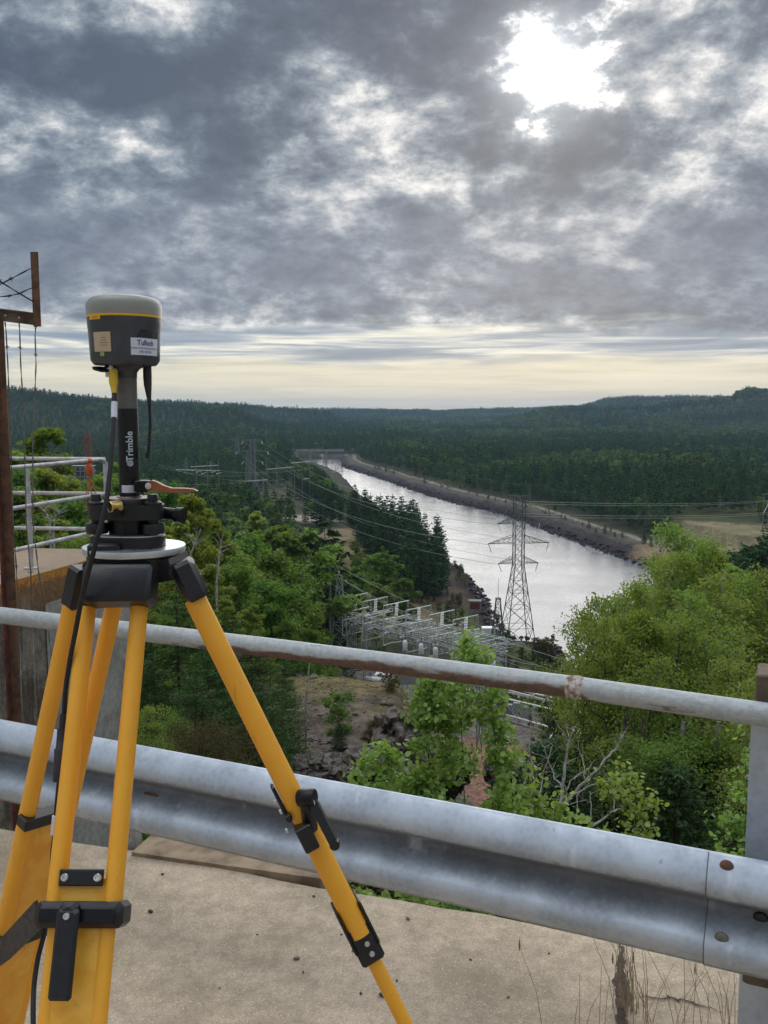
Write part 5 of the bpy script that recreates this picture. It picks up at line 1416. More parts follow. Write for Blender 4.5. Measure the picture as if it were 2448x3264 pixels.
# ============================================================ tribrach and adapter
trb = empty('tribrach', (hx, hy, HZ)); tag(trb, 'black levelling base with foot screws on the aluminium tripod head', 'tribrach')
B0 = Vector((hx, hy, HZ)); tx = at_y(405, 1700, YA).x - hx      # axis slightly left of the head's centre
ax_ = at_y(414, 1600, YA).x - hx
def rtri(r, n=30, k=.16, ph=math.pi / 2 * 3): return [(r * (1 + k * math.cos(3 * (2 * math.pi * i / n))) * math.cos(2 * math.pi * i / n + ph + math.pi * .03), r * (1 + k * math.cos(3 * (2 * math.pi * i / n))) * math.sin(2 * math.pi * i / n + ph + math.pi * .03)) for i in range(n)]
zb = lambda py: zt(py) - HZ
PH = R(200)
mb = MB(); mb.prism(rtri(.057, 42, .12, PH), .001, .018, None, (ax_, 0, 0)); mb.build('base_plate', m_blk, trb, 40)
mb = MB(); mb.prism(rtri(.054, 42, .10, PH), .0185, .0205, None, (ax_, 0, 0)); mb.build('spring_plate', m_alu, trb, 30)
mb = MB(); mb.prism(rtri(.056, 42, .16, PH), .046, .068, None, (ax_, 0, 0)); mb.build('upper_plate', m_blk, trb, 40)
mb = MB(); mb.lathe([(.034, .021), (.036, .046)], 30, (ax_, 0, 0)); mb.build('core', m_blkm, trb, 40)
for i in range(3):
    a_ = PH + R(2) + i * 2 * math.pi / 3 + math.pi * .03; c_ = (ax_ + math.cos(a_) * .052, math.sin(a_) * .052, 0)
    mb = MB(); pr = []
    mb.lathe([(.006, .018), (.006, .022), (.0165, .023), (.0175, .025), (.0175, .037), (.0165, .039), (.008, .040), (.008, .074), (.0135, .074), (.0135, .086), (.011, .088)][0:8], 18, c_); mb.lathe([(.0145, .068), (.0145, .072), (.011, .0745)], 16, c_); mb.lathe([(.0085, .0745), (.0085, .083), (.007, .085)], 14, c_)
    mb.build('foot_screw', m_blk, trb, 40)
mb = MB(); mb.tube([(ax_ + .05, .0, .052), (ax_ + .082, -.012, .050)], .010, 14); mb.tube([(ax_ + .076, -.010, .050), (ax_ + .088, -.014, .0495)], .0125, 14); mb.build('locking_knob', m_blkm, trb, 40)
mb = MB(); mb.lathe([(.0065, 0), (.0065, .003)], 14, (ax_ - .004, -.056, .058), basis((1, 0, 0), (0, -1, 0))); mb.build('screw', m_blkm, trb, 40)
zd0, zd1 = .068, zb(1588)
mb = MB(); mb.lathe([(.040, zd0), (.040, zd1 - .003), (.0385, zd1)], 36, (ax_, 0, 0)); mb.build('adapter', plain('dark_brown_adapter', (.035, .022, .022), .45, .2), trb, 40)
mb = MB(); mb.lathe([(.0375, zd1 + .0003), (.0375, zd1 + .0015), (.021, zd1 + .002), (.020, zd1 + .004)], 36, (ax_, 0, 0)); mb.build('adapter_top', plain('worn_bronze_face', (.26, .22, .19), .4, .6), trb, 40)
kb = at_d(352, 1617, 1.415) - B0
mb = MB(); mb.lathe([(.0095, 0), (.0095, .016), (.0085, .018), (.0075, .0175), (.007, .006)], 20, kb + Vector((.012, .012, 0)), basis((0, 0, 1), (-.75, -.66, 0))); mb.build('brass_knob', m_brass, trb, 35)

# ============================================================ receiver on its pole
axr = at_y(397, 1050, YA).x; z_of = lambda py: at_y(405, py, YA).z
rx = (at_y(412, 1450, YA).x + at_y(404, 1250, YA).x) / 2; rx = at_y(409, 1400, YA).x
pole = empty('antenna_pole', (rx, hy, z_of(1583))); tag(pole, 'short black pole with grey collar between tribrach and receiver', 'pole'); PZ = z_of(1583)
zz2 = lambda py: z_of(py) - PZ
mb = MB(); mb.lathe([(.0165, 0), (.0165, zz2(1302))], 28); mb.build('tube', m_carbon, pole, 50)
mb = MB(); mb.lathe([(.0160, zz2(1301)), (.0160, zz2(1204))], 28); mb.build('collar', m_tape, pole, 50)
def surf_text(body, size, f, mat, parent, name='lettering', bold=0.0, align='CENTER'):
    cu = bpy.data.curves.new('lettering', 'FONT'); cu.body = body; cu.size = size; cu.align_x = align; cu.align_y = 'CENTER'; cu.resolution_u = 3; cu.offset = bold
    o = bpy.data.objects.new('lettering_source', cu); me = bpy.data.meshes.new_from_object(o); bpy.data.objects.remove(o)
    import bmesh
    bm = bmesh.new(); bm.from_mesh(me)
    xs_ = [v_.co.x for v_ in bm.verts]; ys_ = [v_.co.y for v_ in bm.verts]; st_p = size / 5
    for a0_, a1_, nrm in ((min(xs_), max(xs_), (1, 0, 0)), (min(ys_), max(ys_), (0, 1, 0))):
        k_ = a0_ + st_p
        while k_ < a1_: bmesh.ops.bisect_plane(bm, geom=bm.verts[:] + bm.edges[:] + bm.faces[:], plane_co=(k_ * nrm[0], k_ * nrm[1], 0), plane_no=nrm); k_ += st_p
    bm.to_mesh(me); bm.free()
    for v_ in me.vertices: v_.co = f(v_.co.x, v_.co.y)
    me.materials.append(mat); return link(name, me, parent)
def patch(f, w_, h_, mat, parent, name, nx=10, ny=3, rc=.12):
    V = []; F = []
    for j in range(ny + 1):
        for i in range(nx + 1):
            uu = -1 + 2 * i / nx; vv = -1 + 2 * j / ny; V.append(f(uu * w_ / 2, vv * h_ / 2))
    for j in range(ny):
        for i in range(nx): q = j * (nx + 1) + i; F.append((q, q + 1, q + nx + 2, q + nx + 1))
    mb = MB(); mb.add(V, F); return mb.build(name, mat, parent, 60)
def on_pole(a0, zc, rot90=False, r=.0165, off=.0005):
    def f(x_, y_):
        if rot90: x_, y_ = -y_, x_
        a_ = a0 + x_ / r; return Vector((math.sin(a_) * (r + off), -math.cos(a_) * (r + off), zc + y_))
    return f
surf_text('Trimble', .0150, on_pole(R(22), zz2(1422), True), m_whitep, pole, 'lettering', .0002)
# round emblem below the word
mb = MB(); fo = on_pole(R(22), zz2(1475), True); N = 16
for r0, r1 in ((.0048, .0040), (.0032, .0022)):
    V = [fo(math.cos(2 * math.pi * i / N) * r_, math.sin(2 * math.pi * i / N) * r_) for r_ in (r0, r1) for i in range(N)]; mb.add(V, [(i, (i + 1) % N, N + (i + 1) % N, N + i) for i in range(N)])
for a_ in (0, R(60), R(120)): mb.add([fo(math.cos(a_) * s_ * .0048 + math.cos(a_ + 1.57) * d_, math.sin(a_) * s_ * .0048 + math.sin(a_ + 1.57) * d_) for s_, d_ in ((-1, -.0003), (1, -.0003), (1, .0003), (-1, .0003))], [(0, 1, 2, 3)])
mb.build('emblem', m_whitep, pole, 0)
patch(on_pole(R(12), zz2(1556)), .0250, .0120, m_stickw, pole, 'blank_label')
# lever clamp
lv = empty('clamp_lever', at_d(470, 1548, 1.44)); tag(lv, 'rust-orange lever of the pole clamp pointing right', 'lever'); l0 = lv.location.copy()
mb = MB(); P_ = [(462, 1552), (468, 1535), (482, 1531), (500, 1537), (520, 1548), (545, 1556), (590, 1557), (618, 1560), (628, 1566), (600, 1570), (560, 1571), (525, 1570), (495, 1567), (470, 1566)]
V = [at_d(a_, b_, 1.425) - l0 for a_, b_ in P_]; n_ = len(V); mb.add(V + [p + Vector((0, .012, 0)) for p in V], [tuple(range(n_ - 1, -1, -1)), tuple(range(n_, 2 * n_))] + [(i, (i + 1) % n_, n_ + (i + 1) % n_, n_ + i) for i in range(n_)]); mb.build('handle', m_orange, lv, 30)
mb = MB(); mb.box(at_d(455, 1549, 1.445) - l0, (.024, .020, .018), None, .002); mb.build('clamp_block', m_blkm, lv, 30)
mb = MB(); mb.lathe([(.0048, 0), (.0048, .002), (.003, .003)], 16, at_d(473, 1549, 1.424) - l0, basis((1, 0, 0), (0, -1, 0))); mb.build('pin', m_alu, lv, 40)

# receiver
rc = empty('gnss_receiver', (axr, hy, z_of(1165))); tag(rc, 'grey satellite receiver with pale domed cap and yellow trim line on the pole', 'receiver'); RZ = z_of(1165)
zr = lambda py: z_of(py) - RZ
tiltR = 0.0
def rrad(a_, z_):
    """radius of the housing at angle a_ and height z_: round above, a rounded square below"""
    H_ = zr(965)
    r_ = np.interp(z_, [0, zr(1155), zr(1140), zr(1060), zr(1030), zr(1010), zr(975), zr(965)], [.046, .0515, .0525, .0545, .0575, .0580, .0592, .0585])
    k_ = float(np.interp(z_, [0, zr(1060), zr(1015)], [.55, .45, 0]))
    ex = 4.5; c_, s_ = abs(math.cos(a_ + .35)), abs(math.sin(a_ + .35)); sq = 1 / (c_ ** ex + s_ ** ex) ** (1 / ex)
    return r_ * ((1 - k_) + k_ * min(sq, 1.12) * .97) * .968
def rp(a_, z_, off=0.): r_ = rrad(a_, z_) + off; return Vector((math.sin(a_) * r_, -math.cos(a_) * r_, z_))
def skin(zs, name, mat, cap=None, off=0.):
    mb = MB(); N = 64; V = []; F = []
    for z_ in zs:
        for j in range(N): V.append(rp(2 * math.pi * j / N, z_, off))
    for i in range(len(zs) - 1):
        for j in range(N): j2 = (j + 1) % N; F.append((i * N + j, i * N + j2, (i + 1) * N + j2, (i + 1) * N + j))
    F += [tuple(range(N - 1, -1, -1)), tuple((len(zs) - 1) * N + j for j in range(N))]
    mb.add(V, F); return mb.build(name, mat, rc, 50)
skin([0, zr(1160), zr(1150), zr(1120), zr(1090), zr(1070), zr(1055), zr(1040), zr(1025), zr(1014)], 'housing', m_greybody)
skin([zr(1016), zr(1009)], 'trim_line', m_yline, off=.0009)
mb = MB(); zc0 = zr(1009); mb.lathe([(.0569, zc0), (.0575, zr(990)), (.0573, zr(973)), (.0557, zr(965)), (.0528, zr(957)), (.0475, zr(951)), (.036, zr(946)), (.018, zr(944)), (.002, zr(943.5))], 56); mb.build('cap', m_cap, rc, 50)
def on_body(a0, zc, off=.0006):
    def f(x_, y_): return rp(a0 + x_ / .056, zc + y_, off)
    return f
def ang_of(px): # angle on the housing seen at picture column px, rows near 1100
    return math.asin(max(-1, min(1, (at_y(px, 1100, YA - .04).x - axr) / .0535)))
tabf = on_body(ang_of(312), zr(1021), .0012); patch(tabf, .024, .006, m_yline, rc, 'trim_tab'); surf_text('Trimble', .0042, on_body(ang_of(312), zr(1020), .0016), m_grey, rc, 'tab_lettering')
aL = (ang_of(300) + ang_of(360)) / 2; patch(on_body(aL, zr(1096)), .034, zr(1066) - zr(1127), m_sticker, rc, 'cream_sticker')
for k_, (w_, yy_) in enumerate(((.009, 1083), (.010, 1091), (.018, 1099), (.012, 1107))):
    patch(on_body(aL + R(4), zr(yy_), .0009), w_, .0009, m_grey, rc, 'print_line', 6, 1)
aR = (ang_of(410) + ang_of(505)) / 2
fR = on_body(aR, zr(1110)); patch(fR, .058, zr(1083) - zr(1136), m_stickw, rc, 'white_sticker', 18)
fR2 = lambda dy: (lambda x_, y_: rp(aR + (x_ - .002) / .056, zr(1110) + dy + y_, .0010))
surf_text('Tulloch', .0115, fR2(.0055), m_blue, rc, 'lettering', .0002)
surf_text('80 Main St W Huntsville ON P1H', .0042, fR2(-.0025), m_blue, rc, 'lettering'); surf_text('(705) 789-7851', .0045, fR2(-.0080), m_blue, rc, 'lettering')
patch(on_body(ang_of(326), zr(1134)), .0085, .0060, m_lime, rc, 'lime_label')
# recess over the white sticker
mb = MB(); V = [rp(aR + x_ / .056, zr(py), .0012) for x_, py in ((-.020, 1081), (-.004, 1081), (.012, 1081), (.028, 1081), (.028, 1062), (.012, 1060), (-.000, 1058), (-.012, 1058))]; mb.add(V, [(0, 1, 6, 7), (1, 2, 5, 6), (2, 3, 4, 5)]); mb.build('battery_door_recess', plain('dark_recess', (.022, .024, .028), .6), rc, 0)
# neck
mb = MB(); mb.lathe([(.0165, zr(1206)), (.0168, zr(1188)), (.021, zr(1176)), (.030, zr(1167)), (.044, .0005)], 36, (rx - axr, 0, 0)); mb.build('neck', m_greybody, rc, 50)
# silver connector, yellow boot
cn = at_d(352, 1160, 1.425) - rc.location
mb = MB(); mb.lathe([(.008, -.020), (.0085, -.012), (.0065, -.010), (.0065, .010)], 16, cn + Vector((0, 0, 0))); mb.lathe([(.010, -.012), (.010, -.007)], 6, cn); mb.build('connector', m_alu, rc, 40)
mb = MB(); q_ = at_d(325, 1178, 1.42) - rc.location; mb.lathe([(.002, -.004), (.011, -.001), (.012, .002), (.004, .004)], 14, q_, basis((1, 0, 0), (.15, -.3, 1)), 1.3, .8); mb.tube([q_, q_ + Vector((.010, .0, .006)), cn], .0022, 6); mb.build('dust_cap', m_blkm, rc, 40)
# whip antenna hanging down
wh = empty('whip_antenna', at_d(468, 1165, 1.455)); w0 = wh.location.copy(); tag(wh, 'short black whip antenna hanging from the right of the receiver', 'antenna')
mb = MB(); mb.tube([at_d(a_, b_, 1.455) - w0 for a_, b_ in ((469, 1160), (470, 1200), (471, 1225), (475, 1270), (477, 1290))], [.0066, .0068, .0063, .0035, .0028], 14); mb.build('rubber_base', m_sleeve, wh, 60)
mb = MB(); mb.tube([at_d(a_, b_, 1.455) - w0 for a_, b_ in ((477, 1288), (478, 1320), (479, 1360), (477, 1400), (474, 1435), (472, 1450))], .0025, 10); mb.tube([at_d(472, 1442, 1.455) - w0, at_d(470, 1461, 1.455) - w0], .0034, 10); mb.build('rod', m_cable, wh, 60)
# cable
cb_ = empty('receiver_cable', at_d(360, 1260, 1.40)); c0_ = cb_.location.copy(); tag(cb_, 'black cable with yellow plug running from receiver down along the tripod', 'cable')
def cpath(pts): return [at_d(a_, b_, d_) - c0_ for a_, b_, d_ in pts]
def spline(P, n=6):
    out = []
    for i in range(len(P) - 1):
        p0, p1, p2, p3 = P[max(i - 1, 0)], P[i], P[i + 1], P[min(i + 2, len(P) - 1)]
        for k_ in range(n):
            t = k_ / n; out.append(.5 * ((2 * p1) + (p2 - p0) * t + (2 * p0 - 5 * p1 + 4 * p2 - p3) * t * t + (3 * p1 - p0 - 3 * p2 + p3) * t ** 3))
    return out + [P[-1]]
mb = MB(); mb.tube(cpath([(361, 1182, 1.42), (362, 1222, 1.415), (363, 1232, 1.415), (364, 1258, 1.41)]), [.0070, .0068, .0052, .0036], 14); mb.build('yellow_plug', m_lemo, cb_, 50)
mb = MB(); mb.tube(spline(cpath([(364, 1255, 1.41), (364, 1300, 1.40), (361, 1380, 1.385), (354, 1470, 1.37), (343, 1570, 1.355), (328, 1650, 1.345), (306, 1730, 1.34), (285, 1810, 1.345), (262, 1900, 1.36), (243, 2000, 1.37), (222, 2110, 1.38), (209, 2200, 1.38), (204, 2290, 1.38)])), .0037, 10); mb.build('cord', m_cable, cb_, 60)
mb = MB(); mb.tube(cpath([(364.5, 1282, 1.402), (363.5, 1332, 1.395)]), .0048, 12); mb.build('white_cable_label', m_stickw, cb_, 60)
mb = MB(); mb.tube(cpath([(204, 2275, 1.38), (202, 2320, 1.38), (201, 2322, 1.38), (197, 2385, 1.375), (196, 2387, 1.375), (190, 2490, 1.37)]), [.0060, .0065, .0082, .0088, .0105, .0100], 14); mb.build('inline_connector', m_sleeve, cb_, 60)
mb = MB(); mb.tube(spline(cpath([(190, 2485, 1.37), (182, 2560, 1.37), (177, 2640, 1.37), (168, 2720, 1.37), (166, 2800, 1.37), (160, 2880, 1.38), (140, 2980, 1.38), (120, 3060, 1.37), (108, 3150, 1.35), (106, 3264, 1.32), (112, 3400, 1.30), (150, 3600, 1.30)])), .0037, 10); mb.build('cord', m_cable, cb_, 60)
mb = MB(); mb.tube(cpath([(177, 2600, 1.368), (172, 2660, 1.368)]), .0050, 12); mb.build('white_cable_label', m_stickw, cb_, 60)

# ============================================================ power lines, pylons, switchyard, bridge
m_lat = plain('galvanised_lattice', (.42, .45, .45), .55, .4, .1, 3.)
m_latd = plain('dull_lattice', (.20, .22, .22), .6, .3, .1, 3.)
m_bus = plain('aluminium_busbar', (.80, .80, .74), .45, 0, .04, 3.)
m_ins = plain('grey_porcelain', (.78, .82, .83), .25, 0, .04, 6.)
m_insd = plain('brown_porcelain', (.035, .022, .020), .25, 0, .1, 6.)
m_wpole = plain('grey_wood_pole', (.26, .25, .215), .85, 0, .15, 4.)
m_whiteq = plain('white_equipment_paint', (.85, .86, .85), .4, 0, .05, 3.)
m_conc2 = mat_concrete('bridge_concrete', (.42, .38, .34), (.30, .27, .24), None, .4, .9, .05)
m_cond = plain('bright_conductor', (.40, .42, .38), .5, .3, .05)
m_rediron = plain('red_lattice_paint', (.28, .08, .06), .6, 0, .15, 2.)
m_redsign = plain('red_boards', (.20, .035, .030), .7, 0, .15, 5.)
m_dkpost = plain('dark_purple_steel', (.085, .075, .085), .6, .2, .1, 4.)

def lattice_leg_faces(mb, levels, wfun, m0=.16, m1=.09, horiz=True):
    """square lattice body: levels are heights, wfun(z) half width"""
    def c(z): h_ = wfun(z); return [Vector((-h_, -h_, z)), Vector((h_, -h_, z)), Vector((h_, h_, z)), Vector((-h_, h_, z))]
    for a, b in zip(levels[:-1], levels[1:]):
        A, B = c(a), c(b)
        for i in range(4):
            j = (i + 1) % 4
            mb.bar(A[i], B[i], m0); mb.bar(A[i], B[j], m1); mb.bar(A[j], B[i], m1)
            if horiz: mb.bar(B[i], B[j], m1)
def arm(mb, z, h0, L, rise, m_=.10, sgn=1, nseg=4):
    """tapering cross-arm reaching L to one side"""
    tip = [Vector((sgn * L, -.25, z)), Vector((sgn * L, .25, z))]
    for s_, y_ in ((0, -h0), (1, h0)):
        root = Vector((sgn * h0, y_, z)); up_ = Vector((sgn * h0, y_, z + rise))
        mb.bar(root, tip[s_], m_); mb.bar(up_, tip[s_], m_)
        for k in range(1, nseg + 1):
            t = k / (nseg + 1); p = root.lerp(tip[s_], t); q = up_.lerp(tip[s_], t); mb.bar(p, q, m_ * .6)
            t2 = (k - 1) / (nseg + 1); mb.bar(up_.lerp(tip[s_], t2), p, m_ * .6)
    for k in range(nseg + 2):
        t = k / (nseg + 1); mb.bar(Vector((sgn * h0, -h0, z)).lerp(tip[0], t), Vector((sgn * h0, h0, z)).lerp(tip[1], t), m_ * .6)
    mb.bar(tip[0], tip[1], m_)
def insul(mb, a, b, r=.16, n=9, seg=8):
    """string of discs from a to b"""
    a = Vector(a); b = Vector(b); d = b - a; L = d.length; M = basis((1, .01, 0), d)
    pr = [(.03, 0)]
    for i in range(n):
        z = L * (i + .5) / n; pr += [(.04, z - L / n * .35), (r, z - L / n * .10), (r * .9, z + L / n * .12), (.04, z + L / n * .22)]
    pr += [(.03, L)]; mb.lathe(pr, seg, a, M)

def pylon(name, loc, H, rz, label, mk, arms, base_w, waist_z, body_w, m0=.2, group=None):
    e = empty(name, loc, rz); tag(e, label, 'pylon', group)
    wf = lambda z: np.interp(z, [0, waist_z, H], [base_w / 2, body_w / 2, body_w / 2])
    lv = []; z = 0.
    while z < waist_z - .5: lv.append(z); z += max(wf(z) * 2 * .78, 1.4)
    if waist_z - lv[-1] < 1.2: lv.pop()
    lv.append(waist_z); mb = MB(); lattice_leg_faces(mb, lv, wf, m0, m0 * .55); mb.build('tapered_body', mk, e, 0)
    lv = list(np.linspace(waist_z, H, max(3, int((H - waist_z) / (body_w * .95)) + 1))); mb = MB(); lattice_leg_faces(mb, lv, wf, m0 * .8, m0 * .45); mb.build('upper_body', mk, e, 0)
    for (z_, L, rise) in arms:
        for sg in (-1, 1): mb = MB(); arm(mb, z_, body_w / 2, L, rise, m0 * .55, sg); mb.build('cross_arm', mk, e, 0)
    return e

# main steel pylon standing on the spit
pb = at_y(1648, 2052, 221); pt = at_y(1640, 1577, 221); gB = gz(pb.x, pb.y); HT = pt.z - gB
zrow = lambda py: at_y(1640, py, 221).z - gB
PY = (pb.x, pb.y, gB - .3)
m_pyl = plain('dark_weathered_lattice', (.12, .125, .13), .6, .3, .1, 3.)
ARMS = [(zrow(1664), 5.3, 1.9), (zrow(1727), 7.6, 2.0), (zrow(1791), 5.0, 1.7)]
main = pylon('steel_pylon', PY, HT, R(9), 'tall steel lattice pylon standing on the spit in front of the water', m_pyl, ARMS, 7.6, zrow(1797), 2.3, .17)
mb = MB(); mb.bar((-2.8, -1, HT), (2.8, -1, HT), .12); mb.bar((-2.8, 1, HT), (2.8, 1, HT), .12)
for s_ in (-1, 1):
    for y_ in (-1, 1): mb.bar((s_ * 2.8, y_, HT), (s_ * 1.15, y_, HT - 2.2), .09)
mb.build('top_frame', m_pyl, main, 0)
def ends(e, arms, i, sg, dz=-.2): z_, L, r_ = arms[i]; return e.matrix_basis @ Vector((sg * L, 0, z_ + dz))
for i in range(3):
    for sg in (-1, 1):
        z_, L, r_ = ARMS[i]; mb = MB(); insul(mb, (sg * L, 0, z_), (sg * (L - .45 * sg * 0 - .7), -.3, z_ - 2.0), .13, 8, 6); mb.build('insulator', m_ins if i == 0 else m_insd, main, 0)
# lattice pylon of the left plain
pb2 = at_y(822, 1612, 492); pt2 = at_y(812, 1404, 492); g2 = gz(pb2.x, pb2.y); H2 = pt2.z - g2
zrow2 = lambda py: at_y(812, py, 492).z - g2
ARMS2 = [(zrow2(1404), 5.0, .9), (zrow2(1437), 8.2, .9), (zrow2(1469), 5.0, .9)]
left = pylon('steel_pylon', (at_y(808, 1612, 492).x, pb2.y, g2 - .3), H2 + 1, R(-8), 'grey steel pylon with three cross-arms above the red earth clearing on the left', m_latd, ARMS2, 8.4, zrow2(1500), 2.4, .34)
for i in range(3):
    for sg in (-1, 1):
        z_, L, r_ = ARMS2[i]; mb = MB(); insul(mb, (sg * L, 0, z_), (sg * (L + .9), -1.2, z_ - 1.6), .34, 5, 6); mb.build('insulator', m_bus, left, 0)
# two faint pylons behind
for (px, pyt, pyb, yy, lab, mk, w_) in ((788, 1435, 1600, 560, 'slender lattice mast left of the pale pylon', m_latd, 3.4), (755, 1395, 1500, 900, 'faint distant lattice pylon above the substation poles', m_latd, 7), (592, 1458, 1530, 620, 'small faint pylon behind the substation poles', m_latd, 4), (671, 1468, 1530, 640, 'small faint lattice mast right of the substation poles', m_latd, 4)):
    a = at_y(px, pyt, yy); g_ = gz(a.x, a.y); H_ = a.z - g_; e = empty('steel_pylon', (a.x, a.y, g_ - .3)); tag(e, lab, 'pylon')
    mb = MB(); wf = lambda z, H_=H_, w_=w_: np.interp(z, [0, H_ * .8, H_], [w_ / 2, w_ / 5, w_ / 8]); lattice_leg_faces(mb, list(np.linspace(0, H_, 10)), wf, .34, .2); mb.build('lattice_body', mk, e, 0)
    mb = MB(); mb.bar((-w_ * .7, 0, H_ * .9), (w_ * .7, 0, H_ * .9), .35); mb.build('cross_arm', mk, e, 0)
# mast beside the main pylon with a whip on top
a = at_y(1588, 1905, 200); g_ = gz(a.x, a.y); e = empty('lattice_mast', (a.x, a.y, g_ - .3)); tag(e, 'slim lattice mast with lightning rod left of the tall pylon', 'mast')
H_ = a.z - g_; mb = MB(); wf = lambda z: np.interp(z, [0, H_], [2.0, .45]); lattice_leg_faces(mb, list(np.linspace(0, H_, 9)), wf, .15, .09); mb.box((0, 0, H_ + .1), (1.2, 1.2, .25)); mb.build('lattice_body', m_pyl, e, 0)
mb = MB(); mb.tube([(0, 0, H_), (.05, 0, H_ + 4.6)], [.06, .03], 5); mb.build('lightning_rod', m_latd, e, 60)

# ---- wires
def wire(p0, p1, sag, r, label, group, mat=None, cat='power line', n=26):
    P_ = []; o_ = (p0 + p1) / 2
    for i in range(n + 1): t = i / n; p = p0.lerp(p1, t); p = p + Vector((0, 0, -4 * sag * t * (1 - t))); P_.append(p - p0)
    mb = MB(); mb.tube(P_, r, 4, False); o = mb.build('power_line', mat or m_cond, None, 60); o.location = p0; tag(o, label, cat, group); return o
rows_ = ['upper', 'middle', 'lower']
for i in range(3):
    for sg, sd in ((-1, 'left'), (1, 'right')):
        a = ends(left, ARMS2, i, sg); b_ = ends(main, ARMS, i, sg)
        wire(a, b_, (8.0, 8.5, 9.)[i] , .045, 'conductor from the %s %s arm of the distant pale pylon to the tall pylon' % (rows_[i], sd), 'conductors between the two pylons')
# H-frame by the right edge and its lines
a = at_y(2430, 1690, 405); g_ = gz(a.x, a.y); zt_ = at_y(2430, 1575, 405).z - g_
hf = empty('h_frame_pole', (a.x, a.y, g_ - .3), R(35)); tag(hf, 'wooden H-frame power pole by the bare hill at the right edge', 'power pole')
for x_ in (0, 4.2): mb = MB(); mb.tube([(x_, 0, 0), (x_, 0, zt_ + .5)], [.24, .15], 8); mb.build('pole', m_wpole, hf, 60)
mb = MB(); mb.bar((-1.8, 0, zt_ + .2), (6, 0, zt_ + .2), .28); mb.build('crossbeam', m_wpole, hf, 0)
mb = MB(); mb.bar((0, 0, zt_ * .45), (4.2, 0, zt_ * .8), .2); mb.build('brace', m_bus, hf, 0)
for k, (py0, py1) in enumerate(((1597, 1596), (1605, 1600), (1637, 1634), (1645, 1640))):
    p0 = at_y(1660, py0 - 6, 226); p1 = at_y(2470, py1 - 3, 405)
    p0.z = at_y(1660, py0, 226).z; wire(p0, p1, 1.2, .045, ['topmost', 'second', 'third', 'lowest'][k] + ' of the four level wires crossing the river to the right edge', 'wires over the river to the right')
# wooden pole with crossarm left of the switchyard
YP = 150.
a = at_y(1051, 1785, YP); g_ = gz(a.x, a.y); H_ = a.z - g_
wp = empty('utility_pole', (a.x, a.y, g_ - .3)); tag(wp, 'grey wooden pole with one short crossarm left of the switchyard', 'utility pole')
mb = MB(); mb.tube([(0, 0, 0), (0, 0, H_)], [.30, .20], 10); mb.build('pole', m_wpole, wp, 60)
zc_ = at_y(1051, 1837, YP).z - g_; mb = MB(); mb.bar((-1.25, 0, zc_ - .3), (1.6, .3, zc_ + .55), .22); mb.build('crossarm', m_bus, wp, 0)
for x_, z_ in ((-1.2, -.25), (1.5, .6), (-.2, .15)): mb = MB(); insul(mb, (x_, 0, zc_ + z_), (x_, 0, zc_ + z_ + .55), .12, 3, 6); mb.build('insulator', m_ins, wp, 0)
lw = empty('lattice_tower', tuple(at_z(1082, 1990, -38.))); 
a = at_y(1082, 1828, 158); g_ = gz(a.x, a.y); lw.location = (a.x, a.y, g_ - .3); H_ = a.z - g_; tag(lw, 'narrow lattice tower with spike right behind the wooden pole', 'mast')
mb = MB(); wf = lambda z: np.interp(z, [0, H_ * .55, H_], [1.7, 1.2, .35]); lattice_leg_faces(mb, list(np.linspace(0, H_, 11)), wf, .13, .08); mb.build('lattice_body', m_lat, lw, 0)
mb = MB(); mb.tube([(0, 0, H_), (0, 0, H_ + 4.2)], [.07, .04], 5); mb.build('spike', m_latd, lw, 60)
for k, (pyl, pya) in enumerate(((1779, 1790), (1808, 1822), (1820, 1836), (1868, 1872), (1907, 1912), (1915, 1920))):
    wire(at_y(690, pyl - 12 if k < 3 else pyl, 170), at_y(1050, pya, YP), .4, .03, ['highest', 'second', 'third', 'fourth', 'fifth', 'lowest'][k] + ' wire arriving at the wooden pole from the left', 'wires left of the wooden pole', n=12)
for k, (p0_, p1_) in enumerate((((1052, 1790), (1880, 2125)), ((1053, 1825), (1880, 2170)), ((1075, 1838), (1880, 2200)), ((1030, 1846), (1880, 2235)), ((1052, 1872), (1700, 2120)))):
    wire(at_y(*p0_, YP), at_y(*p1_, 128), 1.6, .028, ['highest', 'second', 'third', 'fourth', 'lowest'][k] + ' wire running from the wooden pole down to the right over the switchyard', 'wires over the switchyard', n=20)

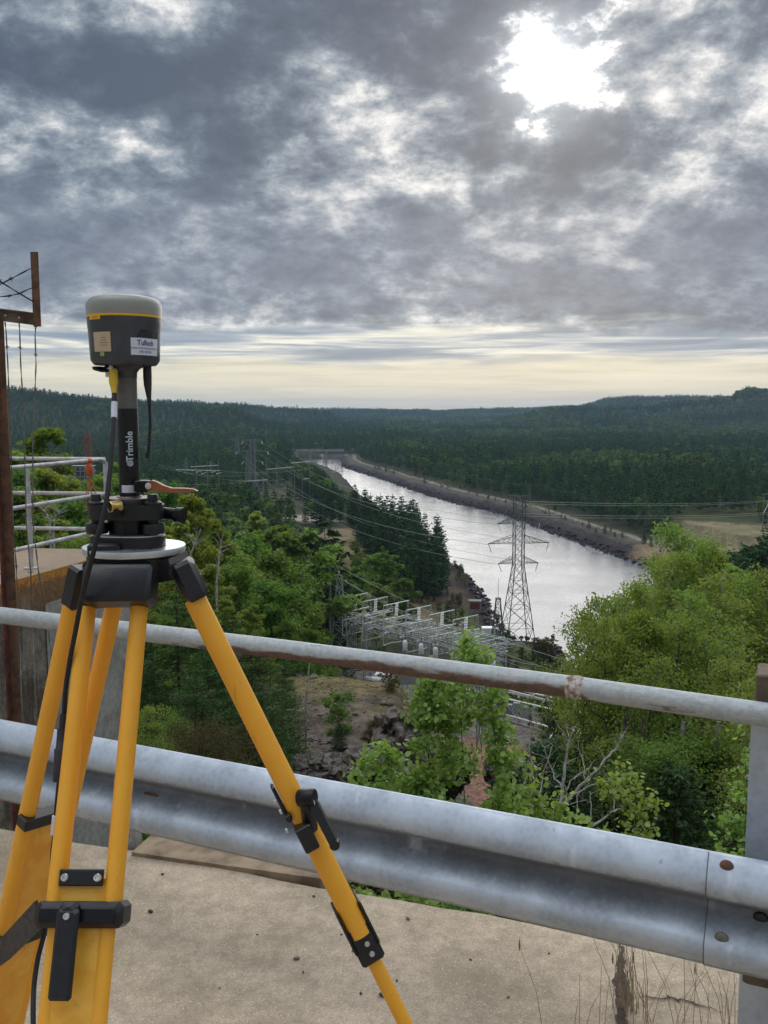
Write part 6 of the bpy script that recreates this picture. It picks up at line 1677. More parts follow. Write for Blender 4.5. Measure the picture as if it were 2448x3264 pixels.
# ---- switchyard: six bays
YB = 150.
bx = [1092, 1156, 1223, 1294, 1368, 1444]; by0 = [1907, 1919, 1931, 1946, 1961, 1977]; by1 = [2026, 2042, 2058, 2080, 2092, 2108]
ordn = ['leftmost', 'second', 'third', 'fourth', 'fifth', 'rightmost']
for i in range(6):
    Yi = YB - i * 2.2
    A = at_y(bx[i], by0[i], Yi); Bt = at_y(bx[i], by1[i], Yi)
    e = empty('disconnect_switch', (A.x, A.y, Bt.z)); O = Vector((A.x, A.y, Bt.z)); tag(e, ordn[i] + ' of the six high-voltage switch frames with white tubes and disc insulators', 'switch frame', 'switch frames of the switchyard')
    T = at_y(bx[i] + 80, by0[i] - 17, Yi + 3.2); Lw = at_y(bx[i] + 66, by1[i] - 14, Yi + 3.2)
    mb = MB(); mb.tube([A - O, T - O], .085, 6); mb.build('top_tube', m_bus, e, 60)
    mb = MB(); mb.tube([Bt - O, A - O], .075, 6); mb.build('upright_tube', m_bus, e, 60)
    mb = MB(); mb.tube([Bt - O, Bt.lerp(Lw, .35) - O + Vector((0, 0, .25 if i == 2 else 0)), Lw - O], .075, 6); mb.build('bottom_tube', m_bus, e, 60)
    I0 = at_y(bx[i] + 42, by0[i] - 10, Yi + 1.6); I1 = at_y(bx[i] + 40, by0[i] + 32, Yi + 1.6)
    mb = MB(); insul(mb, I1 - O + Vector((0, 0, 0)), I0 - O, .30, 8, 10); mb.build('insulator_stack', m_ins, e, 40)
    for (dx, dya, dyb) in ((26, 2, 36), (78, -14, 22), (20, 80, 112), (60, 72, 104)):
        q0 = at_y(bx[i] + dx, by0[i] + dya, Yi + 1.5); q1 = at_y(bx[i] + dx, by0[i] + dyb, Yi + 1.5)
        mb = MB(); insul(mb, q1 - O, q0 - O, .19, 7, 8); mb.build('dark_insulator', m_insd, e, 40)
    mb = MB(); mb.tube([at_y(bx[i] + 78, by0[i] + 20, Yi + 1.5) - O, at_y(bx[i] + 60, by0[i] + 70, Yi + 1.5) - O], .04, 5); mb.tube([I1 - O, at_y(bx[i] + 20, by0[i] + 80, Yi) - O], .04, 5); mb.bar(at_y(bx[i] + 5, by0[i] + 45, Yi) - O, at_y(bx[i] + 84, by0[i] + 28, Yi + 3) - O, .18); mb.bar(at_y(bx[i] + 2, by0[i] + 70, Yi) - O, at_y(bx[i] + 84, by0[i] + 52, Yi + 3) - O, .14); mb.build('links', m_bus, e, 60)
# the lattice gantry that carries them
def truss(mb, a, b, h_=1.1, w_=1.1, n=14, m0=.11, m1=.06):
    a = Vector(a); b = Vector(b); t = (b - a).normalized(); s_ = t.cross(Vector((0, 0, 1))).normalized() * w_ / 2; u_ = Vector((0, 0, h_ / 2))
    C_ = lambda k: [a.lerp(b, k / n) + s_ * x + u_ * z for x, z in ((-1, -1), (1, -1), (1, 1), (-1, 1))]
    for k in range(n):
        P0, P1 = C_(k), C_(k + 1)
        for i in range(4):
            j = (i + 1) % 4; mb.bar(P0[i], P1[i], m0); mb.bar(P0[i], P1[j] if k % 2 else P1[j], m1); mb.bar(P0[i], P0[j], m1)
gt = empty('switchyard_gantry', (0, 0, 0)); g0 = at_y(1110, 1960, 152); gt.location = (g0.x, g0.y, -47.3); tag(gt, 'long grey lattice gantry carrying the six switch frames', 'gantry')
G_ = gt.location.copy()
for (pa_, pb__, ya, yb) in (((1100, 1958), (1610, 2078), 154, 136), ((1120, 1985), (1600, 2118), 150, 134), ((1290, 1975), (1625, 2050), 158, 143)):
    mb = MB(); truss(mb, at_y(*pa_, ya) - G_, at_y(*pb__, yb) - G_, .95, 1.1, 20); mb.build('beam_truss', m_lat, gt, 0)
for (px, py, yy) in ((1118, 1985, 150), (1170, 1965, 155), (1330, 2010, 148), (1352, 1990, 152), (1560, 2085, 137), (1600, 2075, 137), (1480, 2040, 144)):
    p = at_y(px, py, yy); mb = MB(); H_ = p.z + 47.3; w1_ = .65
    c__ = Vector((p.x, p.y, -47.3)) - G_
    m2 = MB(); lattice_leg_faces(m2, list(np.linspace(0, H_, 9)), lambda z: w1_, .11, .07); m2.v = [tuple(Vector(v_) + c__) for v_ in m2.v]; m2.build('column', m_lat, gt, 0)
rgx = np.random.default_rng(77)
for i in range(48):
    px = rgx.uniform(1095, 1560); t = (px - 1100) / 500; py = 1965 + t * 118 + rgx.uniform(-12, 22); yy = 152 - 15 * t
    a = at_y(px, py, yy); b_ = at_y(px + rgx.uniform(60, 130), py + rgx.uniform(-28, -6), yy + 3)
    mb = MB(); mb.bar(a - G_, b_ - G_, .09); mb.bar(a - G_, a - G_ + Vector((0, 0, -rgx.uniform(2, 6))), .07); mb.build('support_beam', m_lat if i % 3 else m_bus, gt, 0)
for i in range(9):
    px = 1135 + i * 52; py = 1990 + i * 13
    p = at_y(px, py, 150 - i * 1.6); mb = MB(); mb.lathe([(.16, -.9), (.22, -.85), (.22, 0), (.13, .1)], 8, p - G_, basis((0, 0, 1), (1, .3, .15))); mb.build('white_cap', m_whiteq, gt, 40)
# white voltage transformers
for i, (px, py, yy, h_) in enumerate(((1291, 2042, 140, 3.2), (1342, 2052, 138, 3.2), (1388, 2064, 136, 3.3), (1572, 2108, 126, 2.6), (1530, 2092, 128, 2.2))):
    p = at_y(px, py, yy); e = empty('voltage_transformer', (p.x, p.y, -47.2)); tag(e, 'white cylindrical voltage transformer, ' + ['leftmost above the handrail', 'second from the left under the switch frames', 'third from the left under the switch frames', 'alone above the handrail left of the yellow leaves', 'half hidden behind the single aspen leaves'][i], 'transformer', 'white voltage transformers')
    zt2 = p.z + 47.2
    mb = MB(); mb.lathe([(.34, zt2 - 1.5), (.38, zt2 - 1.4), (.38, zt2 - .25), (.28, zt2), (.1, zt2 + .12)], 14); mb.build('white_tank', m_whiteq, e, 40)
    mb = MB(); lattice_leg_faces(mb, [0, max(zt2 - 1.6, 1) * .5, max(zt2 - 1.6, 1)], lambda z: .36, .12, .08); mb.build('stand', m_lat, e, 0)
    mb = MB(); insul(mb, (.05, 0, zt2 + .1), (.05, 0, zt2 + 1.2), .15, 5, 8); mb.build('insulator', m_insd, e, 40)
# transformer and equipment seen under the handrail
p = at_z(1225, 2185, -47); e = empty('power_transformer', (p.x, p.y, -47.1), R(-14)); tag(e, 'white power transformer with bushings below the handrail', 'transformer')
mb = MB(); mb.box((0, 0, 1.2), (3.2, 2.2, 2.2), None, .06); mb.build('tank', m_whiteq, e, 20)
mb = MB(); mb.lathe([(.55, -1.4), (.6, -1.3), (.6, 1.3), (.55, 1.4)], 16, (-1.6, -1.5, 1.4), basis((0, 0, 1), (1, 0, 0))); mb.build('conservator', m_whiteq, e, 40)
for k in range(5): mb = MB(); insul(mb, (-.9 + k * .8, .2, 2.3), (-1.0 + k * .85, .2, 3.9), .16, 6, 8); mb.build('bushing', m_insd if k % 2 else m_ins, e, 40)
for k in range(6): mb = MB(); mb.box((1.75, -1 + k * .38, 1.2), (.3, .12, 1.9)); mb.build('radiator_fin', m_whiteq, e, 0)
p = at_z(1290, 2180, -47); mb = MB(); mb.box((0, 0, 1.2), (5.2, .4, 2.4), None, .02); o = mb.build('concrete_wall', m_palecon, None, 20); o.location = (p.x, p.y, -47.1); o.rotation_euler = (0, 0, R(6)); tag(o, 'low concrete fire wall right of the white transformer', 'wall')
# low cluttered rack beyond the pad (pale steel) and the bus structure with two dark posts
bs = empty('bus_structure', tuple(at_z(1595, 2285, -47))); O = bs.location.copy(); tag(bs, 'bus structure of white tubes on dark posts at the reddish gravel pad', 'bus structure')
for px, pyt, pyb in ((1598, 2195, 2285), (1690, 2212, 2312), (1440, 2160, 2240), (1520, 2180, 2262)):
    b0 = at_z(px, pyb, -47); t0 = at_y(px, pyt, b0.y); mb = MB(); mb.bar(b0 - O, t0 - O, .42, .42, (0, 1, 0)); mb.box(b0 - O + Vector((0, 0, .2)), (.8, .8, .4)); mb.build('post', m_dkpost, bs, 0)
for (a_, b_, ya, yb) in (((1380, 2155), (1870, 2262), 146, 128), ((1380, 2172), (1790, 2268), 142, 127), ((1560, 2185), (1775, 2240), 140, 130), ((1670, 2204), (1880, 2250), 134, 127)):
    mb = MB(); mb.tube([at_y(*a_, ya) - O, at_y(*b_, yb) - O], .13, 6); mb.build('tube', m_bus, bs, 60)
    for k in range(4):
        q = at_y(*a_, ya).lerp(at_y(*b_, yb), .15 + .22 * k); mb = MB(); mb.lathe([(.10, 0), (.2, .1), (.2, .35), (.10, .45)], 8, q - O + Vector((0, 0, -.55))); mb.build('support_insulator', m_ins, bs, 40)
for k in range(10):
    a = at_y(1600 + k * 9, 2205 + k * 5, 134); b_ = at_y(1650 + k * 11, 2290 - k * 2, 128); mb = MB(); mb.tube([a - O, (a + b_) / 2 - O + Vector((0, 0, -.6)), b_ - O], .035, 4, False); mb.build('jumper_wire', m_cond, bs, 60)
for k, (px, py) in enumerate(((1620, 2268), (1648, 2262), (1672, 2275))):
    p = at_z(px, py, -46.5); mb = MB(); mb.box((0, 0, .9), (1.2, .8, 1.8), None, .04); mb.box((0, -.41, 1.1), (.8, .02, .9)); o = mb.build('control_cabinet', plain('blue_grey_cabinet', (.25, .30, .36), .5), None, 20); o.location = (p.x, p.y, -47.1); tag(o, ['left', 'middle', 'right'][k] + ' blue-grey cabinet under the bus structure', 'cabinet')
# fence with white rails round the pad
def fence_run(pts_, label):
    P_ = [at_z(px, py, -47) for px, py in pts_]; o_ = P_[0].copy(); e = empty('yard_fence', o_); tag(e, label, 'fence')
    mb = MB()
    for a_, b_ in zip(P_[:-1], P_[1:]): mb.tube([a_ - o_ + Vector((0, 0, 1.1)), b_ - o_ + Vector((0, 0, 1.1))], .13, 6)
    mb.build('top_rail', m_bus, e, 60)
    for a_, b_ in zip(P_[:-1], P_[1:]):
        n_ = max(1, int((b_ - a_).length / 2.6))
        for k in range(n_ + 1): q = a_.lerp(b_, k / n_) - o_; m2 = MB(); m2.tube([q, q + Vector((0, 0, 1.1))], .07, 5); m2.build('post', m_lat, e, 60)
    m2 = MB()
    for a_, b_ in zip(P_[:-1], P_[1:]): m2.bar(a_ - o_ + Vector((0, 0, .15)), b_ - o_ + Vector((0, 0, .15)), .3, .3)
    m2.build('kerb', m_palecon, e, 0)
fence_run([(1560, 2285), (1700, 2325), (1768, 2345)], 'low white rail along the far side of the reddish gravel pad')
fence_run([(1768, 2350), (1722, 2425)], 'short white rail at the right side of the reddish gravel pad')
fence_run([(1655, 2452), (1690, 2456)], 'tiny piece of white rail at the near corner of the gravel pad')
# white tank and red hut near the rock bank
p = at_y(1556, 2012, 232); g_ = gz(p.x, p.y); mb = MB(); mb.box((0, 0, 1.4), (3.4, 2.4, 2.6), None, .12); o = mb.build('white_container', m_whiteq, None, 25); o.location = (p.x, p.y, p.z - 1.6); tag(o, 'small white container at the foot of the dark rock bank', 'container')
mb = MB(); mb.lathe([(1.15, -.5), (1.2, -.45), (1.2, .45), (1.15, .5)], 20, (0, 0, 1.2), basis((0, 0, 1), (.3, -1, 0))); p = at_y(1478, 2000, 210); o = mb.build('cable_drum', plain('drum_wood', (.33, .27, .20), .8), None, 40); o.location = (p.x, p.y, p.z - 1.2); tag(o, 'round wooden cable drum left of the white container', 'cable drum')
p = at_y(1514, 1942, 262); e = empty('red_hut', (p.x, p.y, p.z - .3), R(-6)); tag(e, 'tiny hut with dark red boarded front on the rocky bank', 'hut')
mb = MB(); mb.box((0, 0, 1.5), (3.4, 2.4, 2.6)); mb.build('wall', m_wpole, e, 0); mb = MB()
for k in range(5): mb.box((0, -1.24, .75 + k * .36), (2.7, .05, .30))
mb.build('boarded_front', m_redsign, e, 0); mb = MB(); mb.box((0, 0, 2.9), (3.8, 2.9, .16)); mb.build('roof', m_wpole, e, 0)

# ---- H-frames and poles of the left plain
def hframe(cols, yy, beam, label, mat=m_wpole, extra=None, th=.24):
    c0_ = at_y(cols[0][0], cols[0][1], yy); g_ = gz(c0_.x, c0_.y); e = empty('h_frame_pole', (c0_.x, c0_.y, g_ - .2)); tag(e, label, 'power pole'); o_ = Vector((c0_.x, c0_.y, g_ - .2))
    for k, (px, pt_) in enumerate(cols):
        yk = yy + k * 3.; t = at_y(px, pt_, yk); gk = min(gz(t.x, t.y), at_y(px, cols[k][1] + 60, yk).z)
        mb = MB(); mb.tube([Vector((t.x, t.y, gk)) - o_, t - o_], [th, th * .7], 6); mb.build('pole', mat, e, 60)
    for (pa_, pb__) in beam:
        a_ = at_y(*pa_, yy); b_ = at_y(*pb__, yy + 3 * (len(cols) - 1)); mb = MB(); mb.bar(a_ - o_, b_ - o_, .32, .32); mb.build('crossbeam', m_bus, e, 0)
hframe([(850, 1462), (882, 1466)], 505, [((848, 1496), (935, 1488))], 'pair of tall poles just right of the pale pylon')
hframe([(938, 1464), (962, 1461), (987, 1464)], 490, [((928, 1476), (990, 1471)), ((968, 1527), (984, 1525))], 'three-pole wooden structure left of the river end')
hframe([(1070, 1487), (1090, 1484)], 520, [((1058, 1505), (1096, 1502))], 'two thin poles standing against the bright water')
hframe([(782, 1523), (811, 1520), (839, 1518)], 480, [((778, 1534), (852, 1529))], 'three short poles with white insulators under the pale pylon', th=.2)
hframe([(625, 1472), (660, 1468), (696, 1466)], 470, [((608, 1488), (694, 1483)), ((560, 1497), (700, 1500))], 'three-pole substation frame left of the pale pylon')
for k in range(6):
    p = at_y(612 + k * 16, 1500 + (k % 3) * 5, 468); mb = MB(); mb.box((0, 0, 0), (.7, .5, .5), None, .05); mb.bar((0, 0, 0), (2.2, .4, .6), .18); o = mb.build('line_switch', m_bus, None, 20); o.location = p; tag(o, 'small white switch on the substation frame, number counted from the left'.replace('number counted from the left', ['outermost left', 'second from left', 'third from left', 'fourth from left', 'fifth from left', 'outermost right'][k]), 'switch', 'white switches of the substation frame')
for k, (a_, b_, ya, yb, s_) in enumerate((((505, 1480), (930, 1492), 560, 490, 4), ((700, 1500), (1000, 1490), 470, 490, 2), ((505, 1487), (850, 1510), 520, 500, 3), ((500, 1535), (780, 1536), 480, 480, 1.5), ((690, 1525), (905, 1528), 470, 480, 1.2), ((560, 1497), (690, 1520), 470, 470, 1))):
    wire(at_y(*a_, ya), at_y(*b_, yb), s_, .05, ['uppermost', 'second', 'third', 'fourth', 'fifth', 'shortest'][k] + ' of the level wires of the far left substation', 'substation wires', n=14)
# scaffold-like grey building and red mast far left
p = at_y(268, 1530, 300); g_ = p.z - 2; e = empty('substation_building', (p.x, p.y, g_)); tag(e, 'grey open-framed substation structure behind the white railing corner', 'structure')
Wd, Hh = 7.0, 6.2
for k in range(4): mb = MB(); mb.box((0, 0, 1.4 + k * 1.75), (Wd, 3, .22)); mb.build('floor_beam', m_lat, e, 0)
for k in range(6):
    mb = MB(); mb.box((-Wd / 2 + k * Wd / 5, -1.4, Hh / 2 + .6), (.2, .2, Hh)); mb.build('column', m_lat, e, 0)
mb = MB(); mb.box((0, .6, Hh / 2), (Wd - .4, 1.2, Hh - .6)); mb.build('dark_core', m_latd, e, 0)
for k in range(5): mb = MB(); mb.bar((-Wd / 2 + k * Wd / 5, -1.5, 1.4), (-Wd / 2 + (k + 1) * Wd / 5, -1.5, 3.1), .12); mb.build('brace', m_lat, e, 0)
a = at_y(278, 1383, 330); g_ = gz(a.x, a.y); e = empty('red_lattice_mast', (a.x, a.y, g_ - .2)); tag(e, 'dull red lattice mast rising above the white railing corner', 'mast'); H_ = a.z - g_
mb = MB(); wf = lambda z: np.interp(z, [0, H_ * .55, H_ * .9, H_], [3.2, 1.6, 1.0, 1.0]); lattice_leg_faces(mb, list(np.linspace(0, H_, 14)), wf, .26, .16); mb.build('lattice_body', m_rediron, e, 0)

# ---- bridge
YBR = 1150.; a = at_y(952, 1434, YBR); b_ = at_y(1088, 1434, YBR); e = empty('road_bridge', (a.x, a.y, WZ)); tag(e, 'distant concrete road bridge on two piers across the head of the river', 'bridge'); O = e.location.copy()
dz = a.z - WZ; Lb = (b_ - a).length
mb = MB(); mb.box((Lb / 2, 0, dz - .9), (Lb + 6, 9, 2.0)); mb.build('deck', m_conc2, e, 0)
mb = MB(); mb.box((Lb / 2, -4.4, dz + .4), (Lb + 6, .3, 1.1)); mb.build('parapet', m_conc2, e, 0)
for px in (989, 1040):
    x_ = at_y(px, 1434, YBR).x - a.x
    m3 = MB(); m3.box((x_, 0, dz - 2.6), (2.4, 9, 1.6)); m3.build('pier_cap', m_conc2, e, 0)
    for y_ in (-3, 3): m3 = MB(); m3.box((x_, y_, (dz - 3.4) / 2 - 1), (1.8, 1.8, dz - 3.4 + 2)); m3.build('pier', m_conc2, e, 0)
mb = MB(); mb.prism([(-4, -5), (-1, -5), (-1, 5), (-4, 5)], 0, dz - 2.0); mb.build('abutment', m_conc2, e, 0)

# ============================================================ close vegetation and rock
def leafy_stems(name, stems, nleaf, leaf, spread, mat, label, cat, seed, stem_r=.006, bark=None, droop=0.):
    """stems: list of 3D polylines; leaves stand round their upper parts"""
    rng = np.random.default_rng(seed); o_ = Vector(stems[0][0]); e = empty(name, o_); tag(e, label, cat)
    pts = []; mb = MB()
    for S in stems:
        S = [Vector(p) - o_ for p in S]; mb.tube(S, [stem_r * (1 - .8 * i / (len(S) - 1)) for i in range(len(S))], 6)
        for k in range(16):
            t = rng.uniform(.15, 1.) ** .8 * (len(S) - 1.001); i = int(t); p = S[i].lerp(S[i + 1], t - i)
            d = Vector(rng.normal(size=3)); d.z = abs(d.z) * .5; d.normalize(); q = p + d * spread * rng.uniform(.4, 1.1)
            mb.tube([p, p.lerp(q, .6) + Vector((0, 0, .01)), q], [stem_r * .4, stem_r * .3, stem_r * .12], 4, False)
            for u_ in range(9): pts.append(p.lerp(q, rng.uniform(.3, 1.1)))
    mb.build('stem', bark or m_bark, e, 60)
    P = np.array([tuple(p) for p in pts]); w_ = rng.choice(len(P), nleaf); C = P[w_] + rng.normal(size=(nleaf, 3)) * spread * .22
    V, F = quads_at(C, leaf, rng, .15, .9, None, 6)
    link('leaves', mesh_np('leaves', V, F, LM[mat], 0), e); return e
LM['near'] = leafmat('near_aspen_leaves', (.21, .31, .075), (.40, .52, .17), .48, .42, .06)
LM['near'].node_tree.nodes['Principled BSDF'].inputs['Specular IOR Level'].default_value = .35
def stem_px(P, d): return [at_d(a, b_, d + (i * .02)) for i, (a, b_) in enumerate(P)]
leafy_stems('aspen_sapling', [stem_px([(1500, 2950), (1490, 2700), (1478, 2500), (1470, 2300), (1490, 2140), (1500, 2070)], 6.2), stem_px([(1500, 2900), (1430, 2650), (1370, 2450), (1350, 2260), (1330, 2180)], 6.3), stem_px([(1500, 2900), (1560, 2650), (1580, 2450), (1575, 2300), (1560, 2200)], 6.1),
   stem_px([(1490, 2880), (1400, 2700), (1340, 2560), (1310, 2460)], 6.2), stem_px([(1500, 2900), (1480, 2700), (1440, 2500), (1420, 2350), (1400, 2230)], 6.4), stem_px([(1500, 2900), (1600, 2720), (1640, 2600)], 6.1)],
   6500, .036, .175, 'near', 'bright green aspen sapling with round leaves behind the middle of the crash barrier', 'sapling', 21)
leafy_stems('aspen_sapling', [stem_px([(1230, 2900), (1225, 2650), (1200, 2500), (1180, 2400)], 6.0), stem_px([(1230, 2850), (1240, 2600), (1238, 2440), (1232, 2395)], 6.0), stem_px([(1220, 2850), (1165, 2600), (1150, 2470)], 6.0)], 620, .040, .14, 'near', 'small bright sapling left of the big aspen sapling, just over the barrier', 'sapling', 22)
leafy_stems('aspen_sapling', [stem_px([(1760, 2900), (1760, 2680), (1770, 2560)], 6.4), stem_px([(1700, 2900), (1680, 2650), (1670, 2560), (1660, 2500)], 6.4), stem_px([(1760, 2900), (1800, 2720), (1830, 2640)], 6.4)], 760, .040, .17, 'near', 'low leafy sapling right of the big aspen sapling', 'sapling', 23)
leafy_stems('aspen_sapling', [stem_px([(2060, 2900), (2050, 2700), (2030, 2560), (1990, 2440)], 8.2), stem_px([(2060, 2900), (2040, 2650), (1960, 2520), (1900, 2480)], 8.2), stem_px([(2060, 2900), (2060, 2640), (2050, 2520)], 8.2), stem_px([(1990, 2900), (1950, 2720), (1900, 2640)], 8.0)], 560, .044, .17, 'near', 'loose sprays of bright leaves right of the bare bush', 'sapling', 24)
leafy_stems('aspen_sapling', [stem_px([(2360, 3000), (2370, 2750), (2380, 2500), (2370, 2340)], 7.8), stem_px([(2350, 3000), (2340, 2750), (2330, 2620)], 7.8), stem_px([(2400, 3000), (2420, 2700), (2410, 2500)], 7.8)], 640, .044, .17, 'near', 'bright leafy sapling left of the right guardrail post', 'sapling', 25)
leafy_stems('aspen_sapling', [stem_px([(1300, 3000), (1160, 2888), (1010, 2855)], 4.7), stem_px([(1300, 3000), (1330, 2915), (1400, 2905)], 4.8), stem_px([(1300, 3000), (1230, 2905), (1180, 2895)], 4.8)], 190, .045, .10, 'near', 'leaves peeping between the barrier and the concrete edge', 'sapling', 26)
# foliage of brushwood filling the slope just past the barrier
rgz = np.random.default_rng(91)
for i in range(14):
    px = (420, 560, 700, 880, 960, 1120, 1620, 1740, 1860, 1980, 2100, 2210, 2300, 2420)[i]; dd_ = rgz.uniform(10, 13)
    b0 = at_d(px, 2860, dd_); g_ = gz(b0.x, b0.y); S = []
    for k in range(3):
        a_ = rgz.uniform(0, 6.28); S.append([Vector((b0.x, b0.y, g_ - .1)), Vector((b0.x + .2 * math.cos(a_), b0.y + .2 * math.sin(a_), g_ + .8)), Vector((b0.x + .5 * math.cos(a_), b0.y + .5 * math.sin(a_), g_ + 1.6 + rgz.uniform(0, .7)))])
    leafy_stems('bush', S, 900, .06, .42, ['green', 'olive', 'brown'][i % 3], ['green', 'olive', 'brownish'][i % 3] + ' bush right behind the barrier, ' + ['left of the front leg', 'in the first gap of the legs', 'near the right leg', 'right of the right leg', 'in front of the boulders', 'under the small sapling', 'under the big sapling', 'left of the bare bush', 'at the bare bush', 'right of the bare bush', 'below the poplar trunks', 'between the trunks', 'near the last sapling', 'behind the post'][i], 'bush', 300 + i)

# bare bush traced limb by limb
def limbs(name, paths, label, d0, seed, mat=None):
    rng = np.random.default_rng(seed); o_ = at_d(*paths[0][0][0], d0); e = empty(name, o_); tag(e, label, 'dead bush'); mb = MB()
    for P, r0, r1, dz in paths:
        n_ = len(P); pts = [at_d(a, b_, d0 + dz * i / (n_ - 1)) - o_ for i, (a, b_) in enumerate(P)]
        pp = []
        for i in range(n_ - 1):
            for k in range(3): pp.append(pts[i].lerp(pts[i + 1], k / 3) + Vector(rng.normal(size=3)) * .006)
        pp.append(pts[-1]); m_ = len(pp)
        mb.tube(pp, [(r0 + (r1 - r0) * i / (m_ - 1)) * .72 for i in range(m_)], 6)
        for k in range(3, m_, 2):
            d_ = Vector((rng.normal(), rng.normal() * .5, abs(rng.normal()) + .3)).normalized(); L = rng.uniform(.06, .22); q = pp[k] + d_ * L
            mb.tube([pp[k], pp[k].lerp(q, .5) + Vector((0, 0, .01)), q], [max(r1, .0028), .0022, .0012], 4, False)
    mb.build('branches', mat or m_deadw, e, 60); return e
m_deadw = barkmat('grey_dead_wood', (.40, .37, .32), (.20, .18, .155))
T = lambda L: [(1580 + a / 4.147, 2150 + b_ / 4.147) for a, b_ in L]
limbs('bare_bush', [
 (T([(830, 2074), (850, 1750), (880, 1480), (920, 1200), (960, 960), (985, 820), (1035, 690)]), .030, .008, .3),
 (T([(960, 900), (850, 700), (760, 580), (700, 480), (670, 310)]), .010, .004, -.3),
 (T([(985, 820), (940, 700), (930, 620)]), .006, .003, .2),
 (T([(860, 1740), (1000, 1620), (1180, 1420), (1350, 1230), (1500, 1070), (1600, 960), (1659, 780)]), .026, .010, .4),
 (T([(1030, 1600), (1200, 1500), (1350, 1430), (1520, 1410)]), .013, .005, .4),
 (T([(940, 1540), (1000, 1400), (1080, 1330), (1200, 1280), (1320, 1130)]), .011, .004, .2),
 (T([(870, 1700), (920, 1580), (960, 1500)]), .012, .008, 0),
 (T([(880, 1480), (780, 1370), (720, 1200), (640, 970), (590, 900)]), .012, .005, .3),
 (T([(860, 1490), (740, 1470), (660, 1400), (615, 1330)]), .009, .004, -.2),
 (T([(1190, 1400), (1150, 1160), (1090, 900)]), .007, .003, .4),
 (T([(870, 1780), (1060, 1690), (1200, 1650)]), .006, .003, .3)],
 'pale leafless bush with a long limb reaching right, behind the crash barrier', 8.6, 41)
limbs('bare_bush', [
 (T([(500, 1990), (480, 1640), (510, 1400), (470, 1250), (440, 950), (460, 750), (450, 600)]), .020, .004, .3),
 (T([(540, 2000), (520, 1700), (400, 1420), (410, 1250)]), .014, .006, .2),
 (T([(330, 1650), (390, 1400), (400, 1300), (370, 1100)]), .010, .004, .2),
 (T([(560, 1720), (600, 1500), (650, 1200), (750, 930)]), .010, .003, .3),
 (T([(500, 1400), (570, 1270), (650, 1090)]), .008, .004, -.2),
 (T([(560, 1710), (700, 1640), (870, 1650)]), .007, .004, .2),
 (T([(630, 1900), (560, 1730), (480, 1620), (400, 1440)]), .012, .006, .2),
 (T([(560, 1800), (680, 1810), (830, 1780)]), .006, .003, .1)],
 'thin leafless bush left of the larger bare bush', 8.2, 42)
limbs('bare_bush', [
 (T([(1270, 2010), (1400, 1920), (1540, 1820), (1659, 1780)]), .018, .009, .3),
 (T([(1250, 1990), (1270, 1700), (1240, 1540)]), .009, .004, .2),
 (T([(1545, 1820), (1580, 1650), (1600, 1480)]), .008, .004, .2),
 (T([(1075, 1900), (1070, 1600)]), .007, .004, .1)],
 'few crooked bare stems between the bare bush and the poplar trunks', 8.4, 43)
# poplar trunks seen under the handrail
for k, (P, r_) in enumerate([([(2142, 2740), (2150, 2560), (2165, 2420), (2178, 2300)], .085), ([(2265, 2700), (2268, 2560), (2285, 2400), (2290, 2300)], .095), ([(2105, 2560), (2120, 2420), (2132, 2310)], .05), ([(2210, 2700), (2225, 2480), (2240, 2300)], .04), ([(1965, 2620), (1990, 2400), (1990, 2290)], .05), ([(2035, 2500), (2050, 2350), (2055, 2290)], .04)]):
    o_ = at_d(*P[0], 21); mb = MB(); pts = [at_d(a, b_, 21) - o_ for a, b_ in P]; low = pts[0] + (pts[0] - pts[1]) * 2.2
    mb.tube([low] + pts, [r_ * 1.15] + [r_ * (1 - .13 * i) for i in range(len(pts))], 8); rngk = np.random.default_rng(60 + k)
    for j in range(9):
        t = rngk.uniform(0, len(pts) - 1.01); i = int(t); p = pts[i].lerp(pts[i + 1], t - i); d_ = Vector((rngk.normal() * .6, rngk.normal() * .4, .9)).normalized() * rngk.uniform(.3, .7); mb.tube([p, p + d_ * .5, p + d_ + Vector((0, 0, .1))], [.012, .008, .003], 4, False)
    o = mb.build('poplar_trunk', m_pale if k < 2 else m_bark, None, 60); o.location = o_
    tag(o, ['pale poplar trunk left of the thickest one under the handrail', 'thickest pale poplar trunk left of the right post', 'slim grey trunk leaning right, left of the pale trunks', 'very thin stem between the two pale trunks', 'grey stem beside the bare bush below the weld', 'thin stem between weld and pale trunks'][k], 'tree trunk')
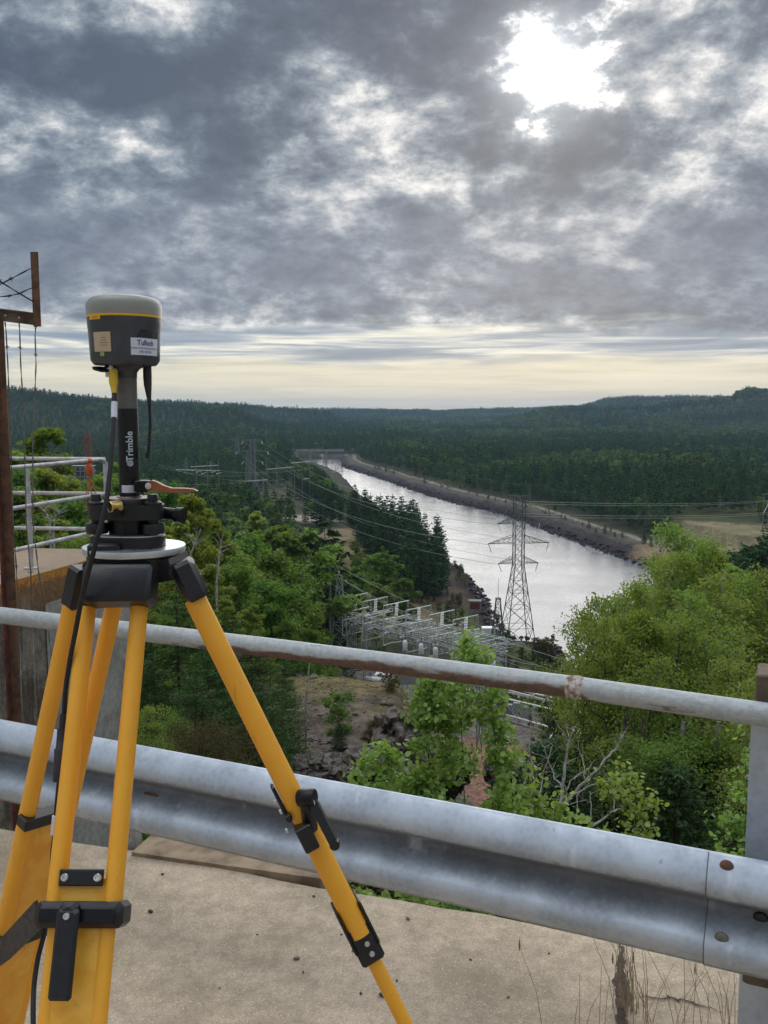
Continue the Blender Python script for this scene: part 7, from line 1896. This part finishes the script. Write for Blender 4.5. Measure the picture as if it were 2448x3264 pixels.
# dead pale twigs among the left trees
for k, (P, d_, lab) in enumerate([([(690, 1860), (697, 1800), (703, 1740), (712, 1700)], 55, 'pale dead birch top right of the tripod head'), ([(975, 2270), (978, 2200), (985, 2130), (990, 2080)], 34, 'thin white birch stem right of the tripod leg above the knoll'), ([(160, 1700), (158, 1665), (150, 1640), (142, 1625)], 30, 'forked dead branch behind the white railing'), ([(600, 1790), (622, 1730), (640, 1690)], 60, 'grey dead twigs by the round tripod head'), ([(170, 1690), (178, 1650), (195, 1628)], 30, 'second dead branch behind the white railing')]):
    o_ = at_d(*P[0], d_); mb = MB(); pts = [at_d(a, b_, d_) - o_ for a, b_ in P]; s_ = d_ / FPX
    low = pts[0] + Vector((0, 0, -6 * s_ * 20)); mb.tube([low] + pts, [3.6 * s_] * 2 + [2.6 * s_] * (len(pts) - 2) + [1.2 * s_], 6); rngk = np.random.default_rng(80 + k)
    for j in range(10):
        t = rngk.uniform(0.3, len(pts) - 1.01); i = int(t); p = pts[i].lerp(pts[i + 1], t - i); v_ = Vector((rngk.normal(), rngk.normal() * .4, .9)).normalized() * rngk.uniform(20, 55) * s_; mb.tube([p, p + v_ * .5 + Vector((0, 0, 2 * s_)), p + v_], [1.4 * s_, 1.1 * s_, .6 * s_], 4, False)
    o = mb.build('dead_birch', m_pale, None, 60); o.location = o_; tag(o, lab, 'dead tree')

# ---- rocks of the knoll
m_rock, nt, b = material('dark_fractured_rock')
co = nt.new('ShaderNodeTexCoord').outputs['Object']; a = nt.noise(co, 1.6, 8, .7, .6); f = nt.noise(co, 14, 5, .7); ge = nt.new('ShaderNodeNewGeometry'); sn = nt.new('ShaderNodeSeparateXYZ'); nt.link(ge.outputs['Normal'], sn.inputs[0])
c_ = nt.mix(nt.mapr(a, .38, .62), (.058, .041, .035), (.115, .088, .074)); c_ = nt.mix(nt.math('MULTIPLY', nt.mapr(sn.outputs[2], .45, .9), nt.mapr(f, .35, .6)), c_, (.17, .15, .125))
nt.link(c_, b.inputs['Base Color']); b.inputs['Roughness'].default_value = .9; bump(nt, b, nt.math('ADD', a, nt.math('MULTIPLY', f, .4)), .9, .12)
def rock(c, size, seed, label, sub=5, kind_='boulder'):
    import bmesh
    from mathutils import noise as mn
    bm = bmesh.new(); bmesh.ops.create_icosphere(bm, subdivisions=sub, radius=1.)
    for v_ in bm.verts:
        p = v_.co.copy(); q = p * 1.3 + Vector((seed * 3.1, seed * 1.7, 0))
        n1 = mn.noise(q) * .34 + mn.noise(q * 2.3) * .18
        cell = mn.cell(p * 2.2 + Vector((seed, 0, 0))) * .16 + mn.cell(p * 4.6 + Vector((0, seed, 0))) * .07
        r_ = 1 + n1 + cell; v_.co = Vector((p.x * r_ * size[0], p.y * r_ * size[1], p.z * r_ * size[2]))
    me = bpy.data.meshes.new(kind_); bm.to_mesh(me); bm.free(); finish(me, m_rock, 28); o = link(kind_, me); o.location = c; tag(o, label, 'rock'); return o
for k, (px, py, yy, sz, lab) in enumerate([
 (1060, 2470, 31, (1.5, 1.2, .75), 'large dark fractured boulder on the knoll just over the barrier'), (985, 2450, 30, (.9, .9, .5), 'dark rock at the left of the largest boulder'),
 (1150, 2440, 31, (.8, 1.0, .7), 'dark rock right of the largest boulder'), (1265, 2330, 36, (.9, 1.3, .9), 'dark rock face below the upper edge of the knoll'), (1210, 2335, 38, (.8, .9, .5), 'broken ledge at the right rim of the knoll'),
 (1290, 2470, 31, (.8, 1.2, 1.6), 'steep dark cliff behind the big aspen sapling'), (1330, 2560, 30, (.9, 1.2, 1.6), 'lower cliff part hidden by aspen leaves'), (1590, 2440, 33, (.45, .8, .9), 'dark rock standing right of the aspen sapling'),
 (1020, 2365, 37, (.7, .6, .22), 'flat ledge in the middle of the knoll'), (1110, 2250, 47, (1.0, .6, .25), 'low rock rib near the top of the knoll'), (1220, 2245, 46, (.8, .6, .35), 'low rock at the top right of the knoll'), (1150, 2390, 34, (.9, .5, .3), 'narrow dark ledge right of the little fir'), (1430, 2420, 34, (.8, 1., 1.), 'dark rock glimpsed through the aspen sapling')]):
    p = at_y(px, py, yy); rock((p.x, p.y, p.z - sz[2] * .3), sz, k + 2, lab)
# stones strewn over the knoll: more than one can count
rngs = np.random.default_rng(55); VV = []; FF = []; nb = 0
ico = [(0, 0, 1), (.9, 0, .3), (.28, .85, .35), (-.72, .53, .3), (-.72, -.53, .35), (.28, -.85, .3), (0, 0, -.6)]
ifc = [(0, 1, 2), (0, 2, 3), (0, 3, 4), (0, 4, 5), (0, 5, 1), (6, 2, 1), (6, 3, 2), (6, 4, 3), (6, 5, 4), (6, 1, 5)]
sxk = rngs.uniform(-7, 3, 1300); syk = rngs.uniform(23, 54, 1300); hk = height(sxk, syk)
for a_, b__, h_ in zip(sxk, syk, hk):
    s_ = rngs.uniform(.03, .10) ** 1.0 * (1 + 2 * (rngs.uniform() > .96)); M3 = Matrix.Rotation(rngs.uniform(0, 6), 3, 'Z') @ Matrix.Rotation(rngs.uniform(-.5, .5), 3, 'X')
    for p in ico: q = M3 @ Vector((p[0] * s_ * rngs.uniform(.8, 1.3), p[1] * s_, p[2] * s_ * .7)); VV.append((a_ + q.x, b__ + q.y, h_ + q.z))
    FF += [tuple(i + nb for i in t_) for t_ in ifc]; nb += 7
m_stone = plain('knoll_stones', (.20, .165, .135), .9, 0, .25, .9, c2=(.075, .058, .05))
o = link('loose_stones', mesh_np('loose_stones', VV, FF, m_stone, 0)); tag(o, 'loose stones and rubble lying on the rock knoll', kind='stuff')
# rip-rap along both banks: fractured blocks, joined
VV = []; FF = []; nb = 0
def bank_rocks(L, n, off, sz, zoff, y0, y1, seed):
    global nb
    rn = np.random.default_rng(seed)
    segs = [(a_, b__) for a_, b__ in zip(L[:-1], L[1:])]; ln = np.array([math.hypot(b__[0] - a_[0], b__[1] - a_[1]) / (1 + .004 * max(a_[1], 0)) for a_, b__ in segs]); pr = ln / ln.sum()
    for i in rn.choice(len(segs), n, p=pr):
        a_, b__ = segs[i]; t = rn.uniform(); x_ = a_[0] + (b__[0] - a_[0]) * t + rn.uniform(-off, off); y_ = a_[1] + (b__[1] - a_[1]) * t + rn.uniform(-off, off)
        if not (y0 < y_ < y1): continue
        h_ = gz(x_, y_)
        if h_ < WZ - .3: h_ = WZ + rn.uniform(-.6, .3)
        s_ = rn.uniform(*sz); M3 = Matrix.Rotation(rn.uniform(0, 6), 3, 'Z') @ Matrix.Rotation(rn.uniform(-.7, .7), 3, 'X')
        for p in ico: q = M3 @ Vector((p[0] * s_ * rn.uniform(.7, 1.4), p[1] * s_, p[2] * s_ * rn.uniform(.6, 1.2))); VV.append((x_ + q.x, y_ + q.y, h_ + q.z))
        FF.extend([tuple(k + nb for k in t_) for t_ in ifc]); nb += 7
bank_rocks(left_bank, 2600, 3.6, (.4, 1.3), 0, 140, 620, 5); bank_rocks(right_bank[:11], 1100, 2.6, (.4, 1.3), 0, 150, 1100, 6)
m_bankrock = plain('wet_bank_rock', (.060, .046, .046), .85, 0, .25, .3, c2=(.028, .021, .022))
o = link('bank_rocks', mesh_np('bank_rocks', VV, FF, m_bankrock, 0)); tag(o, 'dark broken rocks lining both river banks', kind='stuff')

# ---- dry weeds at the right end of the barrier
m_straw = plain('dry_straw', (.42, .33, .21), .8, 0, .2, 20., c2=(.24, .17, .10))
rngw = np.random.default_rng(17)
def weeds(cx, cyy, n, w_, h_, label):
    b0 = at_z(cx, cyy, 0); o_ = b0.copy(); e = empty('dry_weed', o_); tag(e, label, 'weed'); mb = MB(); hd = MB()
    for i in range(n):
        x0, y0 = rngw.normal(0, w_), rngw.normal(0, w_ * .4); a_ = rngw.uniform(0, 6.28); L = h_ * rngw.uniform(.4, 1.15); k_ = L * rngw.uniform(.05, .5)
        P = [Vector((x0, y0, 0)), Vector((x0 + k_ * .3 * math.cos(a_), y0 + k_ * .3 * math.sin(a_), L * .5)), Vector((x0 + k_ * math.cos(a_), y0 + k_ * math.sin(a_), L))]
        mb.tube(P, [.0011, .0009, .0005], 4, False)
        if i % 9 == 0: hd.tube([P[2] - Vector((0, 0, .015)), P[2], P[2] + Vector((0, 0, .02))], [.001, .0032, .0008], 5)
    mb.build('stalks', m_straw, e, 60); tag(hd.build('seed_heads', m_straw, e, 60), kind='stuff')
weeds(2010, 3220, 26, .022, .24, 'tuft of dry straw standing against the barrier near the right post')
weeds(2060, 3300, 14, .06, .22, 'loose dry stalks in front of the straw tuft')
weeds(2330, 3260, 10, .05, .2, 'dry weeds at the foot of the right guardrail post')
weeds(2200, 3300, 9, .08, .28, 'few tall thin stalks between straw tuft and post')
weeds(1900, 3290, 8, .09, .24, 'sparse stalks left of the straw tuft')
# crack lines in the deck near there: narrow grooves of dark grit
m_grit = plain('dark_grit', (.075, .058, .045), .95, 0, .2, 60.)
def crack(P, w_, label):
    mb = MB(); rn = np.random.default_rng(len(P) * 7 + int(P[0][0])); pts = [at_z(a_, b__, 0.0) for a_, b__ in P]; out = []
    for a_, b__ in zip(pts[:-1], pts[1:]):
        for k in range(8): out.append(a_.lerp(b__, k / 8) + Vector((rn.normal(0, .004), rn.normal(0, .004), 0)))
    out.append(pts[-1]); V = []; n_ = len(out)
    for i, p in enumerate(out):
        t = (out[min(i + 1, n_ - 1)] - out[max(i - 1, 0)]).normalized(); s_ = Vector((-t.y, t.x, 0)) * w_ * rn.uniform(.4, 1.2) * (.3 + .7 * math.sin(math.pi * (i + .5) / n_)); V += [p + s_ + Vector((0, 0, .004)), p - s_ + Vector((0, 0, .004))]
    mb.add(V, [(2 * i, 2 * i + 1, 2 * i + 3, 2 * i + 2) for i in range(n_ - 1)]); o = mb.build('deck_crack', m_grit, None, 0); tag(o, label, kind='structure')
crack([(1985, 3020), (1975, 3120), (1990, 3200), (1965, 3300)], .022, 'wide gritty crack in the concrete under the straw tuft')
crack([(2040, 3180), (2180, 3190), (2300, 3230)], .005, 'fine crack right of the straw tuft')
